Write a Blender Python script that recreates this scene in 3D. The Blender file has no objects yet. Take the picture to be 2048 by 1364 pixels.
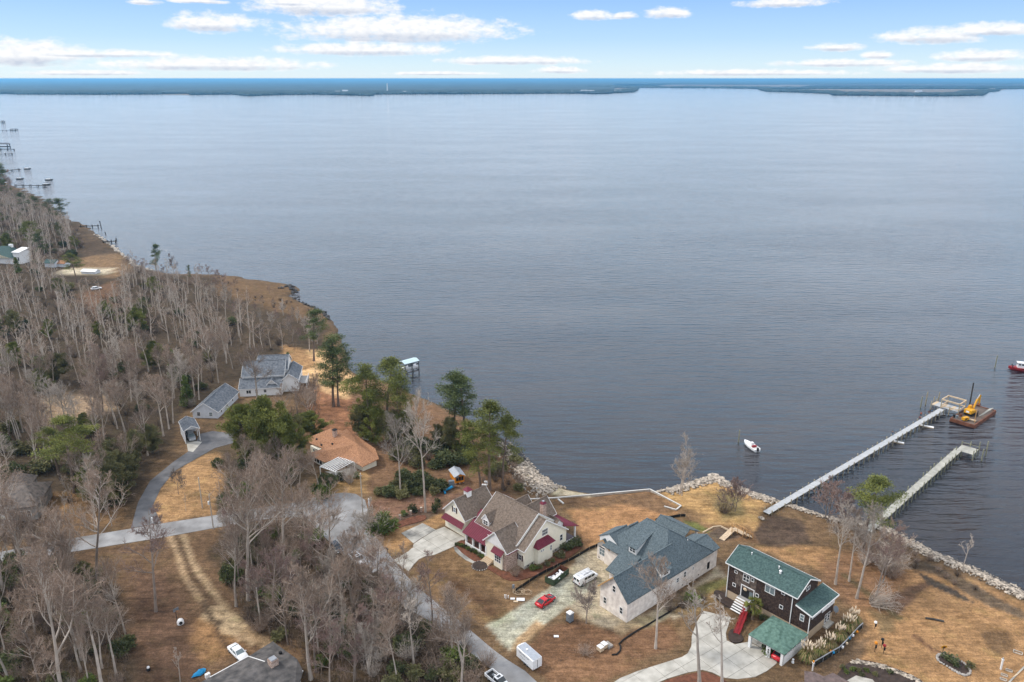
import bpy, math, random
import numpy as np
from mathutils import Vector, Matrix, noise as mnoise

sc = bpy.context.scene
COL = sc.collection
R = math.radians
rnd = random.Random(11)

# ------------------------------------------------------------------ camera, light, exposure
FPX = 1593.0                       # focal length in pixels of the 2048 px wide photograph (28 mm equivalent)
PITCH = math.atan(525 / FPX)
CAMZ = 111.5
LAND = 1.5
cam_data = bpy.data.cameras.new('camera')
cam = bpy.data.objects.new('camera', cam_data)
COL.objects.link(cam)
cam.location = (0, 0, CAMZ)
cam.rotation_euler = (math.pi / 2 - PITCH, 0, 0)
cam_data.sensor_width = 36
cam_data.lens = 36 * FPX / 2048
cam_data.clip_start = 1
cam_data.clip_end = 400000
sc.camera = cam

SUN_EL, SUN_AZ = R(48), R(-78)     # azimuth measured from +Y towards +X : the sun stands beyond the water, a little to the left
sun_dir = Vector((math.sin(SUN_AZ) * math.cos(SUN_EL), math.cos(SUN_AZ) * math.cos(SUN_EL), math.sin(SUN_EL)))
sl = bpy.data.lights.new('sun', 'SUN')
sun = bpy.data.objects.new('sun', sl)
COL.objects.link(sun)
sl.energy = SUN_E = 1.3
sl.angle = R(9)
sl.color = (1.0, 0.95, 0.88)
sun.rotation_euler = (-sun_dir).to_track_quat('-Z', 'Y').to_euler()

vs = sc.view_settings
vs.view_transform = 'Standard'
vs.look = 'None'
vs.gamma = 1
vs.use_curve_mapping = False
vs.exposure = EXPOSURE = 1.0
sc.render.engine = 'CYCLES'
sc.cycles.use_denoising = True
try:
    sc.cycles.denoiser = 'OPENIMAGEDENOISE'
    sc.cycles.denoising_input_passes = 'RGB_ALBEDO_NORMAL'
except Exception:
    pass
sc.cycles.max_bounces = 5
sc.cycles.diffuse_bounces = 2
sc.cycles.glossy_bounces = 3
sc.cycles.transmission_bounces = 2
sc.cycles.transparent_max_bounces = 4
sc.cycles.volume_bounces = 0
sc.cycles.caustics_reflective = False
sc.cycles.caustics_refractive = False
sc.cycles.sample_clamp_indirect = 4
sc.cycles.sample_clamp_direct = 1.6


def ray(x, y):
    """direction through a pixel of the photograph"""
    c, s = math.cos(PITCH), math.sin(PITCH)
    dx, dy = x - 1024, y - 682
    return Vector((dx, FPX * c - dy * s, -(FPX * s + dy * c)))


def P(x, y, z=LAND):
    """the place at height z that a pixel of the photograph shows"""
    d = ray(x, y)
    t = (z - CAMZ) / d.z
    return Vector((d.x * t, d.y * t, z))


def height_over(bx, by, ty, z=LAND):
    """height of an upright thing standing at pixel (bx, by) whose top shows at row ty"""
    b = P(bx, by, z)
    c, s = math.cos(PITCH), math.sin(PITCH)
    k = (ty - 682) / FPX
    # (-(Z c) - Y s) / (Y c - Z s) = k
    Z = -b.y * (s + k * c) / (c - k * s)
    return Z + CAMZ - z


# ------------------------------------------------------------------ mesh building
class MB:
    def __init__(self):
        self.v = []
        self.f = []
        self.m = []
        self.cur = 0

    def add(self, vs, fs):
        n = len(self.v)
        self.v.extend(tuple(p) for p in vs)
        self.f.extend(tuple(i + n for i in f) for f in fs)
        self.m.extend([self.cur] * len(fs))
        return self

    def box(self, x0, x1, y0, y1, z0, z1):
        return self.add([(x0, y0, z0), (x1, y0, z0), (x1, y1, z0), (x0, y1, z0), (x0, y0, z1), (x1, y0, z1), (x1, y1, z1), (x0, y1, z1)],
                        [(0, 3, 2, 1), (4, 5, 6, 7), (0, 1, 5, 4), (1, 2, 6, 5), (2, 3, 7, 6), (3, 0, 4, 7)])

    def cbox(self, c, s, rz=0.0):
        x, y, z = s[0] / 2, s[1] / 2, s[2] / 2
        cr, sr = math.cos(rz), math.sin(rz)
        pts = [(-x, -y, -z), (x, -y, -z), (x, y, -z), (-x, y, -z), (-x, -y, z), (x, -y, z), (x, y, z), (-x, y, z)]
        return self.add([(c[0] + a * cr - b * sr, c[1] + a * sr + b * cr, c[2] + d) for a, b, d in pts],
                        [(0, 3, 2, 1), (4, 5, 6, 7), (0, 1, 5, 4), (1, 2, 6, 5), (2, 3, 7, 6), (3, 0, 4, 7)])

    def poly(self, pts):
        return self.add(pts, [tuple(range(len(pts)))])

    def slab(self, pts, t, d=(0, 0, -1)):
        """a plate: polygon pts and the same polygon moved by d*t"""
        n = len(pts)
        low = [(p[0] + d[0] * t, p[1] + d[1] * t, p[2] + d[2] * t) for p in pts]
        fs = [tuple(range(n)), tuple(range(2 * n - 1, n - 1, -1))]
        fs += [(i, i + n, (i + 1) % n + n, (i + 1) % n) for i in range(n)]
        return self.add(list(pts) + low, fs)

    def prism(self, pts, z0, z1):
        return self.slab([(p[0], p[1], z1) for p in pts], z1 - z0)

    def tube(self, pts, rad, n=6, cap=True):
        pts = [Vector(p) for p in pts]
        if not isinstance(rad, (list, tuple)):
            rad = [rad] * len(pts)
        vs, fs = [], []
        prev = None
        for i, p in enumerate(pts):
            d = (pts[min(i + 1, len(pts) - 1)] - pts[max(i - 1, 0)])
            if d.length < 1e-9:
                d = Vector((0, 0, 1))
            d.normalize()
            a = prev if prev is not None else (Vector((1, 0, 0)) if abs(d.x) < .9 else Vector((0, 1, 0)))
            a = (a - d * a.dot(d))
            if a.length < 1e-6:
                a = d.orthogonal()
            a.normalize()
            prev = a
            b = d.cross(a)
            for k in range(n):
                w = 2 * math.pi * k / n
                vs.append(p + (a * math.cos(w) + b * math.sin(w)) * rad[i])
        for i in range(len(pts) - 1):
            for k in range(n):
                k2 = (k + 1) % n
                fs.append((i * n + k, i * n + k2, (i + 1) * n + k2, (i + 1) * n + k))
        if cap:
            fs.append(tuple(range(n - 1, -1, -1)))
            fs.append(tuple((len(pts) - 1) * n + k for k in range(n)))
        return self.add(vs, fs)

    def beam(self, a, b, w, h):
        """a square bar from a to b"""
        a, b = Vector(a), Vector(b)
        d = (b - a)
        d.normalize()
        s = d.cross(Vector((0, 0, 1)))
        s = Vector((1, 0, 0)) if s.length < 1e-6 else s.normalized()
        u = s.cross(d)
        vs = []
        for p in (a, b):
            for (i, j) in ((-1, -1), (1, -1), (1, 1), (-1, 1)):
                vs.append(p + s * (w / 2 * i) + u * (h / 2 * j))
        return self.add(vs, [(0, 1, 2, 3), (7, 6, 5, 4), (0, 4, 5, 1), (1, 5, 6, 2), (2, 6, 7, 3), (3, 7, 4, 0)])

    def lathe(self, prof, n=10, c=(0, 0, 0), sx=1, sy=1):
        vs, fs = [], []
        for (r, z) in prof:
            for k in range(n):
                w = 2 * math.pi * k / n
                vs.append((c[0] + r * math.cos(w) * sx, c[1] + r * math.sin(w) * sy, c[2] + z))
        for i in range(len(prof) - 1):
            for k in range(n):
                k2 = (k + 1) % n
                fs.append((i * n + k, i * n + k2, (i + 1) * n + k2, (i + 1) * n + k))
        fs.append(tuple(range(n - 1, -1, -1)))
        fs.append(tuple((len(prof) - 1) * n + k for k in range(n)))
        return self.add(vs, fs)

    def loft(self, secs, close=True):
        """secs: equal-length rings of points"""
        n = len(secs[0])
        vs = [p for s in secs for p in s]
        fs = []
        for i in range(len(secs) - 1):
            for k in range(n):
                k2 = (k + 1) % n
                fs.append((i * n + k, i * n + k2, (i + 1) * n + k2, (i + 1) * n + k))
        if close:
            fs.append(tuple(range(n - 1, -1, -1)))
            fs.append(tuple((len(secs) - 1) * n + k for k in range(n)))
        return self.add(vs, fs)

    def rock(self, c, r, rg, flat=.7):
        """a twelve-cornered uneven stone"""
        t = (1 + 5 ** .5) / 2
        base = [(-1, t, 0), (1, t, 0), (-1, -t, 0), (1, -t, 0), (0, -1, t), (0, 1, t), (0, -1, -t), (0, 1, -t), (t, 0, -1), (t, 0, 1), (-t, 0, -1), (-t, 0, 1)]
        q = Matrix.Rotation(rg.uniform(0, 6.28), 3, 'Z') @ Matrix.Rotation(rg.uniform(-.6, .6), 3, 'X')
        sx, sy, sz = rg.uniform(.7, 1.35), rg.uniform(.7, 1.2), flat * rg.uniform(.6, 1.1)
        vs = []
        for b in base:
            p = Vector(b) / 1.9 * r * rg.uniform(.72, 1.15)
            p = q @ Vector((p.x * sx, p.y * sy, p.z * sz))
            vs.append((c[0] + p.x, c[1] + p.y, c[2] + p.z))
        fs = [(0, 11, 5), (0, 5, 1), (0, 1, 7), (0, 7, 10), (0, 10, 11), (1, 5, 9), (5, 11, 4), (11, 10, 2), (10, 7, 6), (7, 1, 8),
              (3, 9, 4), (3, 4, 2), (3, 2, 6), (3, 6, 8), (3, 8, 9), (4, 9, 5), (2, 4, 11), (6, 2, 10), (8, 6, 7), (9, 8, 1)]
        return self.add(vs, fs)

    def mesh(self, name, mats, smooth=False):
        me = bpy.data.meshes.new(name)
        me.from_pydata(self.v, [], self.f)
        if not isinstance(mats, (list, tuple)):
            mats = [mats]
        for m in mats:
            me.materials.append(m)
        if len(mats) > 1:
            me.polygons.foreach_set('material_index', self.m)
        if smooth:
            me.polygons.foreach_set('use_smooth', [True] * len(self.f))
        me.update()
        return me

    def build(self, name, mats, parent=None, smooth=False, loc=None):
        o = bpy.data.objects.new(name, self.mesh(name, mats, smooth))
        COL.objects.link(o)
        if parent is not None:
            o.parent = parent
        if loc is not None:
            o.location = loc
        return o


def bx(*a):
    return MB().box(*a)


def tag(o, label=None, cat=None, group=None, kind=None):
    if label:
        o['label'] = label
    if cat:
        o['category'] = cat
    if group:
        o['group'] = group
    if kind:
        o['kind'] = kind
    return o


def thing(name, label, cat, loc=(0, 0, 0), rz=0.0, group=None):
    o = bpy.data.objects.new(name, None)
    COL.objects.link(o)
    o.location = loc
    o.rotation_euler = (0, 0, rz)
    o.empty_display_size = .5
    return tag(o, label, cat, group)


def struct(o):
    o['kind'] = 'structure'
    return o


def inst(name, mesh, parent=None, loc=None, rz=0.0, s=None):
    o = bpy.data.objects.new(name, mesh)
    COL.objects.link(o)
    if parent is not None:
        o.parent = parent
    if loc is not None:
        o.location = loc
    if rz:
        o.rotation_euler = (0, 0, rz)
    if s is not None:
        o.scale = s if isinstance(s, (tuple, list)) else (s, s, s)
    return o


def copy_tree(o, parent=None):
    c = o.copy()
    COL.objects.link(c)
    if parent is not None:
        c.parent = parent
    for ch in o.children:
        copy_tree(ch, c)
    return c


# ------------------------------------------------------------------ materials
def srgb(r, g, b):
    def f(c):
        c /= 255
        return c / 12.92 if c <= .04045 else ((c + .055) / 1.055) ** 2.4
    return (f(r), f(g), f(b))


def mat(name, col, rough=.8, var=.15, scale=2.0, bump=0.0, bscale=None, metal=0.0, spec=.3, obrand=0.0, col2=None, stretch=None, detail=4):
    """diffuse surface whose colour wanders with noise"""
    m = bpy.data.materials.new(name)
    m.use_nodes = True
    nt = m.node_tree
    b = nt.nodes['Principled BSDF']
    b.inputs['Roughness'].default_value = rough
    b.inputs['Metallic'].default_value = metal
    b.inputs['Specular IOR Level'].default_value = spec
    tc = nt.nodes.new('ShaderNodeTexCoord')
    src = tc.outputs['Object']
    if stretch:
        mp = nt.nodes.new('ShaderNodeMapping')
        mp.inputs['Scale'].default_value = stretch
        nt.links.new(src, mp.inputs[0])
        src = mp.outputs[0]
    nz = nt.nodes.new('ShaderNodeTexNoise')
    nz.inputs['Scale'].default_value = scale
    nz.inputs['Detail'].default_value = detail
    nt.links.new(src, nz.inputs['Vector'])
    rp = nt.nodes.new('ShaderNodeValToRGB')
    lo = tuple(max(0, c * (1 - var)) for c in col)
    hi = tuple(min(1, c * (1 + var)) for c in (col2 or col))
    rp.color_ramp.elements[0].position = .3
    rp.color_ramp.elements[1].position = .7
    rp.color_ramp.elements[0].color = (*lo, 1)
    rp.color_ramp.elements[1].color = (*hi, 1)
    nt.links.new(nz.outputs['Fac'], rp.inputs[0])
    out = rp.outputs[0]
    if obrand:
        oi = nt.nodes.new('ShaderNodeObjectInfo')
        mr = nt.nodes.new('ShaderNodeMapRange')
        mr.inputs['To Min'].default_value = 1 - obrand
        mr.inputs['To Max'].default_value = 1 + obrand
        nt.links.new(oi.outputs['Random'], mr.inputs['Value'])
        hs = nt.nodes.new('ShaderNodeHueSaturation')
        nt.links.new(mr.outputs[0], hs.inputs['Value'])
        nt.links.new(out, hs.inputs['Color'])
        out = hs.outputs[0]
    nt.links.new(out, b.inputs['Base Color'])
    if bump:
        n2 = nt.nodes.new('ShaderNodeTexNoise')
        n2.inputs['Scale'].default_value = bscale or scale * 4
        n2.inputs['Detail'].default_value = 3
        nt.links.new(src, n2.inputs['Vector'])
        bp = nt.nodes.new('ShaderNodeBump')
        bp.inputs['Strength'].default_value = min(1, bump)
        bp.inputs['Distance'].default_value = .05
        nt.links.new(n2.outputs['Fac'], bp.inputs['Height'])
        nt.links.new(bp.outputs[0], b.inputs['Normal'])
    return m


def glassy(name, col, rough=.12):
    """window glass seen from outside: dark, mirror-like"""
    m = bpy.data.materials.new(name)
    m.use_nodes = True
    b = m.node_tree.nodes['Principled BSDF']
    b.inputs['Base Color'].default_value = (*col, 1)
    b.inputs['Roughness'].default_value = rough
    b.inputs['Specular IOR Level'].default_value = .6
    return m
# ------------------------------------------------------------------ sky
world = bpy.data.worlds.new('World')
sc.world = world
world.use_nodes = True
nt = world.node_tree
N = nt.nodes
Lk = nt.links
bg = N['Background']
SKY = 0.10
bg.inputs['Strength'].default_value = SKY
sky = N.new('ShaderNodeTexSky')
sky.sky_type = 'NISHITA'
sky.sun_disc = False
sky.sun_elevation = SUN_EL
sky.sun_rotation = SUN_AZ
sky.altitude = 100
sky.air_density = 1.0
sky.dust_density = .3
sky.ozone_density = 3.0


def mth(op, a, b=None, c=None, clamp=False):
    n = N.new('ShaderNodeMath')
    n.operation = op
    n.use_clamp = clamp
    for i, x in enumerate((a, b, c)):
        if x is None:
            continue
        if isinstance(x, (int, float)):
            n.inputs[i].default_value = x
        else:
            Lk.new(x, n.inputs[i])
    return n.outputs[0]


def mixc(f, a, b, mode='MIX'):
    n = N.new('ShaderNodeMix')
    n.data_type = 'RGBA'
    n.blend_type = mode
    for s, x in ((0, f), (6, a), (7, b)):
        if isinstance(x, (int, float)):
            n.inputs[s].default_value = x
        elif isinstance(x, tuple):
            n.inputs[s].default_value = (*x, 1)
        else:
            Lk.new(x, n.inputs[s])
    return n.outputs[2]


def smooth(x, a, b):
    n = N.new('ShaderNodeMapRange')
    n.interpolation_type = 'SMOOTHSTEP'
    n.inputs['From Min'].default_value = a
    n.inputs['From Max'].default_value = b
    Lk.new(x, n.inputs['Value'])
    return n.outputs[0]


tc = N.new('ShaderNodeTexCoord')
sx = N.new('ShaderNodeSeparateXYZ')
Lk.new(tc.outputs['Generated'], sx.inputs[0])
az = mth('ARCTAN2', sx.outputs[0], sx.outputs[1])
el = mth('ARCSINE', sx.outputs[2])

# clear sky: Nishita, blue deepening with height
ram = N.new('ShaderNodeValToRGB')
Lk.new(mth('MULTIPLY', el, 2 / math.pi, clamp=True), ram.inputs[0])
cr_ = ram.color_ramp
SKYSTOPS = [(0.0, (3.73, 4.44, 4.92)), (0.01, (3.17, 4.21, 5.0)), (0.028, (2.14, 3.41, 5.0)), (0.055, (1.39, 2.62, 4.92)), (0.2, (1.35, 2.54, 4.76)), (1.0, (1.19, 2.38, 4.6))]
cr_.elements[0].position = 0
cr_.elements[1].position = 1
while len(cr_.elements) < len(SKYSTOPS):
    cr_.elements.new(.5)
for e, (p_, c_) in zip(cr_.elements, SKYSTOPS):
    e.position = p_
    e.color = (*(x / 12 for x in c_), 1)
grad = mixc(1.0, ram.outputs[0], (12., 12., 12.), 'MULTIPLY')
clear = mixc(.85, sky.outputs[0], grad)

# clouds: flat-bottomed banks low over the horizon, unseen dense cover above, brightened to light the scene
CLOUDS = [  # centre and half size of each bank in photo pixels
    (425, 48, 105, 24), (650, 12, 170, 30), (800, 62, 262, 36), (730, 100, 190, 17), (1030, 122, 170, 11), (60, 110, 130, 34), (215, 108, 160, 10),
    (430, 130, 250, 17), (180, 146, 150, 7), (1120, 141, 60, 9), (1185, 32, 46, 13), (1250, 32, 30, 9), (1335, 27, 52, 14), (1565, 6, 110, 12),
    (1870, 73, 130, 20), (1985, 60, 110, 18), (1672, 95, 62, 11), (1755, 111, 40, 10), (1690, 127, 170, 10), (1960, 113, 110, 15), (1500, 146, 240, 8),
    (1900, 138, 190, 13), (880, 147, 120, 5), (580, 4, 60, 10), (400, 3, 70, 6), (-150, 70, 130, 40), (2300, 60, 200, 26), (290, 4, 40, 8)]
cv = N.new('ShaderNodeCombineXYZ')
Lk.new(mth('MULTIPLY', az, 38), cv.inputs[0])
Lk.new(mth('MULTIPLY', el, 84), cv.inputs[1])


def cnoise(scale, detail, rough=.55, off=0.0):
    n = N.new('ShaderNodeTexNoise')
    n.inputs['Scale'].default_value = scale
    n.inputs['Detail'].default_value = detail
    n.inputs['Roughness'].default_value = rough
    if off:
        a = N.new('ShaderNodeVectorMath')
        a.operation = 'ADD'
        a.inputs[1].default_value = (0, off, 0)
        Lk.new(cv.outputs[0], a.inputs[0])
        Lk.new(a.outputs[0], n.inputs['Vector'])
    else:
        Lk.new(cv.outputs[0], n.inputs['Vector'])
    return n.outputs['Fac']


nzA = cnoise(1.25, 10, .62)
field = None
under = None
for (x, y, hw, hh) in CLOUDS:
    d0 = ray(x, y).normalized()
    d1 = ray(x + hw, y).normalized()
    d2 = ray(x, y - hh).normalized()
    a0 = math.atan2(d0.x, d0.y)
    wa = abs(math.atan2(d1.x, d1.y) - a0)
    e0 = math.asin(d0.z)
    we = abs(math.asin(d2.z) - e0)
    p = mth('MULTIPLY', mth('SUBTRACT', az, a0), 1 / wa)
    q = mth('MULTIPLY', mth('SUBTRACT', el, e0), 1 / we)
    q2 = mth('MULTIPLY', mth('MULTIPLY', q, q), mth('MAXIMUM', mth('SUBTRACT', 1.25, mth('MULTIPLY', q, .35)), .5))   # flatter below
    g = mth('SUBTRACT', 1.0, mth('ADD', mth('MULTIPLY', p, p), q2))
    field = g if field is None else mth('SMOOTH_MAX', field, g, .25)
    u = mth('MULTIPLY', mth('MAXIMUM', g, 0.0), mth('MULTIPLY', q, -1.0))
    under = u if under is None else mth('ADD', under, u)
low = smooth(mth('ADD', mth('MAXIMUM', field, -1.2), mth('MULTIPLY', mth('SUBTRACT', nzA, .5), 2.7)), -.15, .85)
# overhead: noise on a plane at cloud height
inv = mth('DIVIDE', 1.0, mth('ADD', mth('MAXIMUM', sx.outputs[2], 0.0), .09))
pv = N.new('ShaderNodeCombineXYZ')
Lk.new(mth('MULTIPLY', sx.outputs[0], inv), pv.inputs[0])
Lk.new(mth('MULTIPLY', sx.outputs[1], inv), pv.inputs[1])
nh = N.new('ShaderNodeTexNoise')
nh.inputs['Scale'].default_value = .8
nh.inputs['Detail'].default_value = 6
Lk.new(pv.outputs[0], nh.inputs['Vector'])
high = mth('MULTIPLY', smooth(nh.outputs['Fac'], .22, .56), smooth(el, .084, .105))
cover = mth('MAXIMUM', low, mth('MULTIPLY', high, .92))
shade = mth('ADD', mth('MULTIPLY', smooth(under, -.02, .34), .75), mth('MULTIPLY', smooth(cnoise(2.6, 5), .40, .68), .30), clamp=True)
ccol = mixc(shade, (5.3, 5.3, 5.3), (3.1, 3.4, 4.0))
hcol = mixc(smooth(el, .09, .75), (7.5, 8.05, 8.8), (7.2, 7.35, 7.7))
ccol = mixc(high, ccol, hcol)
final = mixc(mth('MULTIPLY', cover, .97), clear, ccol)
Lk.new(final, bg.inputs['Color'])
# ------------------------------------------------------------------ value noise for numpy
def vnoise(x, y, seed=0):
    xi = np.floor(x).astype(np.int64)
    yi = np.floor(y).astype(np.int64)
    fx, fy = x - xi, y - yi
    fx = fx * fx * (3 - 2 * fx)
    fy = fy * fy * (3 - 2 * fy)

    def h(a, b):
        n = (a * 374761393 + b * 668265263 + seed * 1442695041) & 0xFFFFFFFF
        n = ((n ^ (n >> 13)) * 1274126177) & 0xFFFFFFFF
        return ((n ^ (n >> 16)) & 0xFFFF) / 65535.0
    return (h(xi, yi) * (1 - fx) + h(xi + 1, yi) * fx) * (1 - fy) + (h(xi, yi + 1) * (1 - fx) + h(xi + 1, yi + 1) * fx) * fy


def fbm(x, y, seed=0, n=4):
    s, a, t = 0, 1, 0
    for i in range(n):
        s = s + a * vnoise(x * 2 ** i, y * 2 ** i, seed + i)
        t += a
        a *= .5
    return s / t


def pix_poly(pts, z=LAND):
    return [P(x, y, z) for x, y in pts]


def inside(px, py, poly):
    r = np.zeros(px.shape, bool)
    n = len(poly)
    for i in range(n):
        x1, y1 = poly[i][0], poly[i][1]
        x2, y2 = poly[(i + 1) % n][0], poly[(i + 1) % n][1]
        if y1 == y2:
            continue
        c = ((y1 > py) != (y2 > py)) & (px < (x2 - x1) * (py - y1) / (y2 - y1) + x1)
        r ^= c
    return r


def dist_line(px, py, line, closed=False):
    d = np.full(px.shape, 1e9)
    n = len(line)
    for i in range(n if closed else n - 1):
        x1, y1 = line[i][0], line[i][1]
        x2, y2 = line[(i + 1) % n][0], line[(i + 1) % n][1]
        L2 = (x2 - x1) ** 2 + (y2 - y1) ** 2 + 1e-9
        t = np.clip(((px - x1) * (x2 - x1) + (py - y1) * (y2 - y1)) / L2, 0, 1)
        d = np.minimum(d, np.hypot(px - x1 - t * (x2 - x1), py - y1 - t * (y2 - y1)))
    return d


def sdist(px, py, poly):
    d = dist_line(px, py, poly, True)
    return np.where(inside(px, py, poly), d, -d)


# ------------------------------------------------------------------ shoreline (waterline in photo pixels, from the right edge round to the left)
SHORE = [(2300, 1320), (2150, 1240), (2048, 1186), (1960, 1143), (1880, 1110), (1830, 1088), (1790, 1066), (1755, 1048), (1720, 1042), (1680, 1040), (1640, 1028),
         (1590, 1012), (1545, 997), (1500, 984), (1455, 962), (1428, 950), (1400, 960), (1360, 971), (1312, 985), (1290, 978), (1240, 984), (1190, 990), (1160, 984), (1112, 970),
         (1078, 950), (1052, 925), (1035, 907), (1012, 888), (985, 872), (950, 846), (905, 822), (860, 803), (820, 785), (790, 770), (750, 757),
         (715, 750), (700, 742), (692, 715), (684, 680), (668, 645), (645, 622), (605, 606), (592, 600), (578, 592), (600, 580), (592, 571), (550, 565), (528, 562), (498, 560), (470, 552),
         (430, 549), (400, 549), (350, 549), (300, 541), (270, 530), (245, 510), (218, 488), (195, 470), (165, 447), (140, 440), (118, 428), (98, 404),
         (60, 384), (25, 370), (-20, 352), (-140, 320), (-500, 290)]
shore_w = pix_poly(SHORE, 0.0)
LANDPOLY = [(p.x, p.y) for p in shore_w] + [(-1500, 700), (-1500, 20), (300, 20), (300, 60)]

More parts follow.
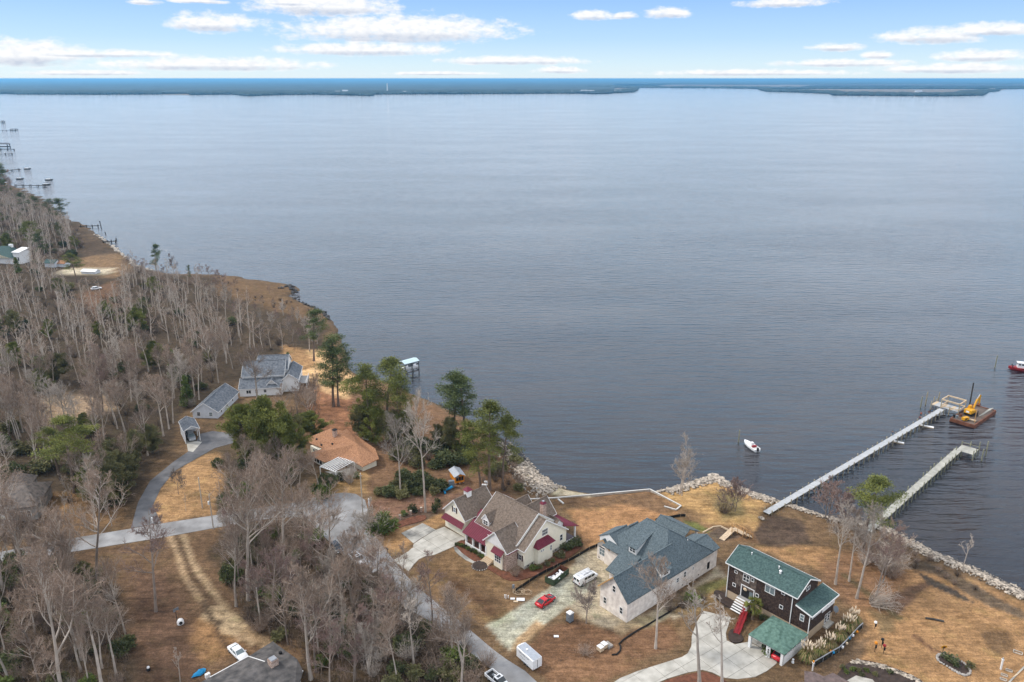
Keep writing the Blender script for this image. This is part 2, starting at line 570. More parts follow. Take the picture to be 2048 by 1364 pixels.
# colour zones of the ground: (pixel polygon, colour seen, softness in metres, strength)
G_GOLD, G_TAN, G_BROWN, G_DARK, G_LEAF, G_RED = (184, 140, 92), (166, 126, 86), (132, 98, 70), (98, 78, 66), (112, 86, 70), (146, 98, 70)
ZONES = [
    # woods
    ([(-600, 300), (60, 380), (140, 440), (200, 480), (300, 545), (430, 552), (600, 615), (660, 650), (640, 700), (560, 720), (470, 770), (360, 830), (330, 900), (270, 1000), (240, 1050), (100, 1075), (-600, 1150)], (88, 72, 60), 5, 1),
    ([(-600, 1130), (0, 1120), (160, 1110), (230, 1150), (275, 1240), (290, 1400), (200, 1600), (-600, 1600)], (94, 76, 62), 4, 1),
    ([(395, 1075), (540, 1045), (610, 1040), (660, 1090), (760, 1175), (860, 1245), (960, 1325), (1090, 1440), (640, 1600), (600, 1310), (540, 1300), (480, 1240), (430, 1160)], (92, 74, 60), 3, 1),
    ([(440, 900), (480, 850), (600, 880), (630, 960), (640, 985), (560, 1008), (440, 1025), (420, 970)], (106, 86, 68), 3, 1),
    ([(640, 700), (700, 740), (800, 780), (960, 850), (1030, 905), (1050, 960), (960, 1000), (740, 985), (700, 920), (690, 870), (640, 840), (600, 800), (600, 740)], (134, 98, 74), 3, 1),
    ([(640, 770), (700, 800), (720, 860), (690, 900), (610, 860), (620, 800)], (164, 108, 76), 3, 1),
    ([(600, 700), (650, 700), (700, 745), (715, 775), (690, 800), (655, 790), (620, 760), (585, 740)], (226, 176, 124), 2.5, 1),
    ([(560, 690), (610, 700), (640, 730), (600, 740), (560, 720)], (176, 130, 84), 2, 1),
    ([(430, 552), (500, 562), (575, 573), (600, 600), (640, 625), (600, 640), (520, 610), (440, 590)], (124, 94, 68), 4, 1),
    ([(150, 445), (215, 490), (260, 540), (225, 560), (165, 530), (150, 490)], (92, 73, 60), 5, 1),
    ([(165, 512), (240, 508), (262, 535), (235, 556), (165, 545)], (146, 112, 82), 4, 1),
    ([(118, 541), (165, 536), (222, 536), (218, 548), (170, 546), (120, 550)], (214, 196, 178), 2, 1),
    ([(60, 800), (130, 785), (215, 790), (225, 820), (150, 840), (90, 850)], (168, 138, 116), 4, 1),
    ([(150, 590), (230, 560), (240, 600), (200, 640)], (130, 92, 70), 4, .8),
    # left road side
    ([(278, 1045), (300, 1000), (340, 950), (400, 915), (440, 905), (450, 960), (420, 1005), (425, 1030), (320, 1045)], (182, 136, 90), 2, 1),
    ([(80, 985), (200, 985), (250, 1020), (240, 1050), (90, 1070)], (150, 112, 76), 3, .9),
    ([(135, 1105), (330, 1075), (430, 1058), (420, 1110), (455, 1190), (520, 1270), (600, 1300), (560, 1480), (250, 1480), (270, 1330), (255, 1220), (200, 1150)], (122, 92, 70), 3, 1),
    ([(255, 1150), (335, 1150), (395, 1250), (420, 1300), (380, 1440), (270, 1440), (265, 1260)], (112, 82, 68), 6, .9),
    ([(390, 1240), (470, 1230), (480, 1310), (400, 1330), (370, 1290)], (168, 122, 78), 3, .8),
    ([(615, 985), (700, 985), (740, 985), (738, 940), (690, 955), (640, 962)], (172, 132, 84), 2, 1),
    # between cul-de-sac and the cream house
    ([(735, 1000), (900, 985), (1010, 985), (1040, 1000), (880, 1030), (800, 1035), (740, 1030)], (140, 100, 84), 2, 1),
    ([(790, 1030), (880, 1015), (900, 1030), (850, 1048), (800, 1060)], (116, 92, 82), 2, .9),
    ([(740, 1060), (830, 1050), (880, 1025), (895, 1045), (850, 1065), (780, 1115), (760, 1095)], (178, 132, 86), 1.2, 1),
    # cream house lot
    ([(775, 1100), (830, 1145), (920, 1085), (970, 1120), (1000, 1150), (1100, 1160), (1160, 1105), (1180, 1100), (1150, 1130), (1060, 1165), (1000, 1180), (1035, 1215), (975, 1250), (840, 1165)], (140, 106, 74), 2, 1),
    ([(860, 1140), (960, 1170), (1010, 1215), (960, 1235), (890, 1180)], (112, 84, 62), 5, .9),
    ([(1110, 1000), (1300, 980), (1362, 1015), (1330, 1050), (1260, 1055), (1170, 1100), (1150, 1050)], (186, 132, 86), 2, 1),
    ([(1110, 1000), (1300, 980), (1360, 1015), (1330, 1026), (1240, 1008), (1120, 1022)], (132, 98, 72), 2.5, 1),
    # point of land between bulkhead and pier
    ([(1330, 985), (1430, 955), (1540, 1000), (1520, 1060), (1470, 1060), (1420, 1050), (1370, 1020), (1340, 1000)], (196, 150, 92), 2, 1),
    ([(1360, 1010), (1420, 1025), (1400, 1040), (1360, 1030)], (130, 98, 70), 3, .8),
    ([(1430, 985), (1480, 990), (1500, 1030), (1450, 1040), (1425, 1010)], (140, 126, 84), 3, .8),
    ([(1360, 1040), (1500, 1050), (1520, 1080), (1440, 1075), (1370, 1060)], (140, 102, 72), 2.5, .9),
    ([(1372, 1040), (1400, 1045), (1420, 1062), (1385, 1060)], (112, 116, 58), 1.5, 1),
    ([(1410, 1068), (1432, 1053), (1460, 1055), (1475, 1072), (1440, 1082)], (104, 86, 78), .8, 1),
    ([(1505, 1065), (1552, 1027), (1610, 1045), (1625, 1085), (1560, 1098), (1515, 1085)], (98, 78, 70), 1.5, 1),
    # right yard
    ([(1500, 1090), (1640, 1090), (1700, 1110), (1760, 1100), (1850, 1130), (2060, 1205), (2300, 1340), (2300, 1480), (1500, 1480), (1540, 1420), (1690, 1330), (1720, 1260), (1700, 1160)], (172, 126, 82), 2, 1),
    ([(1640, 1110), (1760, 1100), (1830, 1150), (1780, 1230), (1700, 1210), (1660, 1170)], (146, 104, 76), 5, .9),
    ([(1770, 1195), (1850, 1165), (1865, 1172), (1790, 1232)], (112, 82, 70), 1.2, .9),
    ([(1800, 1130), (1870, 1150), (1980, 1210), (2048, 1240), (2048, 1220), (1940, 1165), (1850, 1120)], (104, 88, 78), 1.2, .9),
    ([(1830, 1140), (1870, 1160), (1910, 1178), (1955, 1205), (1930, 1200), (1860, 1170)], (60, 60, 66), .7, .9),
    ([(1970, 1265), (2020, 1265), (2040, 1300), (2000, 1315), (1980, 1290)], (118, 90, 66), 2, .8),
    ([(1735, 1215), (1790, 1225), (1790, 1260), (1750, 1265)], (120, 100, 72), 2, .8),
    ([(1640, 1330), (1700, 1290), (1740, 1270), (1720, 1310), (1700, 1380), (1640, 1400)], (112, 88, 70), 1.5, .9),
    # building site
    ([(1160, 1110), (1200, 1095), (1235, 1150), (1215, 1180), (1255, 1240), (1350, 1205), (1440, 1130), (1450, 1150), (1380, 1225), (1250, 1265), (1195, 1245), (1165, 1230), (1120, 1205), (1130, 1150)], (190, 172, 154), 1.5, 1),
    ([(975, 1250), (1040, 1215), (1100, 1175), (1160, 1140), (1185, 1170), (1150, 1205), (1115, 1225), (1075, 1255), (1045, 1290), (1015, 1300)], (178, 174, 164), 1.0, 1),
    ([(1040, 1215), (1120, 1165), (1130, 1185), (1080, 1225), (1020, 1260)], (168, 169, 166), 1.5, .8),
    ([(1015, 1300), (1045, 1290), (1085, 1250), (1070, 1240), (1035, 1275)], (186, 140, 92), .8, .8),
    ([(1040, 1310), (1085, 1255), (1150, 1235), (1250, 1270), (1345, 1230), (1360, 1290), (1200, 1364), (1100, 1370)], (130, 92, 68), 1.5, 1),
    ([(1080, 1330), (1180, 1310), (1240, 1300), (1260, 1330), (1180, 1364), (1100, 1370)], (152, 108, 78), 3, .8),
    ([(1230, 1255), (1300, 1225), (1320, 1240), (1250, 1275)], (190, 160, 128), 1.5, .8),
    ([(1350, 1200), (1440, 1150), (1470, 1180), (1400, 1230), (1345, 1225)], (150, 118, 78), 1.2, .9),
    ([(1395, 1175), (1455, 1150), (1460, 1165), (1405, 1195)], (110, 112, 58), 1.2, .8),
    ([(1440, 1180), (1480, 1180), (1500, 1215), (1450, 1215)], (70, 64, 62), .8, 1),
    # beach
    ([(1040, 940), (1075, 955), (1120, 975), (1190, 990), (1180, 994), (1110, 992), (1070, 975)], (216, 196, 172), 1.0, 1),
]

# ------------------------------------------------------------------ terrain grid
def axis(a, b, lo, hi, fine, coarse):
    out = [a]
    while out[-1] < b:
        x = out[-1]
        d = max(lo - x, x - hi, 0)
        out.append(x + min(coarse, fine + d * .035))
    return np.array(out)


gx = axis(-1500, 300, -135, 118, .8, 60)
gx = np.concatenate([-axis(135, 1500, 0, 135, .8, 60)[::-1], axis(-134, 300, -134, 118, .8, 60)])
gy = axis(20, 1300, 112, 260, .8, 60)
XX, YY = np.meshgrid(gx, gy)
SD = sdist(XX, YY, LANDPOLY)
SDw = SD + (fbm(XX * .25, YY * .25, 3) - .5) * 2.2
ZZ = np.interp(SDw, [-14, -4, 0, 2.2, 4.0, 7], [-2.6, -1.2, -.05, .95, 1.42, 1.5]) - .10 * fbm(XX * .3, YY * .3, 9) * (SDw > 3)
colr = np.zeros(XX.shape + (3,)) + np.array(srgb(126, 97, 72))
wx = XX + (fbm(XX * .12, YY * .12, 21) - .5) * 5 + (fbm(XX * .6, YY * .6, 23) - .5) * 1.4
wy = YY + (fbm(XX * .12, YY * .12, 22) - .5) * 5 + (fbm(XX * .6, YY * .6, 24) - .5) * 1.4
for (poly, c, soft, st) in ZONES:
    pw = pix_poly(poly)
    xs = [p.x for p in pw]
    ys = [p.y for p in pw]
    msk = (XX > min(xs) - 8) & (XX < max(xs) + 8) & (YY > min(ys) - 8) & (YY < max(ys) + 8)
    if not msk.any():
        continue
    k_ = min(1, soft / 2.5)
    ax_, ay_ = XX[msk] + (wx[msk] - XX[msk]) * k_, YY[msk] + (wy[msk] - YY[msk]) * k_
    d = sdist(ax_, ay_, pw)
    w = np.clip(d / soft + .5, 0, 1)
    w = w * w * (3 - 2 * w) * st
    colr[msk] = colr[msk] * (1 - w[:, None]) + np.array(srgb(*c)) * w[:, None]
# wheel tracks of the earth drive
for line, wd, c in (([(362, 1070), (380, 1110), (408, 1160), (440, 1205), (475, 1245), (500, 1290)], .6, (196, 164, 132)),
                    ([(338, 1072), (354, 1110), (376, 1160), (410, 1215), (440, 1240), (480, 1280)], .6, (190, 156, 124)),
                    ([(350, 1073), (367, 1110), (392, 1160), (425, 1212), (450, 1235)], .5, (104, 80, 62)),
                    ([(428, 1228), (455, 1240), (470, 1255)], 2.6, (200, 168, 134)),
                    ([(430, 1240), (434, 1262), (446, 1285), (462, 1305)], .5, (78, 60, 52)),
                    ([(405, 1205), (425, 1240), (440, 1243)], .7, (84, 66, 56)),
                    ([(492, 1262), (545, 1300)], 1.2, (180, 146, 112)),
                    ([(905, 1165), (960, 1205), (990, 1232)], 1.1, (104, 74, 54)),
                    ([(1830, 1270), (1850, 1288), (1875, 1305)], .5, (112, 76, 62)),
                    ([(1690, 1150), (1740, 1190), (1800, 1235)], .8, (104, 90, 64))):
    d = dist_line(wx * .3 + XX * .7, wy * .3 + YY * .7, pix_poly(line))
    w = np.clip((wd - d) / .8 + .5, 0, 1) * .9
    colr = colr * (1 - w[..., None]) + np.array(srgb(*c)) * w[..., None]
# wet, dark foot of the bank
w = np.clip((.9 - ZZ) / .8, 0, 1) * .75
colr = colr * (1 - w[..., None]) + np.array(srgb(92, 80, 72)) * w[..., None]
GK = .72
lum_ = colr.mean(-1, keepdims=True)
colr = (colr * .75 + lum_ * .25) * GK * np.array((1.0, 1.0, .94))
ny_, nx_ = XX.shape
vv = np.stack([XX, YY, ZZ], -1).reshape(-1, 3)
idx = np.arange(ny_ * nx_).reshape(ny_, nx_)
q = np.stack([idx[:-1, :-1], idx[:-1, 1:], idx[1:, 1:], idx[1:, :-1]], -1).reshape(-1, 4)
keep = (SD[:-1, :-1] > -16).reshape(-1)
q = q[keep]
me = bpy.data.meshes.new('ground')
me.vertices.add(len(vv))
me.vertices.foreach_set('co', vv.ravel())
me.loops.add(q.size)
me.loops.foreach_set('vertex_index', q.ravel().astype(np.int32))
me.polygons.add(len(q))
me.polygons.foreach_set('loop_start', np.arange(0, q.size, 4, dtype=np.int32))
me.polygons.foreach_set('loop_total', np.full(len(q), 4, np.int32))
me.polygons.foreach_set('use_smooth', np.ones(len(q), bool))
at = me.attributes.new('soil', 'FLOAT_COLOR', 'POINT')
at.data.foreach_set('color', np.concatenate([colr.reshape(-1, 3), np.ones((len(vv), 1))], 1).ravel().astype(np.float32))
me.update()
me.validate()
ground = bpy.data.objects.new('ground', me)
COL.objects.link(ground)
struct(ground)

gm = bpy.data.materials.new('ground')
gm.use_nodes = True
nt = gm.node_tree
N, Lk = nt.nodes, nt.links
b = N['Principled BSDF']
b.inputs['Roughness'].default_value = .95
b.inputs['Specular IOR Level'].default_value = .1
a = N.new('ShaderNodeAttribute')
a.attribute_name = 'soil'
tc = N.new('ShaderNodeTexCoord')


def tnoise(scale, detail=4, rough=.6):
    n = N.new('ShaderNodeTexNoise')
    n.inputs['Scale'].default_value = scale
    n.inputs['Detail'].default_value = detail
    n.inputs['Roughness'].default_value = rough
    Lk.new(tc.outputs['Object'], n.inputs['Vector'])
    return n.outputs['Fac']


n1, n2, n3 = tnoise(.09, 5), tnoise(.55, 5, .65), tnoise(2.6, 4, .7)
v1 = mth('ADD', mth('MULTIPLY', smooth(n1, .28, .72), .34), .83)
v2 = mth('ADD', mth('MULTIPLY', smooth(n2, .25, .75), .62), .69)
v3 = mth('ADD', mth('MULTIPLY', smooth(n3, .25, .75), .60), .70)
n4 = tnoise(7.5, 3, .7)
v4 = mth('ADD', mth('MULTIPLY', smooth(n4, .30, .72), .55), .74)
mp = N.new('ShaderNodeMapping')
mp.inputs['Rotation'].default_value = (0, 0, R(48))
mp.inputs['Scale'].default_value = (.22, 1.9, 1)
Lk.new(tc.outputs['Object'], mp.inputs[0])
ns = N.new('ShaderNodeTexNoise')
ns.inputs['Scale'].default_value = 1
ns.inputs['Detail'].default_value = 5
ns.inputs['Roughness'].default_value = .65
Lk.new(mp.outputs[0], ns.inputs['Vector'])
v4 = mth('MULTIPLY', v4, mth('ADD', mth('MULTIPLY', smooth(ns.outputs['Fac'], .34, .68), .38), .80))
vm = mth('MULTIPLY', mth('MULTIPLY', v1, v2), mth('MULTIPLY', v3, v4))
vcol = N.new('ShaderNodeVectorMath')
vcol.operation = 'SCALE'
Lk.new(a.outputs['Color'], vcol.inputs[0])
Lk.new(vm, vcol.inputs['Scale'])
tint = mixc(mth('MULTIPLY', smooth(tnoise(.22, 4),   .52, .72), .38), vcol.outputs[0], mixc(1.0, vcol.outputs[0], (.82, 1.0, .80), 'MULTIPLY'))
tint = mixc(mth('MULTIPLY', smooth(tnoise(.38, 6, .65), .53, .70), .55), tint, mixc(1.0, tint, (.62, .58, .54), 'MULTIPLY'))
tint = mixc(mth('MULTIPLY', smooth(tnoise(.30, 5, .6), .30, .46), .30), mixc(1.0, tint, (1.18, 1.14, .95), 'MULTIPLY'), tint)
Lk.new(tint, b.inputs['Base Color'])
bp = N.new('ShaderNodeBump')
bp.inputs['Strength'].default_value = .6
bp.inputs['Distance'].default_value = .25
Lk.new(mth('ADD', n2, mth('MULTIPLY', n3, .6)), bp.inputs['Height'])
Lk.new(bp.outputs[0], b.inputs['Normal'])
me.materials.append(gm)

# ------------------------------------------------------------------ river
wm = bpy.data.materials.new('water')
wm.use_nodes = True
nt = wm.node_tree
N, Lk = nt.nodes, nt.links
b = N['Principled BSDF']
tc = N.new('ShaderNodeTexCoord')


def wnoise(sx_, sy_, detail=2, rough=.5, rz=0.0):
    mp = N.new('ShaderNodeMapping')
    mp.inputs['Rotation'].default_value = (0, 0, rz)
    mp.inputs['Scale'].default_value = (sx_, sy_, 1)
    Lk.new(tc.outputs['Object'], mp.inputs[0])
    n = N.new('ShaderNodeTexNoise')
    n.inputs['Scale'].default_value = 1
    n.inputs['Detail'].default_value = detail
    n.inputs['Roughness'].default_value = rough
    Lk.new(mp.outputs[0], n.inputs['Vector'])
    return n.outputs['Fac']


big = wnoise(.004, .012, 4, .6, .2)
mid = wnoise(.02, .035, 4, .6, -.3)
body = mixc(smooth(mid, .35, .7), (.007, .009, .016), (.020, .015, .015))
# swell about three metres apart, crests running across the view
wv = mth('ADD', mth('MULTIPLY', wnoise(.085, .36, 1, .4, .05), 1.0), mth('MULTIPLY', wnoise(.22, .95, 3, .6, -.10), .40))
wv = mth('ADD', wv, mth('MULTIPLY', wnoise(1.3, 2.6, 2, .6, .3), .06))
bp = N.new('ShaderNodeBump')
bp.inputs['Distance'].default_value = 2.8
Lk.new(mth('ADD', mth('MULTIPLY', smooth(big, .3, .7), .35), .45), bp.inputs['Strength'])
Lk.new(wv, bp.inputs['Height'])
# silty water body under a rippled mirror
lw = N.new('ShaderNodeLayerWeight')
lw.inputs['Blend'].default_value = .5
fr0 = mth('ADD', mth('MULTIPLY', mth('POWER', lw.outputs['Facing'], 3.7), .985), .008)
fr1 = N.new('ShaderNodeFresnel')
fr1.inputs['IOR'].default_value = 1.33
Lk.new(bp.outputs[0], fr1.inputs['Normal'])
df = N.new('ShaderNodeBsdfDiffuse')
Lk.new(body, df.inputs['Color'])
gl = N.new('ShaderNodeBsdfGlossy')
gl.inputs['Roughness'].default_value = .09
gl.inputs['Color'].default_value = (1, 1, 1, 1)
Lk.new(bp.outputs[0], gl.inputs['Normal'])
mx = N.new('ShaderNodeMixShader')
Lk.new(mth('ADD', mth('MULTIPLY', fr0, .70), mth('MULTIPLY', fr1.outputs[0], .34)), mx.inputs[0])
Lk.new(df.outputs[0], mx.inputs[1])
Lk.new(gl.outputs[0], mx.inputs[2])
Lk.new(mx.outputs[0], N['Material Output'].inputs['Surface'])
N.remove(b)
FAR = 160000
w = MB()
w.poly([(-FAR, -2000, 0), (FAR, -2000, 0), (FAR, FAR, 0), (-FAR, FAR, 0)])
river = w.build('river_water', wm)
struct(river)
# ------------------------------------------------------------------ the far shore, five kilometres off
far_mat = mat('far_forest', (.016, .026, .020), .95, .5, .006, col2=(.030, .040, .030), detail=6)
far_marsh = mat('far_marsh', (.20, .14, .09), .95, .3, .01)
fr = random.Random(5)


def far_land(name, front, back):
    """low ground of the far shore, from its waterline pixels back to the given world points"""
    m = MB()
    pts = [P(x, y, .6) for x, y in front] + [Vector(p) for p in back]
    m.slab([tuple(p) for p in pts], 1.5)
    return struct(m.build(name, far_marsh))


W_FRONT = [(-900, 184), (-300, 185), (0, 187), (40, 189.5), (190, 190), (320, 189.5), (385, 190.5), (470, 189.5), (500, 193), (560, 190.5), (640, 190), (740, 192.5), (700, 190), (860, 189), (1000, 188.5),
           (1180, 187.5), (1240, 186.5), (1262, 185), (1266, 181.5), (1240, 178)]
E_FRONT = [(1525, 180.5), (1540, 184), (1600, 185.5), (1670, 188.5), (1672, 191.5), (1780, 192.5), (1890, 193), (1960, 191.5), (1925, 188.5), (1990, 183), (2012, 178.5)]
B_FRONT = [(1180, 175.5), (1290, 175.8), (1420, 176.6), (1540, 178), (1700, 178), (2012, 178.2), (2048, 177.6), (2400, 177), (3200, 175)]
far_land('far_shore', W_FRONT, [(3000, 16000, .6), (-20000, 26000, .6)])
far_land('far_point', E_FRONT, [(9800, 14500, .6), (5200, 14500, .6)])
far_land('far_bank', B_FRONT, [(90000, 60000, .6), (60000, 150000, .6), (-80000, 150000, .6), (-60000, 20000, .6), (-9000, 15000, .6)])


def forest_block(name, label, front, inset, depth_rows, step, hmin, hmax):
    """rows of tree crowns behind a stretch of shore, closing into a canopy: one mass"""
    m = MB()
    fw = [P(x, y, .6) for x, y in front]
    for i in range(len(fw) - 1):
        a, b = fw[i], fw[i + 1]
        L = (b - a).length
        for k in range(max(1, int(L / step))):
            p0 = a.lerp(b, (k + fr.random()) / max(1, int(L / step)))
            out = Vector((p0.x, p0.y, 0)).normalized()
            for rw in range(depth_rows):
                q = p0 + out * (inset + rw * step * 1.6 * (1 + rw * .25) + fr.uniform(-10, 10)) + Vector((fr.uniform(-8, 8), 0, 0))
                h = fr.uniform(hmin, hmax)
                r = step * fr.uniform(.55, .95) * (1 + rw * .22)
                n = 6
                ph = fr.random()
                ring = lambda rr, z: [(q.x + rr * math.cos(6.283 * (j + ph) / n), q.y + rr * math.sin(6.283 * (j + ph) / n), z) for j in range(n)]
                m.loft([ring(r * .75, .5), ring(r, h * .55), ring(r * .55, h * .88), ring(r * .12, h)])
    o = m.build(name, far_mat)
    return tag(o, label, 'forest', kind='stuff')


forest_block('far_forest', 'blue hazy forest along the far shore across the river', W_FRONT[:6], 90, 10, 26, 13, 22)
forest_block('far_forest', 'blue hazy forest behind the low spit on the far shore', W_FRONT[6:19], 70, 10, 26, 13, 22)
forest_block('far_forest', 'blue hazy wood on the low point at the right of the far shore', E_FRONT[:10], 60, 8, 28, 12, 20)
forest_block('far_forest', 'faint blue forest line on the most distant bank', B_FRONT[:-1], 60, 5, 70, 14, 24)
# closed canopy reaching to the horizon
m = MB()
nx_, rows = 110, [6300, 6900, 7600, 8500, 9600, 11000, 13000, 16000, 20000, 26000, 36000, 55000, 90000, 150000]
vsx = []
for Y in rows:
    for i in range(nx_ + 1):
        x = (-1.6 + 3.4 * i / nx_) * Y * .75
        vsx.append((x, Y + fr.uniform(-.03, .03) * Y, fr.uniform(9, 17) if Y < 30000 else fr.uniform(10, 16)))
W_lim = [P(x, y, .6) for x, y in W_FRONT]
fs = []
for j in range(len(rows) - 1):
    for i in range(nx_):
        xm = (-1.6 + 3.4 * (i + .5) / nx_) * rows[j] * .75
        px_ = 1024 + FPX * xm / (rows[j] * math.cos(PITCH))
        if rows[j] < 15000 and px_ > 1225:
            continue
        fs.append((j * (nx_ + 1) + i, j * (nx_ + 1) + i + 1, (j + 1) * (nx_ + 1) + i + 1, (j + 1) * (nx_ + 1) + i))
m.add(vsx, fs)
tag(m.build('distant_canopy', far_mat), 'hazy blue treetops stretching from the far shore to the horizon', 'forest', kind='stuff')

# white buildings on the far shore
white_far = mat('far_white_wall', (.78, .78, .76), .8, .05, .1)
grey_far = mat('far_roof', (.45, .47, .5), .8, .1, .1)
FARB = [(640, 187.5, 40, 14, 8, 'long white shed at the left end of the far shore works'), (672, 187, 30, 16, 10, 'white works building beside the far shore inlet'),
        (690, 187.2, 22, 14, 14, 'tall white works block next to the far shore spit'), (745, 186.5, 40, 14, 6, 'low pale shed left of the white chimney across the river'),
        (806, 187, 34, 16, 9, 'white boxy hall right of the white chimney across the river'), (965, 186.5, 24, 12, 6, 'small white house in the middle of the far shore'),
        (1120, 186, 22, 12, 7, 'small white cottage left of the white house row across the river'), (1145, 186, 26, 12, 8, 'pale house at the left of the far white house row'),
        (1168, 185.8, 26, 14, 12, 'tallest white house on the far shore right of centre'), (1182, 186, 26, 14, 11, 'white house beside the tallest one on the far shore'),
        (1210, 186, 20, 12, 7, 'low white house near the end of the far wooded point'), (1236, 184, 34, 12, 9, 'white boathouse at the tip of the far wooded point'),
        (1838, 184, 30, 12, 7, 'pale house on the right hand far point'), (1985, 180, 28, 12, 8, 'pale house near the right end of the far bank')]
for (x, y, w_, d_, h_, lb) in FARB:
    p = P(x, y + .1, 1.0)
    w_, d_, h_ = w_ * 1.9, d_ * 1.6, h_ * 2.0
    t = thing('far_building', lb, 'building', (p.x, p.y, 1.0), 0, 'white buildings along the far shore')
    bx(-w_ / 2, w_ / 2, 0, d_, 0, h_ * .7).build('wall', white_far, t)
    r_ = MB()
    r_.slab([(-w_ / 2 - 1, -1, h_ * .7), (w_ / 2 + 1, -1, h_ * .7), (w_ / 2 + 1, d_ / 2, h_), (-w_ / 2 - 1, d_ / 2, h_)], .4)
    r_.slab([(w_ / 2 + 1, d_ + 1, h_ * .7), (-w_ / 2 - 1, d_ + 1, h_ * .7), (-w_ / 2 - 1, d_ / 2, h_), (w_ / 2 + 1, d_ / 2, h_)], .4)
    r_.build('roof', grey_far, t)
p = P(775, 186.5, 1)
t = thing('white_chimney', 'tall slender white chimney stack rising from the far shore', 'chimney', (p.x, p.y, 1))
MB().lathe([(5.2, 0), (4.2, 30), (3.2, 72)], 10).build('shaft', white_far, t)
MB().lathe([(4.6, 72), (4.6, 75), (3.6, 75.2)], 10).build('rim', white_far, t)

# ------------------------------------------------------------------ haze over the river
hz = MB()
HB = 158000
hz.box(-HB, HB, -1500, HB, -4, CAMZ + 2)
haze = hz.build('haze', [])
hm = bpy.data.materials.new('haze')
hm.use_nodes = True
nt = hm.node_tree
nt.nodes.remove(nt.nodes['Principled BSDF'])
pv = nt.nodes.new('ShaderNodeVolumePrincipled')
pv.inputs['Color'].default_value = (.25, .63, 1.0, 1)
pv.inputs['Density'].default_value = HAZE_D = 0.62e-4
pv.inputs['Anisotropy'].default_value = 0.4
nt.links.new(pv.outputs[0], nt.nodes['Material Output'].inputs['Volume'])
haze.data.materials.append(hm)
haze['kind'] = 'stuff'
haze['label'] = 'pale blue haze over the river fading the far shore'
# ------------------------------------------------------------------ materials of the houses
M = {}
M['cream'] = mat('cream_siding', (.84, .78, .63), .7, .05, 1.2)
M['white'] = mat('white_paint', (.80, .79, .77), .55, .05, 1.5)
M['offwhite'] = mat('pale_grey_siding', (.62, .64, .67), .7, .07, 1.0)
M['brown_roof'] = mat('brown_shingles', (.140, .104, .080), .92, .26, 2.2, .35, 9, col2=(.178, .138, .108), detail=7)
M['blue_roof'] = mat('slate_blue_shingles', (.072, .096, .108), .9, .28, 3.2, .35, 9, col2=(.106, .132, .142), detail=7)
M['green_roof'] = mat('green_shingles', (.044, .082, .077), .9, .26, 2.4, .35, 9, col2=(.064, .106, .098), detail=7)
M['carport_green'] = mat('pale_green_shingles', (0.072, 0.140, 0.109), .9, .30, 1.4, .4, 8, col2=(0.102, 0.170, 0.136), detail=6)
M['ochre_roof'] = mat('ochre_shingles', (0.299, 0.145, 0.075), .9, .30, 3.0, .5, 8, col2=(0.370, 0.189, 0.101), detail=6)
M['grey_roof'] = mat('weathered_grey_shingles', (0.116, 0.101, 0.090), .92, .30, 1.2, .5, 7, col2=(0.163, 0.133, 0.112), detail=6)
M['slate_grey'] = mat('dark_grey_shingles', (0.068, 0.066, 0.066), .9, .32, .7, .4, 7, col2=(0.115, 0.104, 0.098), detail=6)
M['mauve_roof'] = mat('mauve_brown_shingles', (0.113, 0.083, 0.076), .9, .25, 1.2, .4, 7, col2=(0.144, 0.104, 0.095), detail=6)
M['bluegrey'] = mat('blue_grey_shingles', (0.098, 0.115, 0.136), .9, .30, 1.4, .4, 7, col2=(0.145, 0.153, 0.166), detail=6)
M['red_metal'] = mat('red_metal_roof', (.165, .026, .045), .62, .12, 1.0, spec=.25)
M['brick'] = mat('pinkish_brick', (.36, .235, .185), .9, .35, 3.2, .7, 9, col2=(.50, .38, .31), detail=5)
M['limebrick'] = mat('limewashed_brick', (.70, .62, .55), .9, .12, .9, .5, 5, col2=(.82, .75, .68), detail=6)
M['shake'] = mat('dark_cedar_shakes', (.030, .020, .017), .9, .45, 2.2, .8, 6, col2=(.060, .038, .030), detail=6)
M['shake2'] = mat('weathered_cedar_shakes', (.075, .052, .040), .9, .5, 1.6, .8, 6, col2=(.13, .098, .080), detail=6)
M['tan'] = mat('tan_stucco', (.50, .38, .26), .85, .08, .8)
M['wood'] = mat('new_timber', (.52, .30, .13), .8, .18, 3.0)
M['pine'] = mat('pale_lumber', (.56, .43, .29), .85, .2, 2.5)
M['deck'] = mat('grey_decking', (.30, .29, .28), .85, .2, 3.0)
M['porch'] = mat('reddish_porch_floor', (0.117, 0.050, 0.036), .6, .2, 2.0)
M['purple'] = mat('slate_porch_floor', (.11, .085, .10), .6, .2, 1.5)
M['glass'] = glassy('window_glass', (.030, .036, .040), .08)
M['glass2'] = glassy('pale_window_glass', (.16, .20, .21), .15)
M['shutter'] = mat('dark_red_shutter', (.05, .018, .016), .6, .1, 2)
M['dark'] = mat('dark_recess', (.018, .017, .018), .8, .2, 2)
M['concrete'] = mat('pale_concrete', (0.396, 0.370, 0.318), .9, .16, .5, .4, 6, col2=(0.447, 0.421, 0.370), obrand=.06, detail=6)
M['metal'] = mat('galvanised_metal', (.45, .47, .50), .4, .1, 2, metal=.6)
M['stone'] = mat('grey_stone', (.32, .29, .26), .95, .3, 1.5, .6, 5, obrand=.15)


def swap(axis):
    return (lambda a, b_, z: (a, b_, z)) if axis == 'u' else (lambda a, b_, z: (b_, a, z))


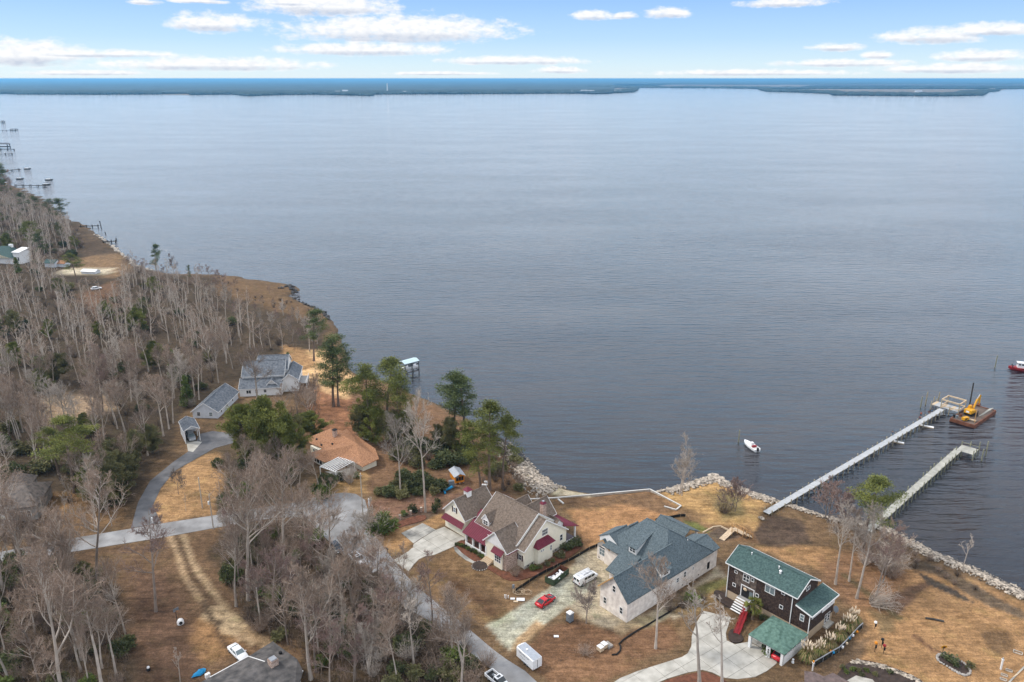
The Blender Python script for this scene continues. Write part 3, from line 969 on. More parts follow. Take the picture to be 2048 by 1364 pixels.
def gable(w, r, tr, axis, a0, a1, b0, b1, zb, ze0, ze1, br, zr, ov=.4, g0=.4, g1=.4, t=.2, trim=.14):
    """gabled block: walls into w, two roof plates into r, white edge boards into tr. a runs along the ridge, b across it;
    ze0 / ze1 are the heights of the two eave edges, zr of the ridge"""
    T = swap(axis)
    s0 = (zr - ze0) / (br - (b0 - ov))
    s1 = (zr - ze1) / ((b1 + ov) - br)
    zw0, zw1 = ze0 + s0 * ov - t, ze1 + s1 * ov - t
    if w is not None:
        w.loft([[T(a, b0, zb), T(a, b1, zb), T(a, b1, zw1), T(a, br, zr - t), T(a, b0, zw0)] for a in (a0, a1)])
    A0, A1 = a0 - g0, a1 + g1
    r.slab([T(A0, b0 - ov, ze0), T(A1, b0 - ov, ze0), T(A1, br, zr), T(A0, br, zr)], t)
    r.slab([T(A0, b1 + ov, ze1), T(A1, b1 + ov, ze1), T(A1, br, zr - .002), T(A0, br, zr - .002)], t)
    r.beam(T(A0 + .02, br, zr + .02), T(A1 - .02, br, zr + .02), .34, .07)
    if tr is not None:
        for A in (A0 - .02, A1 + .02):
            tr.beam(T(A, b0 - ov, ze0 - .09), T(A, br, zr - .09), .07, .26)
            tr.beam(T(A, b1 + ov, ze1 - .09), T(A, br, zr - .09), .07, .26)
        tr.beam(T(A0, b0 - ov - .03, ze0 - .11), T(A1, b0 - ov - .03, ze0 - .11), .1, trim)
        tr.beam(T(A0, b1 + ov + .03, ze1 - .11), T(A1, b1 + ov + .03, ze1 - .11), .1, trim)


def panel(face, along, z, plane, w, h, d0, d1):
    """box on a wall face: from d0 to d1 outside the plane"""
    m = MB()
    sg = -1 if face[0] == '-' else 1
    p0, p1 = sorted((plane + sg * d0, plane + sg * d1))
    if face[1] == 'u':
        m.box(p0, p1, along - w / 2, along + w / 2, z - h / 2, z + h / 2)
    else:
        m.box(along - w / 2, along + w / 2, p0, p1, z - h / 2, z + h / 2)
    return m


def join(dst, src):
    n = len(dst.v)
    dst.v += src.v
    dst.f += [tuple(i + n for i in f) for f in src.f]
    dst.m += src.m
    return dst


def window(t, face, along, z, plane, w, h, nx=1, ny=2, fr=None, gl=None, fw=.11):
    """a window: frame with its bars, and the pane as its sub-part"""
    f = MB()
    for s in (-1, 1):
        join(f, panel(face, along + s * (w / 2 - fw / 2), z, plane, fw, h, -.02, .07))
        join(f, panel(face, along, z + s * (h / 2 - fw / 2), plane, w - 2 * fw, fw, -.02, .068))
    for i in range(1, nx):
        join(f, panel(face, along - w / 2 + w * i / nx, z, plane, .10 if nx < 5 else .07, h - 2 * fw, .0, .06))
    for j in range(1, ny):
        join(f, panel(face, along, z - h / 2 + h * j / ny, plane, w - 2 * fw, .08, .0, .055))
    o = f.build('window', fr or M['white'], t)
    panel(face, along, z, plane, w - .05, h - .05, -.01, .025).build('pane', gl or M['glass'], o)
    return o


def metal_roof(t, e0, e1, t1, t0, n, name='porch_roof'):
    """standing-seam plate from eave edge e0-e1 up to t0-t1"""
    m = MB()
    m.slab([e0, e1, t1, t0], .1)
    e0, e1, t1, t0 = map(Vector, (e0, e1, t1, t0))
    up = Vector((0, 0, .06))
    for i in range(n + 1):
        k = i / n
        m.beam(e0.lerp(e1, k) + up, t0.lerp(t1, k) + up, .07, .1)
    return m.build(name, M['red_metal'], t)


def poly_clip(poly, nx_, ny_, c):
    """keep the side nx*x + ny*y <= c"""
    out = []
    for i in range(len(poly)):
        p, q_ = poly[i], poly[(i + 1) % len(poly)]
        dp, dq = nx_ * p[0] + ny_ * p[1] - c, nx_ * q_[0] + ny_ * q_[1] - c
        if dp <= 0:
            out.append(p)
        if (dp < 0 < dq) or (dq < 0 < dp):
            k = dp / (dp - dq)
            out.append((p[0] + (q_[0] - p[0]) * k, p[1] + (q_[1] - p[1]) * k))
    return out


def slabs(t, outline, ang, step_u, step_v, m, z0=-.1, z1=.05, gap=.05, off=(0, 0), name='slab'):
    """concrete poured in bays: the outline cut by a grid turned by ang, every bay a piece of its own"""
    ca, sa = math.cos(ang), math.sin(ang)
    pl = [((x * ca + y * sa), (-x * sa + y * ca)) for x, y in outline]
    us, vs_ = [p[0] for p in pl], [p[1] for p in pl]
    u = math.floor((min(us) - off[0]) / step_u) * step_u + off[0]
    while u < max(us):
        v = math.floor((min(vs_) - off[1]) / step_v) * step_v + off[1]
        while v < max(vs_):
            c = pl
            for nx_, ny_, lim in ((-1, 0, -(u + gap / 2)), (1, 0, u + step_u - gap / 2), (0, -1, -(v + gap / 2)), (0, 1, v + step_v - gap / 2)):
                c = poly_clip(c, nx_, ny_, lim)
                if len(c) < 3:
                    break
            if len(c) >= 3:
                ar = abs(sum(c[i][0] * c[(i + 1) % len(c)][1] - c[(i + 1) % len(c)][0] * c[i][1] for i in range(len(c)))) / 2
                if ar > .15:
                    dz = rnd.uniform(-.008, .008)
                    MB().prism([(a * ca - b_ * sa, a * sa + b_ * ca) for a, b_ in c], z0, z1 + dz).build(name, m, t)
            v += step_v
        u += step_u


# ------------------------------------------------------------------ cream house with red metal porch roofs
CA = R(43.912)
H1 = thing('cream_house', 'large cream house with brown shingle roof and red metal porch roofs', 'house', (2.872, 161.72, LAND), CA)
w, r_, tr = MB(), MB(), MB()
# main block, and its slightly lower end towards the building site
gable(w, r_, tr, 'v', 2.25, 16.7, 0, 14.6, 0, 5.5, 5.1, 7.0, 11.15, .4, .02, .4)
gable(w, r_, tr, 'v', 0, 2.2, .02, 14.58, 0, 4.9, 4.58, 7.0, 10.5, .4, .4, -.01)
# front bay under its own gable
gable(w, r_, tr, 'u', -3.56, 2.2, 2.36, 9.7, 0, 4.88, 5.0, 6.1, 8.95, .5, .35, .6)
# garage wing
gable(w, r_, tr, 'u', -1.18, 9.1, 19.9, 27.8, 0, 4.98, 4.98, 23.86, 9.28, .4, .35, .3)
# link between garage and house
gable(w, r_, None, 'v', 16.7, 19.9, 3.0, 9.0, 0, 3.9, 3.9, 6.0, 6.6, .3, 0, 0)
# rear wings
gable(w, r_, tr, 'u', 8.0, 17.2, 6.4, 12.6, 0, 5.2, 5.2, 9.5, 9.0, .4, -.5, .3)
gable(w, r_, tr, 'u', 8.0, 15.0, 12.4, 16.0, 0, 6.0, 6.0, 14.2, 8.3, .3, -.5, .3)
w.build('wall', M['cream'], H1)
rf = r_.build('roof', M['brown_roof'], H1)
tr.build('fascia', M['white'], H1)
# small gable near the ridge at the rear right
w, r2, tr = MB(), MB(), MB()
gable(w, r2, tr, 'v', 1.2, 6.0, 11.6, 14.6, 4.5, 5.7, 5.7, 13.1, 7.4, .3, .15, .2)
w.build('rear_dormer', M['white'], H1)
r2.build('dormer_roof', M['brown_roof'], H1)
# front dormer above the porch
d = MB()
d.loft([[(a, 12.5, 4.8), (a, 14.8, 4.8), (a, 14.8, 7.35), (a, 13.65, 8.75), (a, 12.5, 7.35)] for a in (.15, 4.2)])
dm = d.build('dormer', M['white'], H1)
d = MB()
for s, e in ((12.2, 12.5), (15.1, 14.8)):
    d.slab([(.05, s, 7.06), (4.6, s, 7.06), (4.6, 13.65, 8.85), (.05, 13.65, 8.85 + .001 * s)], .1)
d.build('dormer_roof', M['brown_roof'], dm)
d = MB()
for s in (12.2, 15.1):
    d.beam((.03, s, 7.02), (.03, 13.65, 8.82), .08, .24)
d.build('dormer_fascia', M['white'], dm)
window(dm, '-u', 13.65, 6.55, .15, 1.7, 1.35, 2, 2)
# porch between bay and garage
P1 = MB().box(-3.25, 0, 9.7, 17.5, 0, .85).build('porch_floor', M['porch'], H1)
MB().box(-3.3, -3.1, 9.7, 17.5, .1, .92).build('porch_edge', M['white'], H1)
metal_roof(H1, (-3.7, 9.6, 3.55), (-3.7, 18.0, 3.55), (.1, 18.0, 5.75), (.1, 9.6, 5.75), 14)
for v in (17.3, 14.75, 12.2, 9.95):
    MB().cbox((-3.0, v, 2.15), (.42, .42, 2.7)).build('porch_column', M['white'], H1)
MB().cbox((-3.45, 9.45, 2.15), (.36, .36, 2.7)).build('porch_column', M['white'], H1)
MB().beam((-3.1, 9.4, 3.5), (-3.1, 17.5, 3.5), .25, .3).build('porch_beam', M['white'], H1)
window(H1, '-u', 12.3, 2.3, 0, 1.5, 1.8, 2, 2)
window(H1, '-u', 15.6, 2.3, 0, 1.5, 1.8, 2, 2)
panel('-u', 10.6, 1.95, 0, 1.1, 2.1, 0, .06).build('front_door', M['shutter'], H1)
st = MB()
for i in range(5):
    st.box(-3.5 - .38 * (i + 1), -3.5 - .38 * i + .02 * i, 6.85, 9.55, 0, .85 - .165 * (i + .1))
st.build('front_steps', M['tan'], H1)
# bay: window box, brick side, little red roofs
MB().box(-4.05, -3.5, 3.35, 6.15, 0, 4.05).build('bay_window_box', M['cream'], H1)
metal_roof(H1, (-4.75, 3.0, 3.95), (-4.75, 6.5, 3.95), (-3.5, 6.5, 4.95), (-3.5, 3.0, 4.95), 7, 'bay_roof')
window(H1, '-u', 4.8, 2.55, -4.05, 2.1, 2.2, 3, 3)
MB().box(-3.62, .0, 2.24, 2.40, 0, 4.55).build('brick_wall', M['brick'], H1)
MB().box(-3.68, -3.5, 2.25, 3.4, 0, 4.0).build('brick_return', M['brick'], H1)
metal_roof(H1, (-3.9, 1.7, 4.62), (-.2, 1.7, 4.62), (-.2, 2.4, 5.1), (-3.9, 2.4, 5.1), 5, 'side_eave_roof')
panel('-u', 7.0, 6.9, -3.56, 3.6, .16, 0, .08).build('gable_board', M['white'], H1)
MB().slab([(-3.64, 3.4, 5.3), (-3.64, 8.9, 5.3), (-3.64, 6.1, 8.5)], .06, (-1, 0, 0)).build('gable_siding', M['white'], H1)
# front window with shutters beside the brick
window(H1, '-u', 1.35, 2.6, 0, .9, 1.5, 1, 2)
for s in (-.72, .72):
    panel('-u', 1.35 + s, 2.6, 0, .36, 1.55, 0, .07).build('shutter', M['shutter'], H1)
# garage: doors, awning, window
for v in (25.7, 21.9):
    dr = panel('-u', v, 1.25, -1.18, 3.1, 2.4, -.02, .05).build('garage_door', M['cream'], H1)
    for j in range(1, 4):
        panel('-u', v, .05 + .6 * j, -1.23, 3.05, .05, 0, .03).build('door_rail', M['white'], dr)
metal_roof(H1, (-2.35, 19.9, 2.85), (-2.35, 27.9, 2.85), (-1.15, 27.4, 3.95), (-1.15, 20.2, 3.95), 15, 'garage_awning')
window(H1, '-u', 23.85, 6.35, -1.18, 1.0, 1.45, 1, 2, gl=M['glass2'])
for s in (-.78, .78):
    panel('-u', 23.85 + s, 6.35, -1.18, .38, 1.6, 0, .07).build('shutter', M['shutter'], H1)
metal_roof(H1, (1.6, 17.0, 4.4), (1.6, 19.85, 4.4), (4.3, 19.85, 6.1), (4.3, 17.0, 6.1), 4, 'link_roof')
# cupola on the garage ridge
cu = MB().box(2.55, 3.95, 23.15, 24.55, 8.3, 10.35).build('cupola', M['white'], H1)
c = MB()
cx, cy = 3.25, 23.85
rim = [(cx - 1, cy - 1, 10.35), (cx + 1, cy - 1, 10.35), (cx + 1, cy + 1, 10.35), (cx - 1, cy + 1, 10.35)]
c.add(rim + [(cx, cy, 11.35)], [(0, 1, 4), (1, 2, 4), (2, 3, 4), (3, 0, 4), (3, 2, 1, 0)])
c.build('cupola_roof', M['red_metal'], cu)
# chimney
ch = MB().box(10.9, 12.1, 4.5, 5.6, 6.5, 10.9).build('chimney', M['brick'], H1)
c = MB()
c.loft([[(10.8, 4.4, 10.9), (12.2, 4.4, 10.9), (12.2, 5.7, 10.9), (10.8, 5.7, 10.9)], [(11.1, 4.7, 11.4), (11.9, 4.7, 11.4), (11.9, 5.4, 11.4), (11.1, 5.4, 11.4)]])
c.build('chimney_cap', M['red_metal'], ch)
MB().box(11.25, 11.75, 4.82, 5.28, 11.38, 11.6).build('flue', M['metal'], ch)
# side wall: windows and the bump-out with hipped red roof
window(H1, '-v', 6.9, 7.1, 0, 2.0, 1.7, 3, 2)
window(H1, '-v', 12.75, 3.05, 0, 1.05, 1.75, 1, 2)
MB().box(3.5, 8.5, -1.15, .05, 0, 4.6).build('bump_out', M['cream'], H1)
c = MB()
hip = [(3.0, -1.7, 4.6), (8.95, -1.7, 4.65), (8.0, .05, 5.95), (4.0, .05, 5.95)]
c.slab(hip, .12)
c.slab([(3.0, -1.7, 4.6), (4.0, .05, 5.95), (3.0, .05, 4.6)], .1)
c.slab([(8.95, -1.7, 4.65), (8.95, .05, 4.65), (8.0, .05, 5.95)], .1)
for i in range(1, 12):
    k = i / 12
    a_, b_ = Vector(hip[0]).lerp(Vector(hip[1]), k), Vector(hip[3]).lerp(Vector(hip[2]), k)
    c.beam(a_ + Vector((0, 0, .05)), b_ + Vector((0, 0, .05)), .06, .09)
c.build('bump_out_roof', M['red_metal'], H1)
window(H1, '-v', 4.6, 3.4, -1.15, .5, .55, 1, 1)
window(H1, '-v', 5.3, 3.4, -1.15, .5, .55, 1, 1)
window(H1, '-v', 7.9, 2.9, -1.15, .6, 1.5, 1, 2)
for u in (1.2, 2.6, 9.6, 10.8):
    panel('-v', u, .45, -.07, .5, .35, 0, .04).build('foundation_vent', M['dark'], H1)
MB().box(-.06, 14.6, -.07, .0, 0, .75).build('foundation', M['concrete'], H1)
# rear porch
MB().box(14.6, 18.4, .2, 7.0, 0, .55).build('rear_porch_floor', M['purple'], H1)
metal_roof(H1, (18.9, -.3, 3.9), (18.9, 7.3, 3.9), (14.5, 7.3, 5.6), (14.5, .3, 5.3), 12, 'rear_porch_roof')
for v in (.3, 3.6, 6.8):
    MB().cbox((18.15, v, 2.2), (.34, .34, 3.4)).build('porch_column', M['white'], H1)
MB().beam((14.6, .1, .85), (18.4, .1, .85), .1, .3).build('porch_rail', M['white'], H1)

# ------------------------------------------------------------------ half-built brick house with blue-grey roof
NA = R(40.785)
H2 = thing('new_house', 'unfinished limewashed brick house with slate blue roof', 'house', (24.351, 142.162, LAND), NA)
w, r_, tr = MB(), MB(), MB()
gable(w, r_, None, 'u', 0, 19.5, 0, 7.78, 0, 5.1, 5.1, 3.9, 9.55, .4, .4, 0)       # garage wing
# main hipped roof
zp = 11.6
PK, PK2 = (20.7, 12.65, zp), (20.7, 6.2, zp)
EF, ER, EB, EL = 12.0, -.4, 29.8, 18.6
ZE = 5.1
r_.slab([(EF, EL, ZE), (EF, ER, ZE), PK2, PK], .2)
r_.slab([(EF, ER, ZE), (EB, ER, ZE), PK2], .2)
r_.slab([(EB, ER, ZE), (EB, EL, ZE), PK, PK2], .2)
r_.slab([(EB, EL, ZE), (EF, EL, ZE), PK], .2)
w.box(12.6, 29.3, 0.01, 18.2, 0, 5.2)
r_.beam((20.7, 6.2, zp + .03), (20.7, 12.65, zp + .03), .3, .08)
r_.beam(PK2, (EB, ER, ZE + .05), .25, .08)
# entry gable and the roof behind it
gable(w, r_, None, 'u', 12.96, 25.0, 16.93, 20.845, 0, 4.23, 4.23, 18.9, 6.05, .35, .4, .3)
# right rear wing
gable(w, r_, None, 'u', 26.0, 31.85, .012, 7.2, 0, 5.14, 5.14, 3.5, 7.0, .4, 0, .35)
# covered terrace at the rear
gable(None, r_, None, 'v', 8.2, 16.8, 29.0, 35.5, 3.0, 4.7, 4.2, 31.6, 6.4, .3, .3, .3)
for p in ((35.2, 8.6), (35.2, 12.5), (35.2, 16.4)):
    w.cbox((p[0], p[1], 2.1), (.5, .5, 4.2))
# link roof between garage and entry
w.box(8.0, 12.7, 7.7, 12.4, 0, 3.4)
r_.slab([(7.2, 12.9, 3.4), (7.2, 7.8, 3.4), (13.2, 7.8, 6.4), (13.2, 12.9, 6.4)], .18)
w.build('wall', M['limebrick'], H2)
r_.build('roof', M['blue_roof'], H2)
# bare timber edges not yet boxed in
for a_, b_ in (((-.44, 8.18, 5.0), (-.44, 3.9, 9.45)), ((12.52, 21.2, 4.15), (12.52, 18.9, 5.95)), ((12.52, 16.6, 4.15), (12.52, 18.9, 5.95)), ((12.9, 16.55, 4.1), (15.5, 16.55, 4.1))):
    MB().beam(a_, b_, .1, .28).build('timber_fascia', M['wood'], H2)
# dormer towards the street
d = MB()
d.loft([[(13.4, v, 5.8), (13.4, v, 8.05), (19.0, v, 10.1)] for v in (9.3, 11.5)])
dm = d.build('dormer', M['white'], H2)
MB().slab([(13.0, 8.95, 8.0), (13.0, 11.85, 8.0), (19.2, 11.85, 10.4), (19.2, 8.95, 10.4)], .14).build('dormer_roof', M['blue_roof'], dm)
window(dm, '-u', 10.4, 7.2, 13.4, 1.8, 1.35, 2, 2)
# shed dormer on the garage slope
d = MB()
d.loft([[(u, .25, 5.5), (u, .25, 7.2), (u, 3.7, 9.0)] for u in (11.3, 14.3)])
dm = d.build('dormer', M['white'], H2)
MB().slab([(10.95, -.1, 7.1), (14.7, -.1, 7.1), (14.7, 3.9, 9.25), (10.95, 3.9, 9.25)], .14).build('dormer_roof', M['blue_roof'], dm)
window(dm, '-v', 12.9, 6.55, .25, 1.7, 1.0, 2, 2)
# upper street gable behind the entry, with white gable wall
w, r_ = MB(), MB()
gable(w, r_, None, 'u', 13.45, 19.5, 14.6, 20.6, 4.5, 6.0, 6.0, 17.6, 8.0, .35, .12, 0)
w.build('upper_gable', M['white'], H2)
r_.build('upper_gable_roof', M['blue_roof'], H2)
# windows
window(H2, '-u', 18.85, 2.35, 12.96, 2.7, 1.9, 3, 2, gl=M['glass2'])
panel('-u', 18.85, 3.55, 12.96, 2.6, .32, 0, .06).build('transom', M['glass'], H2)
for (v, z) in ((3.85, 6.4), (6.3, 2.2), (1.6, 2.2)):
    window(H2, '-u', v, z, 0, .95, 1.65, 1, 2)
for (u, z, ww, hh) in ((17.0, 2.9, .9, 1.2), (19.6, 3.2, .9, 1.6), (22.6, 3.5, .5, .8), (14.0, 2.6, .5, .6)):
    window(H2, '-v', u, z, 0, ww, hh, 1, 2)
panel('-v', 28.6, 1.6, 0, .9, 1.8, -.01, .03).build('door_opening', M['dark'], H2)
for u in (16.0, 19.0, 22.0, 25.0):
    panel('-v', u, .7, 0, .35, .25, 0, .03).build('foundation_vent', M['dark'], H2)
for v in (17.6, 20.2):
    panel('-u', v, .5, 12.96, .4, .25, 0, .03).build('foundation_vent', M['dark'], H2)
for (u, v, z) in ((24.2, 3.2, 8.4), (16.6, 17.9, 5.9)):
    MB().lathe([(.09, 0), (.09, .55)], 6, (u, v, z)).build('vent_pipe', M['white'], H2)

# ------------------------------------------------------------------ dark shingled house with green roof
DA = R(41.602)
H3 = thing('dark_house', 'tall dark brown shingled house with green roof and white trim', 'house', (60.701, 136.427, LAND), DA)
w, r_, tr = MB(), MB(), MB()
gable(w, r_, tr, 'v', 3.16, 19.5, 0, 8.4, 2.1, 8.95, 8.95, 4.2, 11.45, .5, .3, .6, .2, .22)
w.box(0.01, 10.2, 0, 3.16, 2.1, 6.4)
w.add([(0.01, 0, 6.4), (10.2, 0, 6.4), (10.2, 3.1, 7.1), (0.01, 3.1, 7.1), (.01, 3.1, 6.4), (10.2, 3.1, 6.4)], [(0, 1, 2, 3), (0, 3, 4), (1, 5, 2)])
w.build('wall', M['shake'], H3)
r_.slab([(-.5, -.65, 6.5), (10.6, -.65, 6.5), (10.6, 3.2, 7.42), (-.5, 3.2, 7.42)], .2)
r_.build('roof', M['green_roof'], H3)
tr.beam((-.53, -.65, 6.4), (-.53, 3.1, 7.3), .07, .3)
tr.beam((10.63, -.65, 6.4), (10.63, 3.2, 7.3), .07, .3)
tr.beam((-.5, -.7, 6.4), (10.6, -.7, 6.4), .1, .3)
tr.build('fascia', M['white'], H3)
MB().box(.03, 8.37, .03, 19.47, 0, 2.12).build('basement_wall', M['tan'], H3)
MB().box(-.05, .02, 12.5, 17.6, 4.6, 8.6).build('weathered_siding', M['shake2'], H3)
for v in (19.45, 4.1, -.02):
    MB().beam((-.1, v, .3), (-.1, v, 8.7 if v > 1 else 6.4), .12, .16).build('downspout', M['white'], H3)
# windows of the long front
window(H3, '-u', 17.6, 7.55, 0, .8, .7, 1, 1)
window(H3, '-u', 17.75, 4.2, 0, .85, .85, 1, 1)
window(H3, '-u', 15.0, 7.3, -.05, 1.6, 1.7, 2, 2)
window(H3, '-u', 13.5, 7.65, -.05, .8, .85, 1, 1)
window(H3, '-u', 9.3, 7.35, 0, 2.3, 1.7, 2, 1, gl=M['glass2'])
window(H3, '-u', 6.3, 8.2, 0, .85, .8, 1, 1)
window(H3, '-u', 12.1, 4.5, 0, .85, .9, 1, 1)
window(H3, '-u', 6.4, 4.75, 0, .85, .9, 1, 1)
window(H3, '-u', 1.65, 4.75, 0, .95, 1.55, 1, 2, gl=M['glass2'])
# entrance
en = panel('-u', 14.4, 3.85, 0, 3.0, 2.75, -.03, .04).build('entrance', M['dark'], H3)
fr_ = MB()
for s in (-1.55, 1.55):
    join(fr_, panel('-u', 14.4 + s, 3.85, 0, .2, 2.95, 0, .12))
join(fr_, panel('-u', 14.4, 5.3, 0, 3.3, .2, 0, .12))
fr_.build('door_frame', M['white'], en)
MB().lathe([(.42, 0), (.5, .2), (.3, .5), (.05, .6)], 8, (-.25, 14.9, 4.4), .4, 1).build('wreath', M['pine'], en)
panel('-u', 13.5, 3.5, 0, .8, 2.0, .05, .09).build('door_leaf', M['glass2'], en)
for i in range(6):
    z1 = 2.45 - .38 * i
    MB().box(-.9 - .42 * (i + 1), -.9 - .42 * i - .03, 13.0, 16.2, z1 - .1, z1).build('entrance_step', M['white'], H3)
MB().box(-.95, 0, 12.9, 16.2, 2.3, 2.5).build('entrance_landing', M['deck'], H3)
MB().box(-2.6, -.9, 12.75, 12.95, 1.4, 3.2).build('stair_wall', M['white'], H3)
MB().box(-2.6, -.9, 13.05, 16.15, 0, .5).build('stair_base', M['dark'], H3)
# gable end and low wing facing the right
window(H3, '-v', 4.2, 9.1, 3.16, 1.5, 1.0, 2, 1)
MB().lathe([(.3, 0), (.3, .1)], 10, (0, 0, 0)).build('gable_vent', M['white'], H3).matrix_basis = Matrix.Translation((2.6, 3.1, 9.9)) @ Matrix.Rotation(R(90), 4, 'X')
for u in (1.2, 2.2, 3.2, 4.2):
    window(H3, '-v', u, 5.35, 0, .85, 1.0, 1, 1, gl=M['glass2'])
MB().box(5.1, 10.25, -.08, .04, 4.3, 6.35).build('white_siding', M['white'], H3)
for u in (7.1, 8.7):
    window(H3, '-v', u, 5.4, -.08, .8, 1.0, 1, 1)
for u in (7.3, 8.5):
    window(H3, '-v', u, 1.75, .03, 1.0, 2.3, 1, 3)
MB().box(6.4, 9.4, -1.0, 0, 0, .4).build('door_step', M['concrete'], H3)
MB().box(8.3, 10.2, .05, 3.1, 0, 2.12).build('wing_wall', M['tan'], H3)
for (u, v) in ((3.5, 16.3), (3.3, 9.6)):
    MB().lathe([(.1, 0), (.1, .5), (.16, .52), (.16, .6)], 7, (u, v, 11.0)).build('vent_pipe', M['white'], H3)
MB().lathe([(.25, 0), (.25, .7), (.34, .75), (.1, .95)], 8, (2.6, 8.8, 10.4)).build('roof_vent', M['white'], H3)
# deck behind the house
MB().box(8.4, 12.4, 7.0, 15.0, 2.0, 2.2).build('rear_deck', M['deck'], H3)

# carport
CP = thing('open_carport', 'open white carport with pale green hipped roof in front of the dark house', 'carport', tuple(H3.location), DA)
c = MB()
ze, zr = 3.05, 4.25
pts = dict(a=(-10.75, 7.2, ze), b=(-10.75, -.9, ze), c=(-1.6, -.9, ze), d=(-1.6, 7.2, ze), e=(-4.6, 6.6, zr), f=(-4.6, 2.6, zr))
c.slab([pts['a'], pts['b'], (-6.6, 3.2, zr), (-5.2, 6.2, zr)], .16)
c.slab([pts['b'], pts['c'], (-3.2, 3.2, zr), (-6.6, 3.2, zr)], .16)
c.slab([pts['c'], pts['d'], (-3.4, 6.2, zr), (-3.2, 3.2, zr)], .16)
c.slab([pts['d'], pts['a'], (-5.2, 6.2, zr), (-3.4, 6.2, zr)], .16)
c.slab([(-6.6, 3.2, zr + .004), (-3.2, 3.2, zr + .004), (-3.4, 6.2, zr + .004), (-5.2, 6.2, zr + .004)], .16)
c.build('roof', M['carport_green'], CP)
c = MB()
c.box(-10.4, -1.75, -.55, -.4, 0, 1.9)
for i in range(6):
    c.box(-10.4 + 1.62 * i, -10.1 + 1.62 * i, -.55, -.4, 1.9, 2.6)
c.box(-10.4, -1.75, -.56, -.39, 2.6, 2.95)
c.build('side_wall', M['white'], CP)
for (u, v, ww) in ((-10.4, 6.85, .55), (-10.35, 3.0, .35), (-10.35, -.3, .5), (-1.9, 6.8, .3)):
    MB().cbox((u, v, 1.45), (ww, ww, 2.9)).build('post', M['white'], CP)
MB().box(-10.5, -10.25, -.6, 7.0, 2.6, 2.9).build('beam', M['white'], CP)
MB().box(-10.4, -10.28, 2.3, 3.0, 0, 2.6).build('screen_panel', M['white'], CP)
window(CP, '-u', 2.65, 1.6, -10.4, .55, 1.2, 1, 2)

# ------------------------------------------------------------------ ochre-roofed house with pergola
OA = R(46.5)
H4 = thing('ochre_house', 'low cream house with orange-brown roof and white pergola', 'house', (-44.0, 210.7, LAND), OA)


def loc4(x, y, z):
    p = P(x, y, LAND + z) - Vector(H4.location)
    ca, sa = math.cos(OA), math.sin(OA)
    return (p.x * ca + p.y * sa, -p.x * sa + p.y * ca, z)


def c4(x, y, z):
    return loc4(590 + x / 8.025, 830 + y / 8.025, z)


r_, w, tr = MB(), MB(), MB()
A_, B_, C_, D_ = c4(120, 400, 2.9), c4(575, 212, 5.6), c4(985, 455, 5.2), c4(470, 545, 2.7)
r_.slab([A_, D_, c4(620, 480, 3.6), c4(985, 455, 5.2), B_], .2)
FA, FB, FR = c4(205, 622, 4.3), c4(475, 757, 2.6), c4(722, 440, 4.45)
r_.slab([FA, FB, c4(700, 690, 2.75), c4(960, 760, 2.6), c4(1080, 832, 2.45), C_, FR], .2)
r_.slab([FA, FR, c4(600, 480, 3.7), c4(300, 588, 3.5)], .2)
r_.slab([C_, c4(1080, 832, 2.45), c4(1348, 700, 2.45)], .2)
back = c4(1348, 700, 2.45)
r_.slab([C_, back, (back[0] + 3.2, back[1] + 6, 2.6), (B_[0] + 6, B_[1] - 3, 2.9), B_], .2)
r_.slab([c4(690, 292, 4.9), c4(830, 215, 4.6), c4(985, 385, 2.9), c4(800, 375, 4.0)], .2)
r_.build('roof', M['ochre_roof'], H4)
w.prism([(.3, .2), (5.3, .2), (6.5, 8), (6.5, 22), (-3.4, 22), (-3.4, 15.5), (-6.2, 16.6), (-6.2, 10.9), (.3, 8)], 0, 2.35)
w.slab([(-6.25, 10.9, 2.3), (-6.25, 16.9, 2.3), (-6.25, 13.9, 3.9)], .12, (1, 0, 0))
w.build('wall', M['cream'], H4)
for i in range(3):
    window(H4, '-u', 12.1 + 1.45 * i, 1.3, -6.2, 1.35, 1.9, 1, 1)
window(H4, '-u', 13.5, 2.75, -6.25, 3.0, .7, 3, 1)
for v in (17.5, 20):
    window(H4, '-u', v, 1.5, -3.4, .9, 1.1, 1, 1)
ch = c4(642, 330, 5.0)
cm_ = MB().cbox((ch[0], ch[1], 5.8), (1.1, 1.1, 2.2)).build('chimney', M['brick'], H4)
MB().cbox((ch[0], ch[1], 7.0), (1.3, 1.3, .2)).build('chimney_cap', M['dark'], cm_)
for (x, y) in ((480, 268), (348, 392), (425, 485), (600, 468)):
    q_ = c4(x, y, 4.4)
    MB().cbox((q_[0], q_[1], 4.5), (.45, .45, .45)).build('roof_vent', M['dark'], H4)
PG = thing('pergola', 'white slatted pergola leaning against the orange-brown roofed house', 'pergola', tuple(H4.location), OA)
p00, p10, p11, p01 = c4(400, 825, 2.55), c4(655, 915, 2.45), c4(950, 760, 2.6), c4(700, 672, 2.75)
for i in range(8):
    k = (i + .4) / 8
    a_, b_ = Vector(p00).lerp(Vector(p10), k), Vector(p01).lerp(Vector(p11), k)
    MB().beam(a_ + Vector((0, 0, .1)), b_ + Vector((0, 0, .1)), .27, .09).build('slat', M['white'], PG)
MB().beam(p00, p10, .18, .22).build('beam', M['white'], PG)
MB().beam(p01, p11, .18, .22).build('beam', M['white'], PG)
for p in (p00, p10, p11):
    MB().box(p[0] - .1, p[0] + .1, p[1] - .1, p[1] + .1, 0, p[2] - .1).build('post', M['white'], PG)

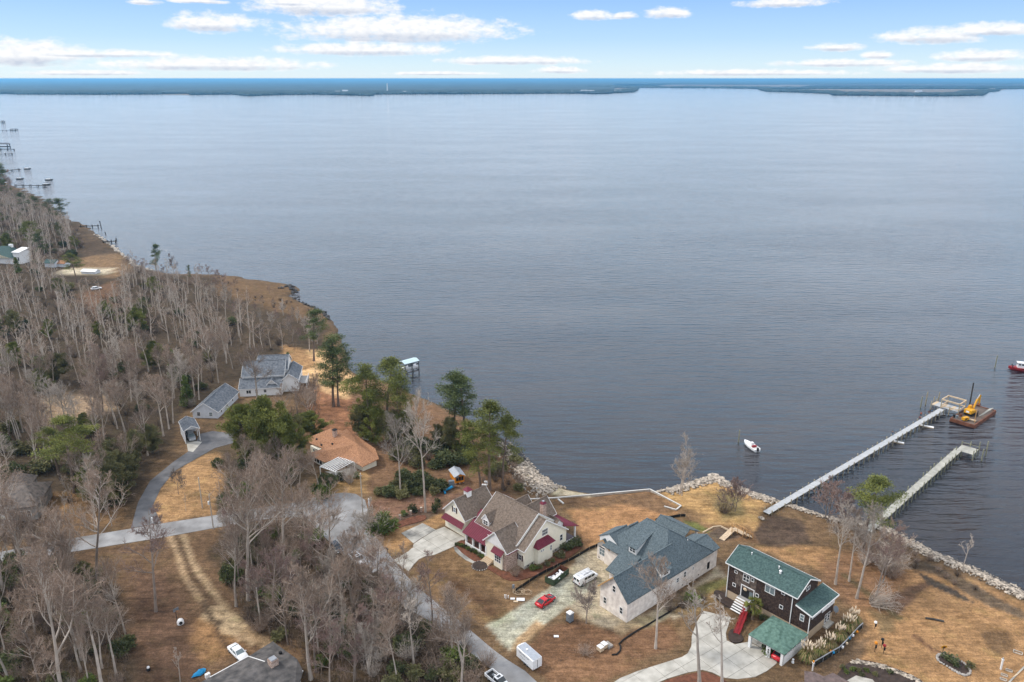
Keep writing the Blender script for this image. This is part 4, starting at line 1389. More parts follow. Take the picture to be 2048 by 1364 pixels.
# ------------------------------------------------------------------ white house, garage and small carport on the left
GA_ = R(87.0)
H5 = thing('detached_garage', 'long pale grey garage with blue-grey gabled roof beside the white house', 'garage', (-100.11, 249.5, LAND), GA_)
w, r_, tr = MB(), MB(), MB()
gable(w, r_, tr, 'u', 0, 18.2, 0, 8.7, 0, 2.4, 2.4, 4.35, 5.62, .4, .4, .4)
w.build('wall', M['offwhite'], H5)
r_.build('roof', M['bluegrey'], H5)
tr.build('fascia', M['white'], H5)
window(H5, '-u', 6.6, 1.5, 0, 1.3, 1.5, 1, 2)
window(H5, '-u', 2.4, 1.5, 0, 1.3, 1.5, 1, 2, gl=M['glass2'])
for u in (3, 8, 13):
    window(H5, '-v', u, 1.5, 0, 1.0, 1.2, 1, 1)
H6 = thing('small_carport', 'narrow white carport with hipped end blue-grey roof sheltering a vehicle', 'carport', (-99.74, 232.1, LAND), R(120.7))
w, r_, tr = MB(), MB(), MB()
gable(None, r_, tr, 'u', 0, 8.5, 0, 4.34, 0, 4.3, 4.3, 2.17, 5.66, .3, .3, .3)
for (u, v) in ((0, 0), (0, 4.34), (4.3, 0), (4.3, 4.34), (8.4, 0), (8.4, 4.34)):
    MB().cbox((u, v, 2.1), (.25, .25, 4.3)).build('post', M['white'], H6)
r_.build('roof', M['bluegrey'], H6)
tr.build('fascia', M['white'], H6)
MB().slab([(.05, .0, 4.35), (.05, 4.34, 4.35), (.05, 2.17, 5.35)], .1, (1, 0, 0)).build('gable_board', M['offwhite'], H6)
MB().box(.2, 8.5, 4.3, 4.42, 0, 4.1).build('side_wall', M['offwhite'], H6)
MB().box(8.4, 8.5, 0, 4.3, 0, 4.1).build('rear_wall', M['offwhite'], H6)
H7 = thing('white_house', 'two-storey white house with blue-grey roofs half hidden behind bare trees', 'house', (-98.87, 268.31, LAND), R(8))
w, r_, tr = MB(), MB(), MB()
gable(w, r_, tr, 'u', .6, 15.5, 5.0, 17.0, 0, 6.2, 6.2, 11.0, 10.0, .4, .3, .3)
gable(w, r_, tr, 'u', 0, 15.0, .6, 5.2, 0, 3.0, 5.3, 5.0, 5.3, .3, .3, .3)
gable(w, r_, tr, 'u', 5.5, 16.5, 8.0, 19.0, 0, 7.2, 7.2, 13.5, 11.2, .4, .3, .3)
gable(w, r_, tr, 'v', 2.0, 6.0, 9.3, 13.6, 0, 3.2, 3.2, 11.4, 5.6, .3, .4, .2)
gable(w, r_, tr, 'v', 3.5, 17.5, 14.9, 20.5, 0, 4.6, 4.6, 17.5, 7.0, .3, .4, .2)
w.build('wall', M['white'], H7)
r_.build('roof', M['bluegrey'], H7)
tr.build('fascia', M['white'], H7)
window(H7, '-v', 3.2, 1.7, .6, 1.8, 1.4, 2, 1)
window(H7, '-v', 1.5, 5.6, 5.0, .5, .5, 1, 1)
for u in (6, 9, 12, 14):
    window(H7, '-v', u, 1.8, .6 if u < 10 else 2.0, 1.1, 1.3, 1, 2)
for v in (6, 9, 12):
    window(H7, '+u', v, 2.6, 20.5, 1.2, 1.5, 1, 2)
MB().box(15.0, 16.6, 12.6, 14.2, 7.4, 10.2).build('dormer', M['white'], H7)
dk = MB().box(20.4, 23.6, 5, 13, 2.3, 2.5).build('rear_deck', M['deck'], H7)
for (u, v) in ((23.4, 5.1), (23.4, 9), (23.4, 12.9)):
    MB().cbox((u, v, 1.15), (.2, .2, 2.3)).build('deck_post', M['white'], dk)
    MB().cbox((u, v, 3.0), (.12, .12, 1.0)).build('deck_post', M['white'], dk)
MB().beam((23.4, 5.1, 3.5), (23.4, 12.9, 3.5), .1, .1).build('deck_rail', M['white'], dk)

# ------------------------------------------------------------------ grey-brown house at the left edge
p0 = P(63, 1040)
H8 = thing('porch_house', 'grey-brown shingled house with white columned gable porch at the left edge', 'house', (p0.x, p0.y, LAND), R(14))
w, r_, tr = MB(), MB(), MB()
zE, zR = 4.1, 8.0
r_.slab([(-16, -.4, zE), (2.2, -.4, zE), (-2.2, 6.5, zR), (-16, 6.5, zR)], .2)
r_.slab([(2.2, -.4, zE), (2.2, 13.4, zE), (-2.2, 6.5, zR)], .2)
r_.slab([(-16, 13.4, zE), (2.2, 13.4, zE), (-2.2, 6.5, zR), (-16, 6.5, zR)], .2)
r_.add([(-9.5, 8.5, 5), (-2.2, 9.5, 5.2), (-2.2, 16.5, 5), (-9.5, 16.5, 5), (-6.2, 12, 8.8)], [(0, 1, 4), (1, 2, 4), (2, 3, 4), (3, 0, 4), (3, 2, 1, 0)])
w.box(-16, 1.7, 0, 13, 0, 4.3)
w.box(-9.2, -2.5, 9, 16, 0, 5.1)
gable(None, r_, tr, 'v', -4.6, 3.0, -8.6, -3.2, 3.4, 3.5, 3.5, -5.9, 6.0, .4, .3, 0)
w.build('wall', M['stone'], H8)
r_.build('roof', M['grey_roof'], H8)
tr.build('fascia', M['white'], H8)
MB().slab([(-8.6, -4.55, 3.5), (-3.2, -4.55, 3.5), (-5.9, -4.55, 5.7)], .1, (0, 1, 0)).build('gable_board', M['cream'], H8)
for u in (-8.4, -6.6, -5.0, -3.4):
    MB().cbox((u, -4.4, 1.9), (.3, .3, 3.2)).build('porch_column', M['white'], H8)
MB().box(-8.8, -3.0, -4.8, 0, 0, .5).build('porch_floor', M['brick'], H8)
for u in (-1.6, -.2):
    window(H8, '-v', u, 2.0, 0, 1.0, 1.8, 1, 2)
window(H8, '-v', -6, 2, 0, 1.6, 1.8, 2, 2)

# ------------------------------------------------------------------ dark grey roof at the bottom edge
H9 = thing('grey_roof_house', 'low house with streaked dark grey roof at the bottom of the picture', 'house', tuple(P(419.7, 1356.8)), R(45))


def c9(x, y, z):
    p = P(360 + x / 7.877, 1240 + y / 7.877, LAND + z) - Vector(H9.location)
    ca = math.cos(R(45))
    return (p.x * ca + p.y * ca, -p.x * ca + p.y * ca, z)


r_, w = MB(), MB()
a_, b_, c_, d_, e_, f_ = c9(470, 900, 2.9), c9(1460, 335, 2.9), c9(1940, 800, 2.9), c9(1335, 655, 4.6), c9(830, 977, 4.6), c9(1700, 790, 3.9)
r_.slab([a_, c9(1080, 572, 2.9), d_, e_, (e_[0] - 3, e_[1] - .2, 4.6), (a_[0] - 3, a_[1] - .1, 2.9)], .2)
r_.slab([c9(1080, 572, 2.9), b_, c9(1850, 620, 3.9), d_], .2)
r_.slab([d_, c9(1850, 620, 3.9), c_, (c_[0] - 6, c_[1] - 6.5, 2.9), (e_[0] - 3, e_[1] - 7, 2.9), (e_[0] - 3, e_[1] - .2, 4.6), e_], .2)
r_.build('roof', M['slate_grey'], H9)
xs = [a_, b_, c_, (c_[0] - 6, c_[1] - 6.5), (e_[0] - 3, e_[1] - 7), (a_[0] - 3, a_[1])]
cxm = sum(p[0] for p in xs) / 6
cym = sum(p[1] for p in xs) / 6
w.prism([(cxm + (p[0] - cxm) * .93, cym + (p[1] - cym) * .93) for p in xs], 0, 2.65)
w.build('wall', M['white'], H9)
g_ = MB()
g_.beam((a_[0], a_[1], 2.85), (c9(1080, 572, 2.85)), .16, .16)
g_.beam(c9(1080, 572, 2.95), d_, .14, .12)
g_.beam(c9(1700, 930, 2.9), c_, .14, .14)
g_.build('gutter', M['white'], H9)
q_ = c9(1470, 700, 4.3)
ac = MB().cbox((q_[0], q_[1], 4.9), (1.5, 1.5, 1.3)).build('chimney', M['brick'], H9)
MB().cbox((q_[0], q_[1], 5.65), (1.2, 1.2, .22)).build('chimney_cap', M['metal'], ac)
q_ = c9(1582, 525, 3.6)
MB().cbox((q_[0], q_[1], 3.75), (.5, .5, .5)).build('roof_vent', M['dark'], H9)

# ------------------------------------------------------------------ mauve-brown roof at the bottom right corner
H10 = thing('mauve_roof_house', 'mauve-brown shingle roof corner behind the dark house carport', 'house', tuple(P(1640, 1352)), R(0))


def c10(x, y, z):
    p = P(1560 + x / 8.19, 1200 + y / 8.19, LAND + z) - Vector(H10.location)
    return (p.x, p.y, z)


r_, w = MB(), MB()
a_, b_, c_, d_ = c10(400, 1160, 4.4), c10(565, 1180, 4.4), c10(720, 1252, 4.0), c10(868, 1190, 4.4)
r_.slab([(-7.5, -12, 2.6), (b_[0] - .5, -12, 2.6), b_, a_], .2)
r_.slab([(b_[0] - .5, -12, 2.6), (8.5, -12, 2.6), c10(1130, 1335, 2.8), d_, c_, b_], .2)
r_.build('roof', M['mauve_roof'], H10)
w.box(-6, 6.5, -11.5, -4.6, 0, 2.55)
w.build('wall', M['cream'], H10)

# ------------------------------------------------------------------ far left: white house with green roof and sheds
p0 = P(2, 527)
H11 = thing('green_roof_house', 'white house with green hipped roof on the far left shore', 'house', (p0.x, p0.y, LAND), R(-12))
w, r_ = MB(), MB()
w.box(-10, 9, 0, 12, 0, 4.2)
w.box(9, 14, 1, 9, 0, 7.5)
w.build('wall', M['white'], H11)
r_.add([(-11, -1, 4.2), (10, -1, 4.2), (10, 13, 4.2), (-11, 13, 4.2), (-3, 6, 10), (3, 6, 10)], [(0, 1, 5, 4), (1, 2, 5), (2, 3, 4, 5), (3, 0, 4), (3, 2, 1, 0)])
r_.build('roof', M['green_roof'], H11)
MB().slab([(8.6, .4, 7.5), (14.4, .4, 7.5), (14.4, 9.4, 9.0), (8.6, 9.4, 9.0)], .3).build('tower_roof', M['white'], H11)
MB().cbox((3, 7, 10), (2.2, 1.6, 2)).build('chimney', M['white'], H11)
MB().slab([(-8, -1.2, 4.1), (8, -1.2, 4.1), (0, -1.2, 6.3)], .3).build('gable_board', M['cream'], H11)
for u in (10.5, 12.6):
    window(H11, '-v', u, 3.2, 1, 1.2, 2.4, 1, 2)
for (x, y, ww, hh, m_, lb) in ((106, 533, 7, 4.5, 'green_roof', 'green roofed shed behind the trees on the far left shore'), (124, 532, 8, 3.6, 'ochre_roof', 'rusty red roofed shed beside the far green shed'),
                               (182, 546, 9, 2.4, 'white', 'low white boat shed on the pale sand of the far left clearing')):
    p = P(x, y)
    t = thing('shed', lb, 'shed', (p.x, p.y, LAND), R(-10), 'sheds on the far left clearing')
    w, r_ = MB(), MB()
    gable(w, r_, None, 'u', -ww / 2, ww / 2, -2.5, 2.5, 0, hh * .62, hh * .62, 0, hh)
    w.build('wall', M['offwhite'], t)
    r_.build('roof', M[m_], t)
# ------------------------------------------------------------------ road, drives, beds
M['road'] = mat('worn_asphalt', (.215, .205, .198), .92, .20, .22, .4, 5, col2=(.295, .288, .282), detail=9)
M['drive_asphalt'] = mat('dark_asphalt', (.115, .112, .115), .92, .2, .3, .5, 5, col2=(.155, .15, .15), detail=7)
M['mulch'] = mat('red_mulch', (.145, .058, .033), .95, .35, 1.6, .8, 6, detail=6)
M['soil'] = mat('dark_soil', (.052, .036, .029), .95, .35, 1.2, .8, 5, detail=6)
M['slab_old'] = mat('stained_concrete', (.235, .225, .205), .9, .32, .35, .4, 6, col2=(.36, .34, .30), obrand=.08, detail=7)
M['riprap'] = mat('pale_riprap', (.17, .14, .11), .95, .5, 1.3, .6, 5, col2=(.42, .355, .285), detail=2)
M['deck_dirty'] = mat('dirty_barge_deck', (.115, .085, .068), .9, .4, .5, detail=6)
M['wet_rock'] = mat('wet_dark_rock', (.05, .045, .042), .6, .4, .6)
M['cap'] = mat('white_vinyl', (.60, .58, .54), .6, .06, .5)
M['log'] = mat('weathered_log', (.46, .40, .33), .9, .25, 1.0)


def sheet(name, pts, z0, z1, m):
    return struct(MB().prism([P(x, y) for x, y in pts], LAND + z0, LAND + z1).build(name, m))


def rounded(pts, n=2):
    """corner-cut a closed outline of pixels"""
    for _ in range(n):
        out = []
        for i in range(len(pts)):
            a, b_ = pts[i], pts[(i + 1) % len(pts)]
            out.append((a[0] * .75 + b_[0] * .25, a[1] * .75 + b_[1] * .25))
            out.append((a[0] * .25 + b_[0] * .75, a[1] * .25 + b_[1] * .75))
        pts = out
    return pts


sheet('road', [(-250, 1158), (-100, 1132), (0, 1104), (130, 1079), (330, 1046), (440, 1029), (545, 1012), (600, 1004), (625, 996), (650, 989), (690, 985), (712, 988), (730, 1000), (735, 1018), (734, 1040),
               (742, 1062), (772, 1100), (800, 1137), (830, 1170), (870, 1203), (920, 1243), (985, 1298), (1012, 1318), (1050, 1342), (1100, 1388), (1190, 1470), (1120, 1490), (1060, 1404), (1012, 1362), (956, 1317), (907, 1281), (861, 1243),
               (817, 1218), (760, 1172), (700, 1118), (655, 1080), (632, 1055), (600, 1034), (545, 1036), (440, 1054), (330, 1074), (130, 1106), (0, 1126), (-100, 1158), (-250, 1190)], -.3, .03, M['road'])
sheet('asphalt_drive', [(262, 1056), (276, 1005), (300, 962), (345, 925), (378, 902), (392, 884), (400, 868), (425, 862), (472, 868), (474, 884), (430, 896), (398, 914), (352, 940), (322, 975), (306, 1010), (322, 1046)], -.3, .026, M['drive_asphalt'])
sheet('carport_apron', [(372, 880), (404, 884), (386, 904), (376, 902)], -.3, .034, M['concrete'])

# drive of the cream house
k1 = lambda cx, cy: (700 + cx / 4.096, 950 + cy / 4.096)
dr = struct(thing('concrete_driveway', 'pale jointed concrete drive of the cream house', None))
out1 = [P(*k1(x, y)) for x, y in [(772, 425), (950, 520), (850, 585), (760, 625), (690, 655), (620, 665), (565, 690), (520, 735), (480, 790), (418, 745), (350, 702), (430, 655), (480, 625), (512, 595), (522, 565), (596, 515), (700, 452)]]
slabs(dr, [(p.x, p.y) for p in out1], CA, 4.2, 4.2, M['concrete'], LAND - .15, LAND + .05, .07, off=(.3, 1.4))
out2 = [P(*k1(x, y)) for x, y in [(420, 476), (596, 395), (700, 449), (594, 511), (520, 560)]]
slabs(dr, [(p.x, p.y) for p in out2], CA, 4.2, 4.2, M['slab_old'], LAND - .15, LAND + .05, .07, off=(.3, 1.4))
k3 = lambda cx, cy: (800 + cx / 4.096, 1080 + cy / 4.096)
sheet('front_path', [k3(*p) for p in [(440, 55), (470, 60), (500, 100), (560, 145), (615, 180), (608, 196), (540, 165), (480, 120), (450, 90)]], -.2, .04, M['slab_old'])
# drive of the dark house
k6 = lambda cx, cy: (1100 + cx / 3.413, 1140 + cy / 3.413)
dr = struct(thing('concrete_driveway', 'pale jointed concrete drive of the dark house', None))
out3 = [P(*k6(x, y)) for x, y in [(400, 790), (480, 738), (600, 690), (760, 640), (900, 595), (940, 570), (965, 520), (968, 450), (1000, 360), (1048, 280), (1235, 325), (1200, 430), (1205, 480), (1260, 508), (1360, 490), (1560, 600),
                                  (1545, 640), (1480, 690), (1400, 730), (1280, 745), (1180, 735), (1110, 700), (1040, 682), (940, 700), (800, 742), (660, 800), (560, 860), (440, 900), (340, 880)]]
slabs(dr, [(p.x, p.y) for p in out3], R(35), 4.6, 3.6, M['concrete'], LAND - .15, LAND + .05, .07)
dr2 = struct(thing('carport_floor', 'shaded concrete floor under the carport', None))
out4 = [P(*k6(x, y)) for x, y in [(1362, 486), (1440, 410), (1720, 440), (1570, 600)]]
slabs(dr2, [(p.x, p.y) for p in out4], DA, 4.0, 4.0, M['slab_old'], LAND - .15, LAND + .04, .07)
isl = tag(MB().prism([P(*k6(x, y)) for x, y in rounded([(1212, 440), (1240, 400), (1290, 420), (1330, 480), (1280, 505), (1225, 490)])], LAND - .1, LAND + .22).build('planting_island', M['soil']),
          'dark edged planting island beside the carport drive', 'planting bed')
# mulch beds
def bed(pts, m, z, label, name='mulch_bed', n=2):
    return tag(MB().prism([P(x, y) for x, y in rounded(pts, n)], LAND - .2, LAND + z).build(name, m), label, 'planting bed')


bed([k1(*p) for p in [(850, 560), (950, 520), (1060, 690), (1150, 750), (1270, 800), (1420, 785), (1540, 745), (1660, 670), (1790, 590), (1880, 525), (1925, 570), (1850, 640), (1700, 740), (1560, 810), (1400, 865), (1290, 870), (1180, 800), (1080, 740), (1000, 700), (900, 625)]],
    M['mulch'], .08, 'long red mulch bed wrapping the front of the cream house')
bed([k1(*p) for p in [(250, 470), (330, 440), (420, 370), (560, 330), (630, 330), (620, 370), (520, 395), (400, 430), (300, 490)]], M['mulch'], .08, 'curved red mulch bed with rail fence beside the cream house drive')
bed([k6(*p) for p in [(760, 765), (850, 735), (1040, 690), (1110, 712), (1180, 745), (1250, 790), (1200, 850), (800, 850)]], M['mulch'], .07, 'brown mulch bed around the bare tree on the dark house drive')
bed([k6(*p) for p in [(1130, 135), (1200, 165), (1330, 225), (1400, 300), (1340, 290), (1240, 270), (1160, 220), (1110, 170)]], M['soil'], .25, 'dark rubble bed below the steps of the dark house', 'planting_bed')
k5 = lambda cx, cy: (1800 + cx / 8.258, 1240 + cy / 8.258)
b_ = bed([k5(*p) for p in [(610, 590), (660, 570), (760, 600), (950, 660), (1110, 770), (1160, 850), (1100, 915), (1010, 890), (860, 800), (660, 690)]], M['soil'], .1, 'oval dark bed with stone rim beside the giant sunflower ornament', 'planting_bed')
ring = [P(*k5(*p)) for p in rounded([(600, 610), (660, 558), (770, 590), (960, 650), (1120, 760), (1172, 860), (1100, 925), (1000, 900), (850, 812), (640, 690)], 2)]
for i, p in enumerate(ring):
    MB().rock((p.x, p.y, LAND + .1), .34, rnd, .6).build('edging_stone', M['stone'], b_)
# stone edged beds at the bottom right corner
b_ = bed([(1690, 1328), (1720, 1318), (1770, 1330), (1830, 1352), (1860, 1375), (1800, 1400), (1700, 1390), (1660, 1370)], M['soil'], .1, 'large dark garden bed behind the mauve roofed house', 'planting_bed')
for i in range(46):
    k = i / 45
    x = 1703 + 150 * k
    y = 1322 + 8 * k + 40 * k * k
    for q_ in range(3):
        p = P(x + rnd.uniform(-3, 3), y + rnd.uniform(-1, 6))
        MB().rock((p.x, p.y, LAND + .12), rnd.uniform(.25, .5), rnd, .6).build('edging_stone', M['riprap'], b_)
sheet('garden_path', [(1690, 1364), (1712, 1352), (1745, 1360), (1760, 1380), (1680, 1385)], -.2, .13, M['concrete'])

# paved walk in the lower right corner
walk = struct(thing('paved_walk', 'walk of coloured stepping slabs at the lower right corner', None))
a0, a1 = P(2062, 1318), P(2008, 1372)
for i in range(7):
    k0, k1_ = i / 7, (i + .93) / 7
    s = Vector((1.15, .6, 0))
    q0, q1 = a0.lerp(a1, k0), a0.lerp(a1, k1_)
    MB().prism([q0 + s * 0, q1 + s * 0, q1 + s * 1.3, q0 + s * 1.3], LAND - .1, LAND + .06).build('slab', (M['concrete'], M['pine'], M['slab_old'])[i % 3], walk)

# ------------------------------------------------------------------ shoreline works
def rocks_between(name, label, path, wid, n, rmin, rmax, m, seed, zf=None):
    """loose stones strewn along a line: far too many and small to pick apart"""
    rg = random.Random(seed)
    pw = [P(x, y, .6) for x, y in path]
    seg = [(pw[i + 1] - pw[i]).length for i in range(len(pw) - 1)]
    tot = sum(seg)
    mb = MB()
    for _ in range(n):
        d = rg.random() * tot
        i = 0
        while i < len(seg) - 1 and d > seg[i]:
            d -= seg[i]
            i += 1
        p = pw[i].lerp(pw[i + 1], d / seg[i])
        nn = Vector((-(pw[i + 1] - pw[i]).y, (pw[i + 1] - pw[i]).x, 0)).normalized()
        o = max(-wid * 1.4, min(wid * 1.4, rg.gauss(0, wid * .62)))
        p = p + nn * o
        sd = float(sdist(np.array([p.x]), np.array([p.y]), LANDPOLY)[0])
        z = float(np.interp(sd, [-3, 0, 2.2, 4], [-.5, .15, 1.05, 1.55]))
        r = rg.uniform(rmin, rmax) * (1.3 if rg.random() < .12 else 1)
        mb.rock((p.x, p.y, z + r * .1), r, rg, .75)
    return tag(mb.build(name, m), label, 'rocks', kind='stuff')


rocks_between('riprap', 'pale rock armour along the shore below the right hand yard', [(1762, 1050), (1790, 1070), (1830, 1094), (1880, 1117), (1960, 1150), (2048, 1192), (2150, 1246)], 2.4, 3200, .16, .46, M['riprap'], 1)
rocks_between('wet_rocks', 'dark wet rocks at the waterline of the right hand yard', [(1762, 1046), (1830, 1086), (1880, 1108), (1960, 1141), (2048, 1184), (2150, 1238)], 1.0, 520, .2, .5, M['wet_rock'], 2)
rocks_between('riprap', 'pale rubble bank around the small point of land', [(1330, 986), (1360, 978), (1400, 968), (1428, 958), (1455, 970), (1500, 991), (1548, 1004)], 2.0, 1300, .18, .6, M['riprap'], 3)
rocks_between('riprap', 'pale rubble between the two long piers', [(1548, 1004), (1600, 1020), (1650, 1038), (1700, 1046), (1760, 1050)], 1.5, 800, .16, .46, M['riprap'], 4)
rocks_between('riprap', 'tumbled pale stones on the bank behind the cream house', [(1000, 885), (1030, 912), (1050, 940), (1065, 960), (1085, 978), (1105, 990)], 3.8, 1700, .18, .55, M['riprap'], 5)
rocks_between('wet_rocks', 'dark wet stones lining the cove behind the cream house', [(985, 872), (1012, 889), (1036, 908), (1048, 922)], 1.3, 260, .4, .9, M['wet_rock'], 6)
rocks_between('wet_rocks', 'dark stones and stumps off the marshy tip of the wooded shore', [(560, 580), (578, 573), (598, 601), (640, 622), (662, 640)], 1.5, 130, .4, 1.1, M['wet_rock'], 7)
rocks_between('riprap', 'pale stones and driftwood on the far left beach', [(195, 470), (245, 508), (272, 532), (300, 543)], 1.6, 120, .5, 1.2, M['log'], 8)
# flat slabs on the point
sl_ = thing('broken_slab_heap', 'broken flat concrete slabs heaped at the tip of the small point', 'rocks', P(1428, 958, 1.2))
for (x, y, r) in ((1428, 953, 2.0), (1440, 958, 1.7), (1418, 958, 1.6), (1432, 965, 1.5), (1446, 972, 1.5), (1410, 968, 1.3)):
    p = P(x, y, 1.3) - sl_.location
    a = rnd.uniform(0, 3)
    MB().slab([(p.x + r * math.cos(a + t_) * rnd.uniform(.7, 1.1), p.y + .8 * r * math.sin(a + t_), .25 + .25 * math.sin(t_ + a)) for t_ in (0, 1.1, 2.2, 3.3, 4.4, 5.4)], .3).build('concrete_slab', M['riprap'], sl_)

# white-capped bulkhead behind the cream house
BK = thing('bulkhead', 'white capped timber bulkhead edging the lawn behind the cream house', 'seawall', P(1300, 981))
def bseg(a, b_, n):
    pa, pb = P(*a) - BK.location, P(*b_) - BK.location
    for i in range(n):
        q0, q1 = pa.lerp(pb, i / n), pa.lerp(pb, (i + .985) / n)
        MB().beam((q0.x, q0.y, .30), (q1.x, q1.y, .30), .34, .14).build('cap_board', M['cap'], BK)
        MB().beam((q0.x, q0.y, -.55), (q1.x, q1.y, -.55), .2, 1.5).build('wall_panel', M['log'], BK)
bseg((1032, 1001), (1112, 997), 4)
bseg((1112, 997), (1300, 980), 8)
bseg((1300, 980), (1362, 1013), 6)
bseg((1362, 1013), (1352, 1021), 1)
bseg((1352, 1021), (1328, 1014), 2)
p, q_ = P(1116, 999), P(1127, 1008)
tag(MB().beam((p.x, p.y, LAND + .15), (q_.x, q_.y, LAND + .15), .4, .3).build('loose_timber', M['cap']), 'short white timber lying inside the bulkhead corner', 'timber')
p, q_ = P(1072, 977), P(1110, 972)
tag(MB().tube([(p.x, p.y, 1.5), (q_.x, q_.y, .6)], [.25, .18], 6).build('driftwood_log', M['cap']), 'bleached white log lying across the stones of the cove', 'log')
# low pale wall along the point
LW = thing('low_seawall', 'low pale concrete seawall running out along the small point', 'seawall', P(1360, 976, .4))
pts = [(1308, 986), (1335, 981), (1370, 972), (1405, 963), (1430, 957)]
for a, b_ in zip(pts, pts[1:]):
    pa, pb = P(*a, 1.0) - LW.location, P(*b_, 1.0) - LW.location
    MB().beam((pa.x, pa.y, .5), (pb.x, pb.y, .5), .8, 1.0).build('wall_section', M['riprap'], LW)
pts = [(1446, 965), (1480, 985), (1520, 1000), (1548, 1006)]
LW2 = thing('low_seawall', 'pale concrete seawall sloping from the point towards the new pier', 'seawall', P(1500, 992, .4))
for a, b_ in zip(pts, pts[1:]):
    pa, pb = P(*a, 1.0) - LW2.location, P(*b_, 1.0) - LW2.location
    MB().beam((pa.x, pa.y, .5), (pb.x, pb.y, .5), .7, .9).build('wall_section', M['riprap'], LW2)

# timber-edged sand bed and little boardwalk behind the new house
SB = thing('sandbox_border', 'pale timber border around the dark bed behind the new house', 'border', P(1440, 1060))
kk = lambda cx, cy: (1260 + cx / 6.82, 900 + cy / 6.82)
ps = [kk(990, 1133), kk(1135, 1055), kk(1235, 1045), kk(1375, 1115), kk(1380, 1160)]
for a, b_ in zip(ps, ps[1:]):
    pa, pb = P(*a) - SB.location, P(*b_) - SB.location
    MB().beam((pa.x, pa.y, .12), (pb.x, pb.y, .12), .28, .35).build('edge_timber', M['pine'], SB)
BW = thing('boardwalk_ramp', 'small railed wooden ramp bridging the dip behind the new house', 'ramp', P(*kk(1480, 1170)))
q0, q1, q2, q3 = (P(*kk(x, y)) - BW.location for x, y in ((1250, 1225), (1410, 1120), (1560, 1195), (1655, 1185)))
for (a, b_, za, zb) in ((q0, q1, .1, 1.2), (q1, q2, 1.2, 1.1), (q2, q3, 1.1, .2)):
    n = max(3, int((b_ - a).length / .5))
    for i in range(n):
        c0, c1 = a.lerp(b_, i / n), a.lerp(b_, (i + .9) / n)
        z0, z1 = za + (zb - za) * i / n, za + (zb - za) * (i + .9) / n
        d = (b_ - a).normalized()
        s = Vector((-d.y, d.x, 0)) * .75
        MB().slab([(c0.x - s.x, c0.y - s.y, z0), (c1.x - s.x, c1.y - s.y, z1), (c1.x + s.x, c1.y + s.y, z1), (c0.x + s.x, c0.y + s.y, z0)], .06).build('deck_board', M['pine'], BW)
for (a, b_, za, zb) in ((q1, q2, 1.2, 1.1), (q2, q3, 1.1, .2)):
    d = (b_ - a).normalized()
    for sg in (-.75, .75):
        s = Vector((-d.y, d.x, 0)) * sg
        for k in (0, .5, 1):
            c = a.lerp(b_, k) + s
            MB().cbox((c.x, c.y, za + (zb - za) * k + .3), (.13, .13, 1.6)).build('rail_post', M['wood'], BW)
        MB().beam((a.x + s.x, a.y + s.y, za + 1.05), (b_.x + s.x, b_.y + s.y, zb + 1.05), .1, .14).build('rail', M['wood'], BW)
for (x, y) in ((1385, 1075), (1385, 1160)):
    p = P(*kk(x, y)) - BW.location
    MB().cbox((p.x, p.y, .8), (.2, .2, 1.7)).build('rail_post', M['wood'], BW)

# ------------------------------------------------------------------ piers
M['newdeck'] = mat('pale_grey_decking', (.43, .435, .435), .8, .10, .8, obrand=.05)
M['olddeck'] = mat('mossy_grey_decking', (.39, .375, .325), .9, .2, .8, obrand=.10)
M['pile_new'] = mat('treated_pile', (.33, .28, .19), .9, .25, .8)
M['pile_old'] = mat('mossy_pile', (.26, .25, .17), .9, .3, .8)
M['pile_dark'] = mat('dark_old_pile', (.055, .05, .045), .9, .3, .8)


def pier(name, label, a, b_, za, width, pitch, span, mdeck, mpile, up, hidden_rise=.0, boards=True):
    """a straight pier from a to b_ (world points): joists, boards, and a pair of piles at every bent"""
    a, b_ = Vector((a.x, a.y, 0)), Vector((b_.x, b_.y, 0))
    t = thing(name, label, 'pier', a, math.atan2((b_ - a).y, (b_ - a).x))
    L = (b_ - a).length
    n = int(L / pitch)
    st = MB()
    for i in range(n):
        x0 = L * i / n
        st.box(x0, x0 + L / n - .035, -width / 2 + rnd.uniform(-.03, .03), width / 2 + rnd.uniform(-.03, .03), za - .06, za + rnd.uniform(-.012, .012))
    if n <= 300:
        me_parts = []
        for i in range(n):
            x0 = L * i / n
            bx(x0, x0 + L / n - .035, -width / 2 + rnd.uniform(-.03, .03), width / 2 + rnd.uniform(-.03, .03), za - .06, za + rnd.uniform(-.012, .012)).build('plank', mdeck, t)
    else:
        st.build('deck_planks', mdeck, t)['kind'] = 'stuff'
    for s in (-1, 1):
        MB().box(0, L, s * (width / 2 - .25) - .08, s * (width / 2 - .25) + .08, za - .38, za - .062).build('stringer', mpile, t)
    m = int(L / span)
    pm = [MB().tube([(0, 0, -2.2), (0, 0, za + u)], [.17, .15], 7).mesh('piling', mpile) for u in up]
    for i in range(m + 1):
        x = L * (i + .35) / (m + .7)
        for s in (-1, 1):
            inst('piling', pm[rnd.randrange(len(pm))], t, (x, s * (width / 2 + .12), 0))
        MB().box(x - .1, x + .1, -width / 2 - .2, width / 2 + .2, za - .6, za - .382).build('cross_beam', mpile, t)
    return t, L


# new pier with pale deck
a, b_ = P(1532, 1026, 1.9), P(1884, 818, 2.0)
PN, LN = pier('long_pier', 'long straight pier with pale new deck reaching the barge', a, b_, 2.0, 1.9, .40, 3.1, M['newdeck'], M['pile_new'], (.25, .5, .7))
# old pier
a, b_ = P(1735, 1062, 1.9), P(1918, 898, 2.0)
PO, LO = pier('old_pier', 'shorter mossy old plank pier with a small end platform', a, b_, 2.0, 2.0, .30, 2.9, M['olddeck'], M['pile_old'], (.2, .55, 1.1))
k4 = lambda cx, cy: (1500 + cx / 3.737, 680 + cy / 3.737)
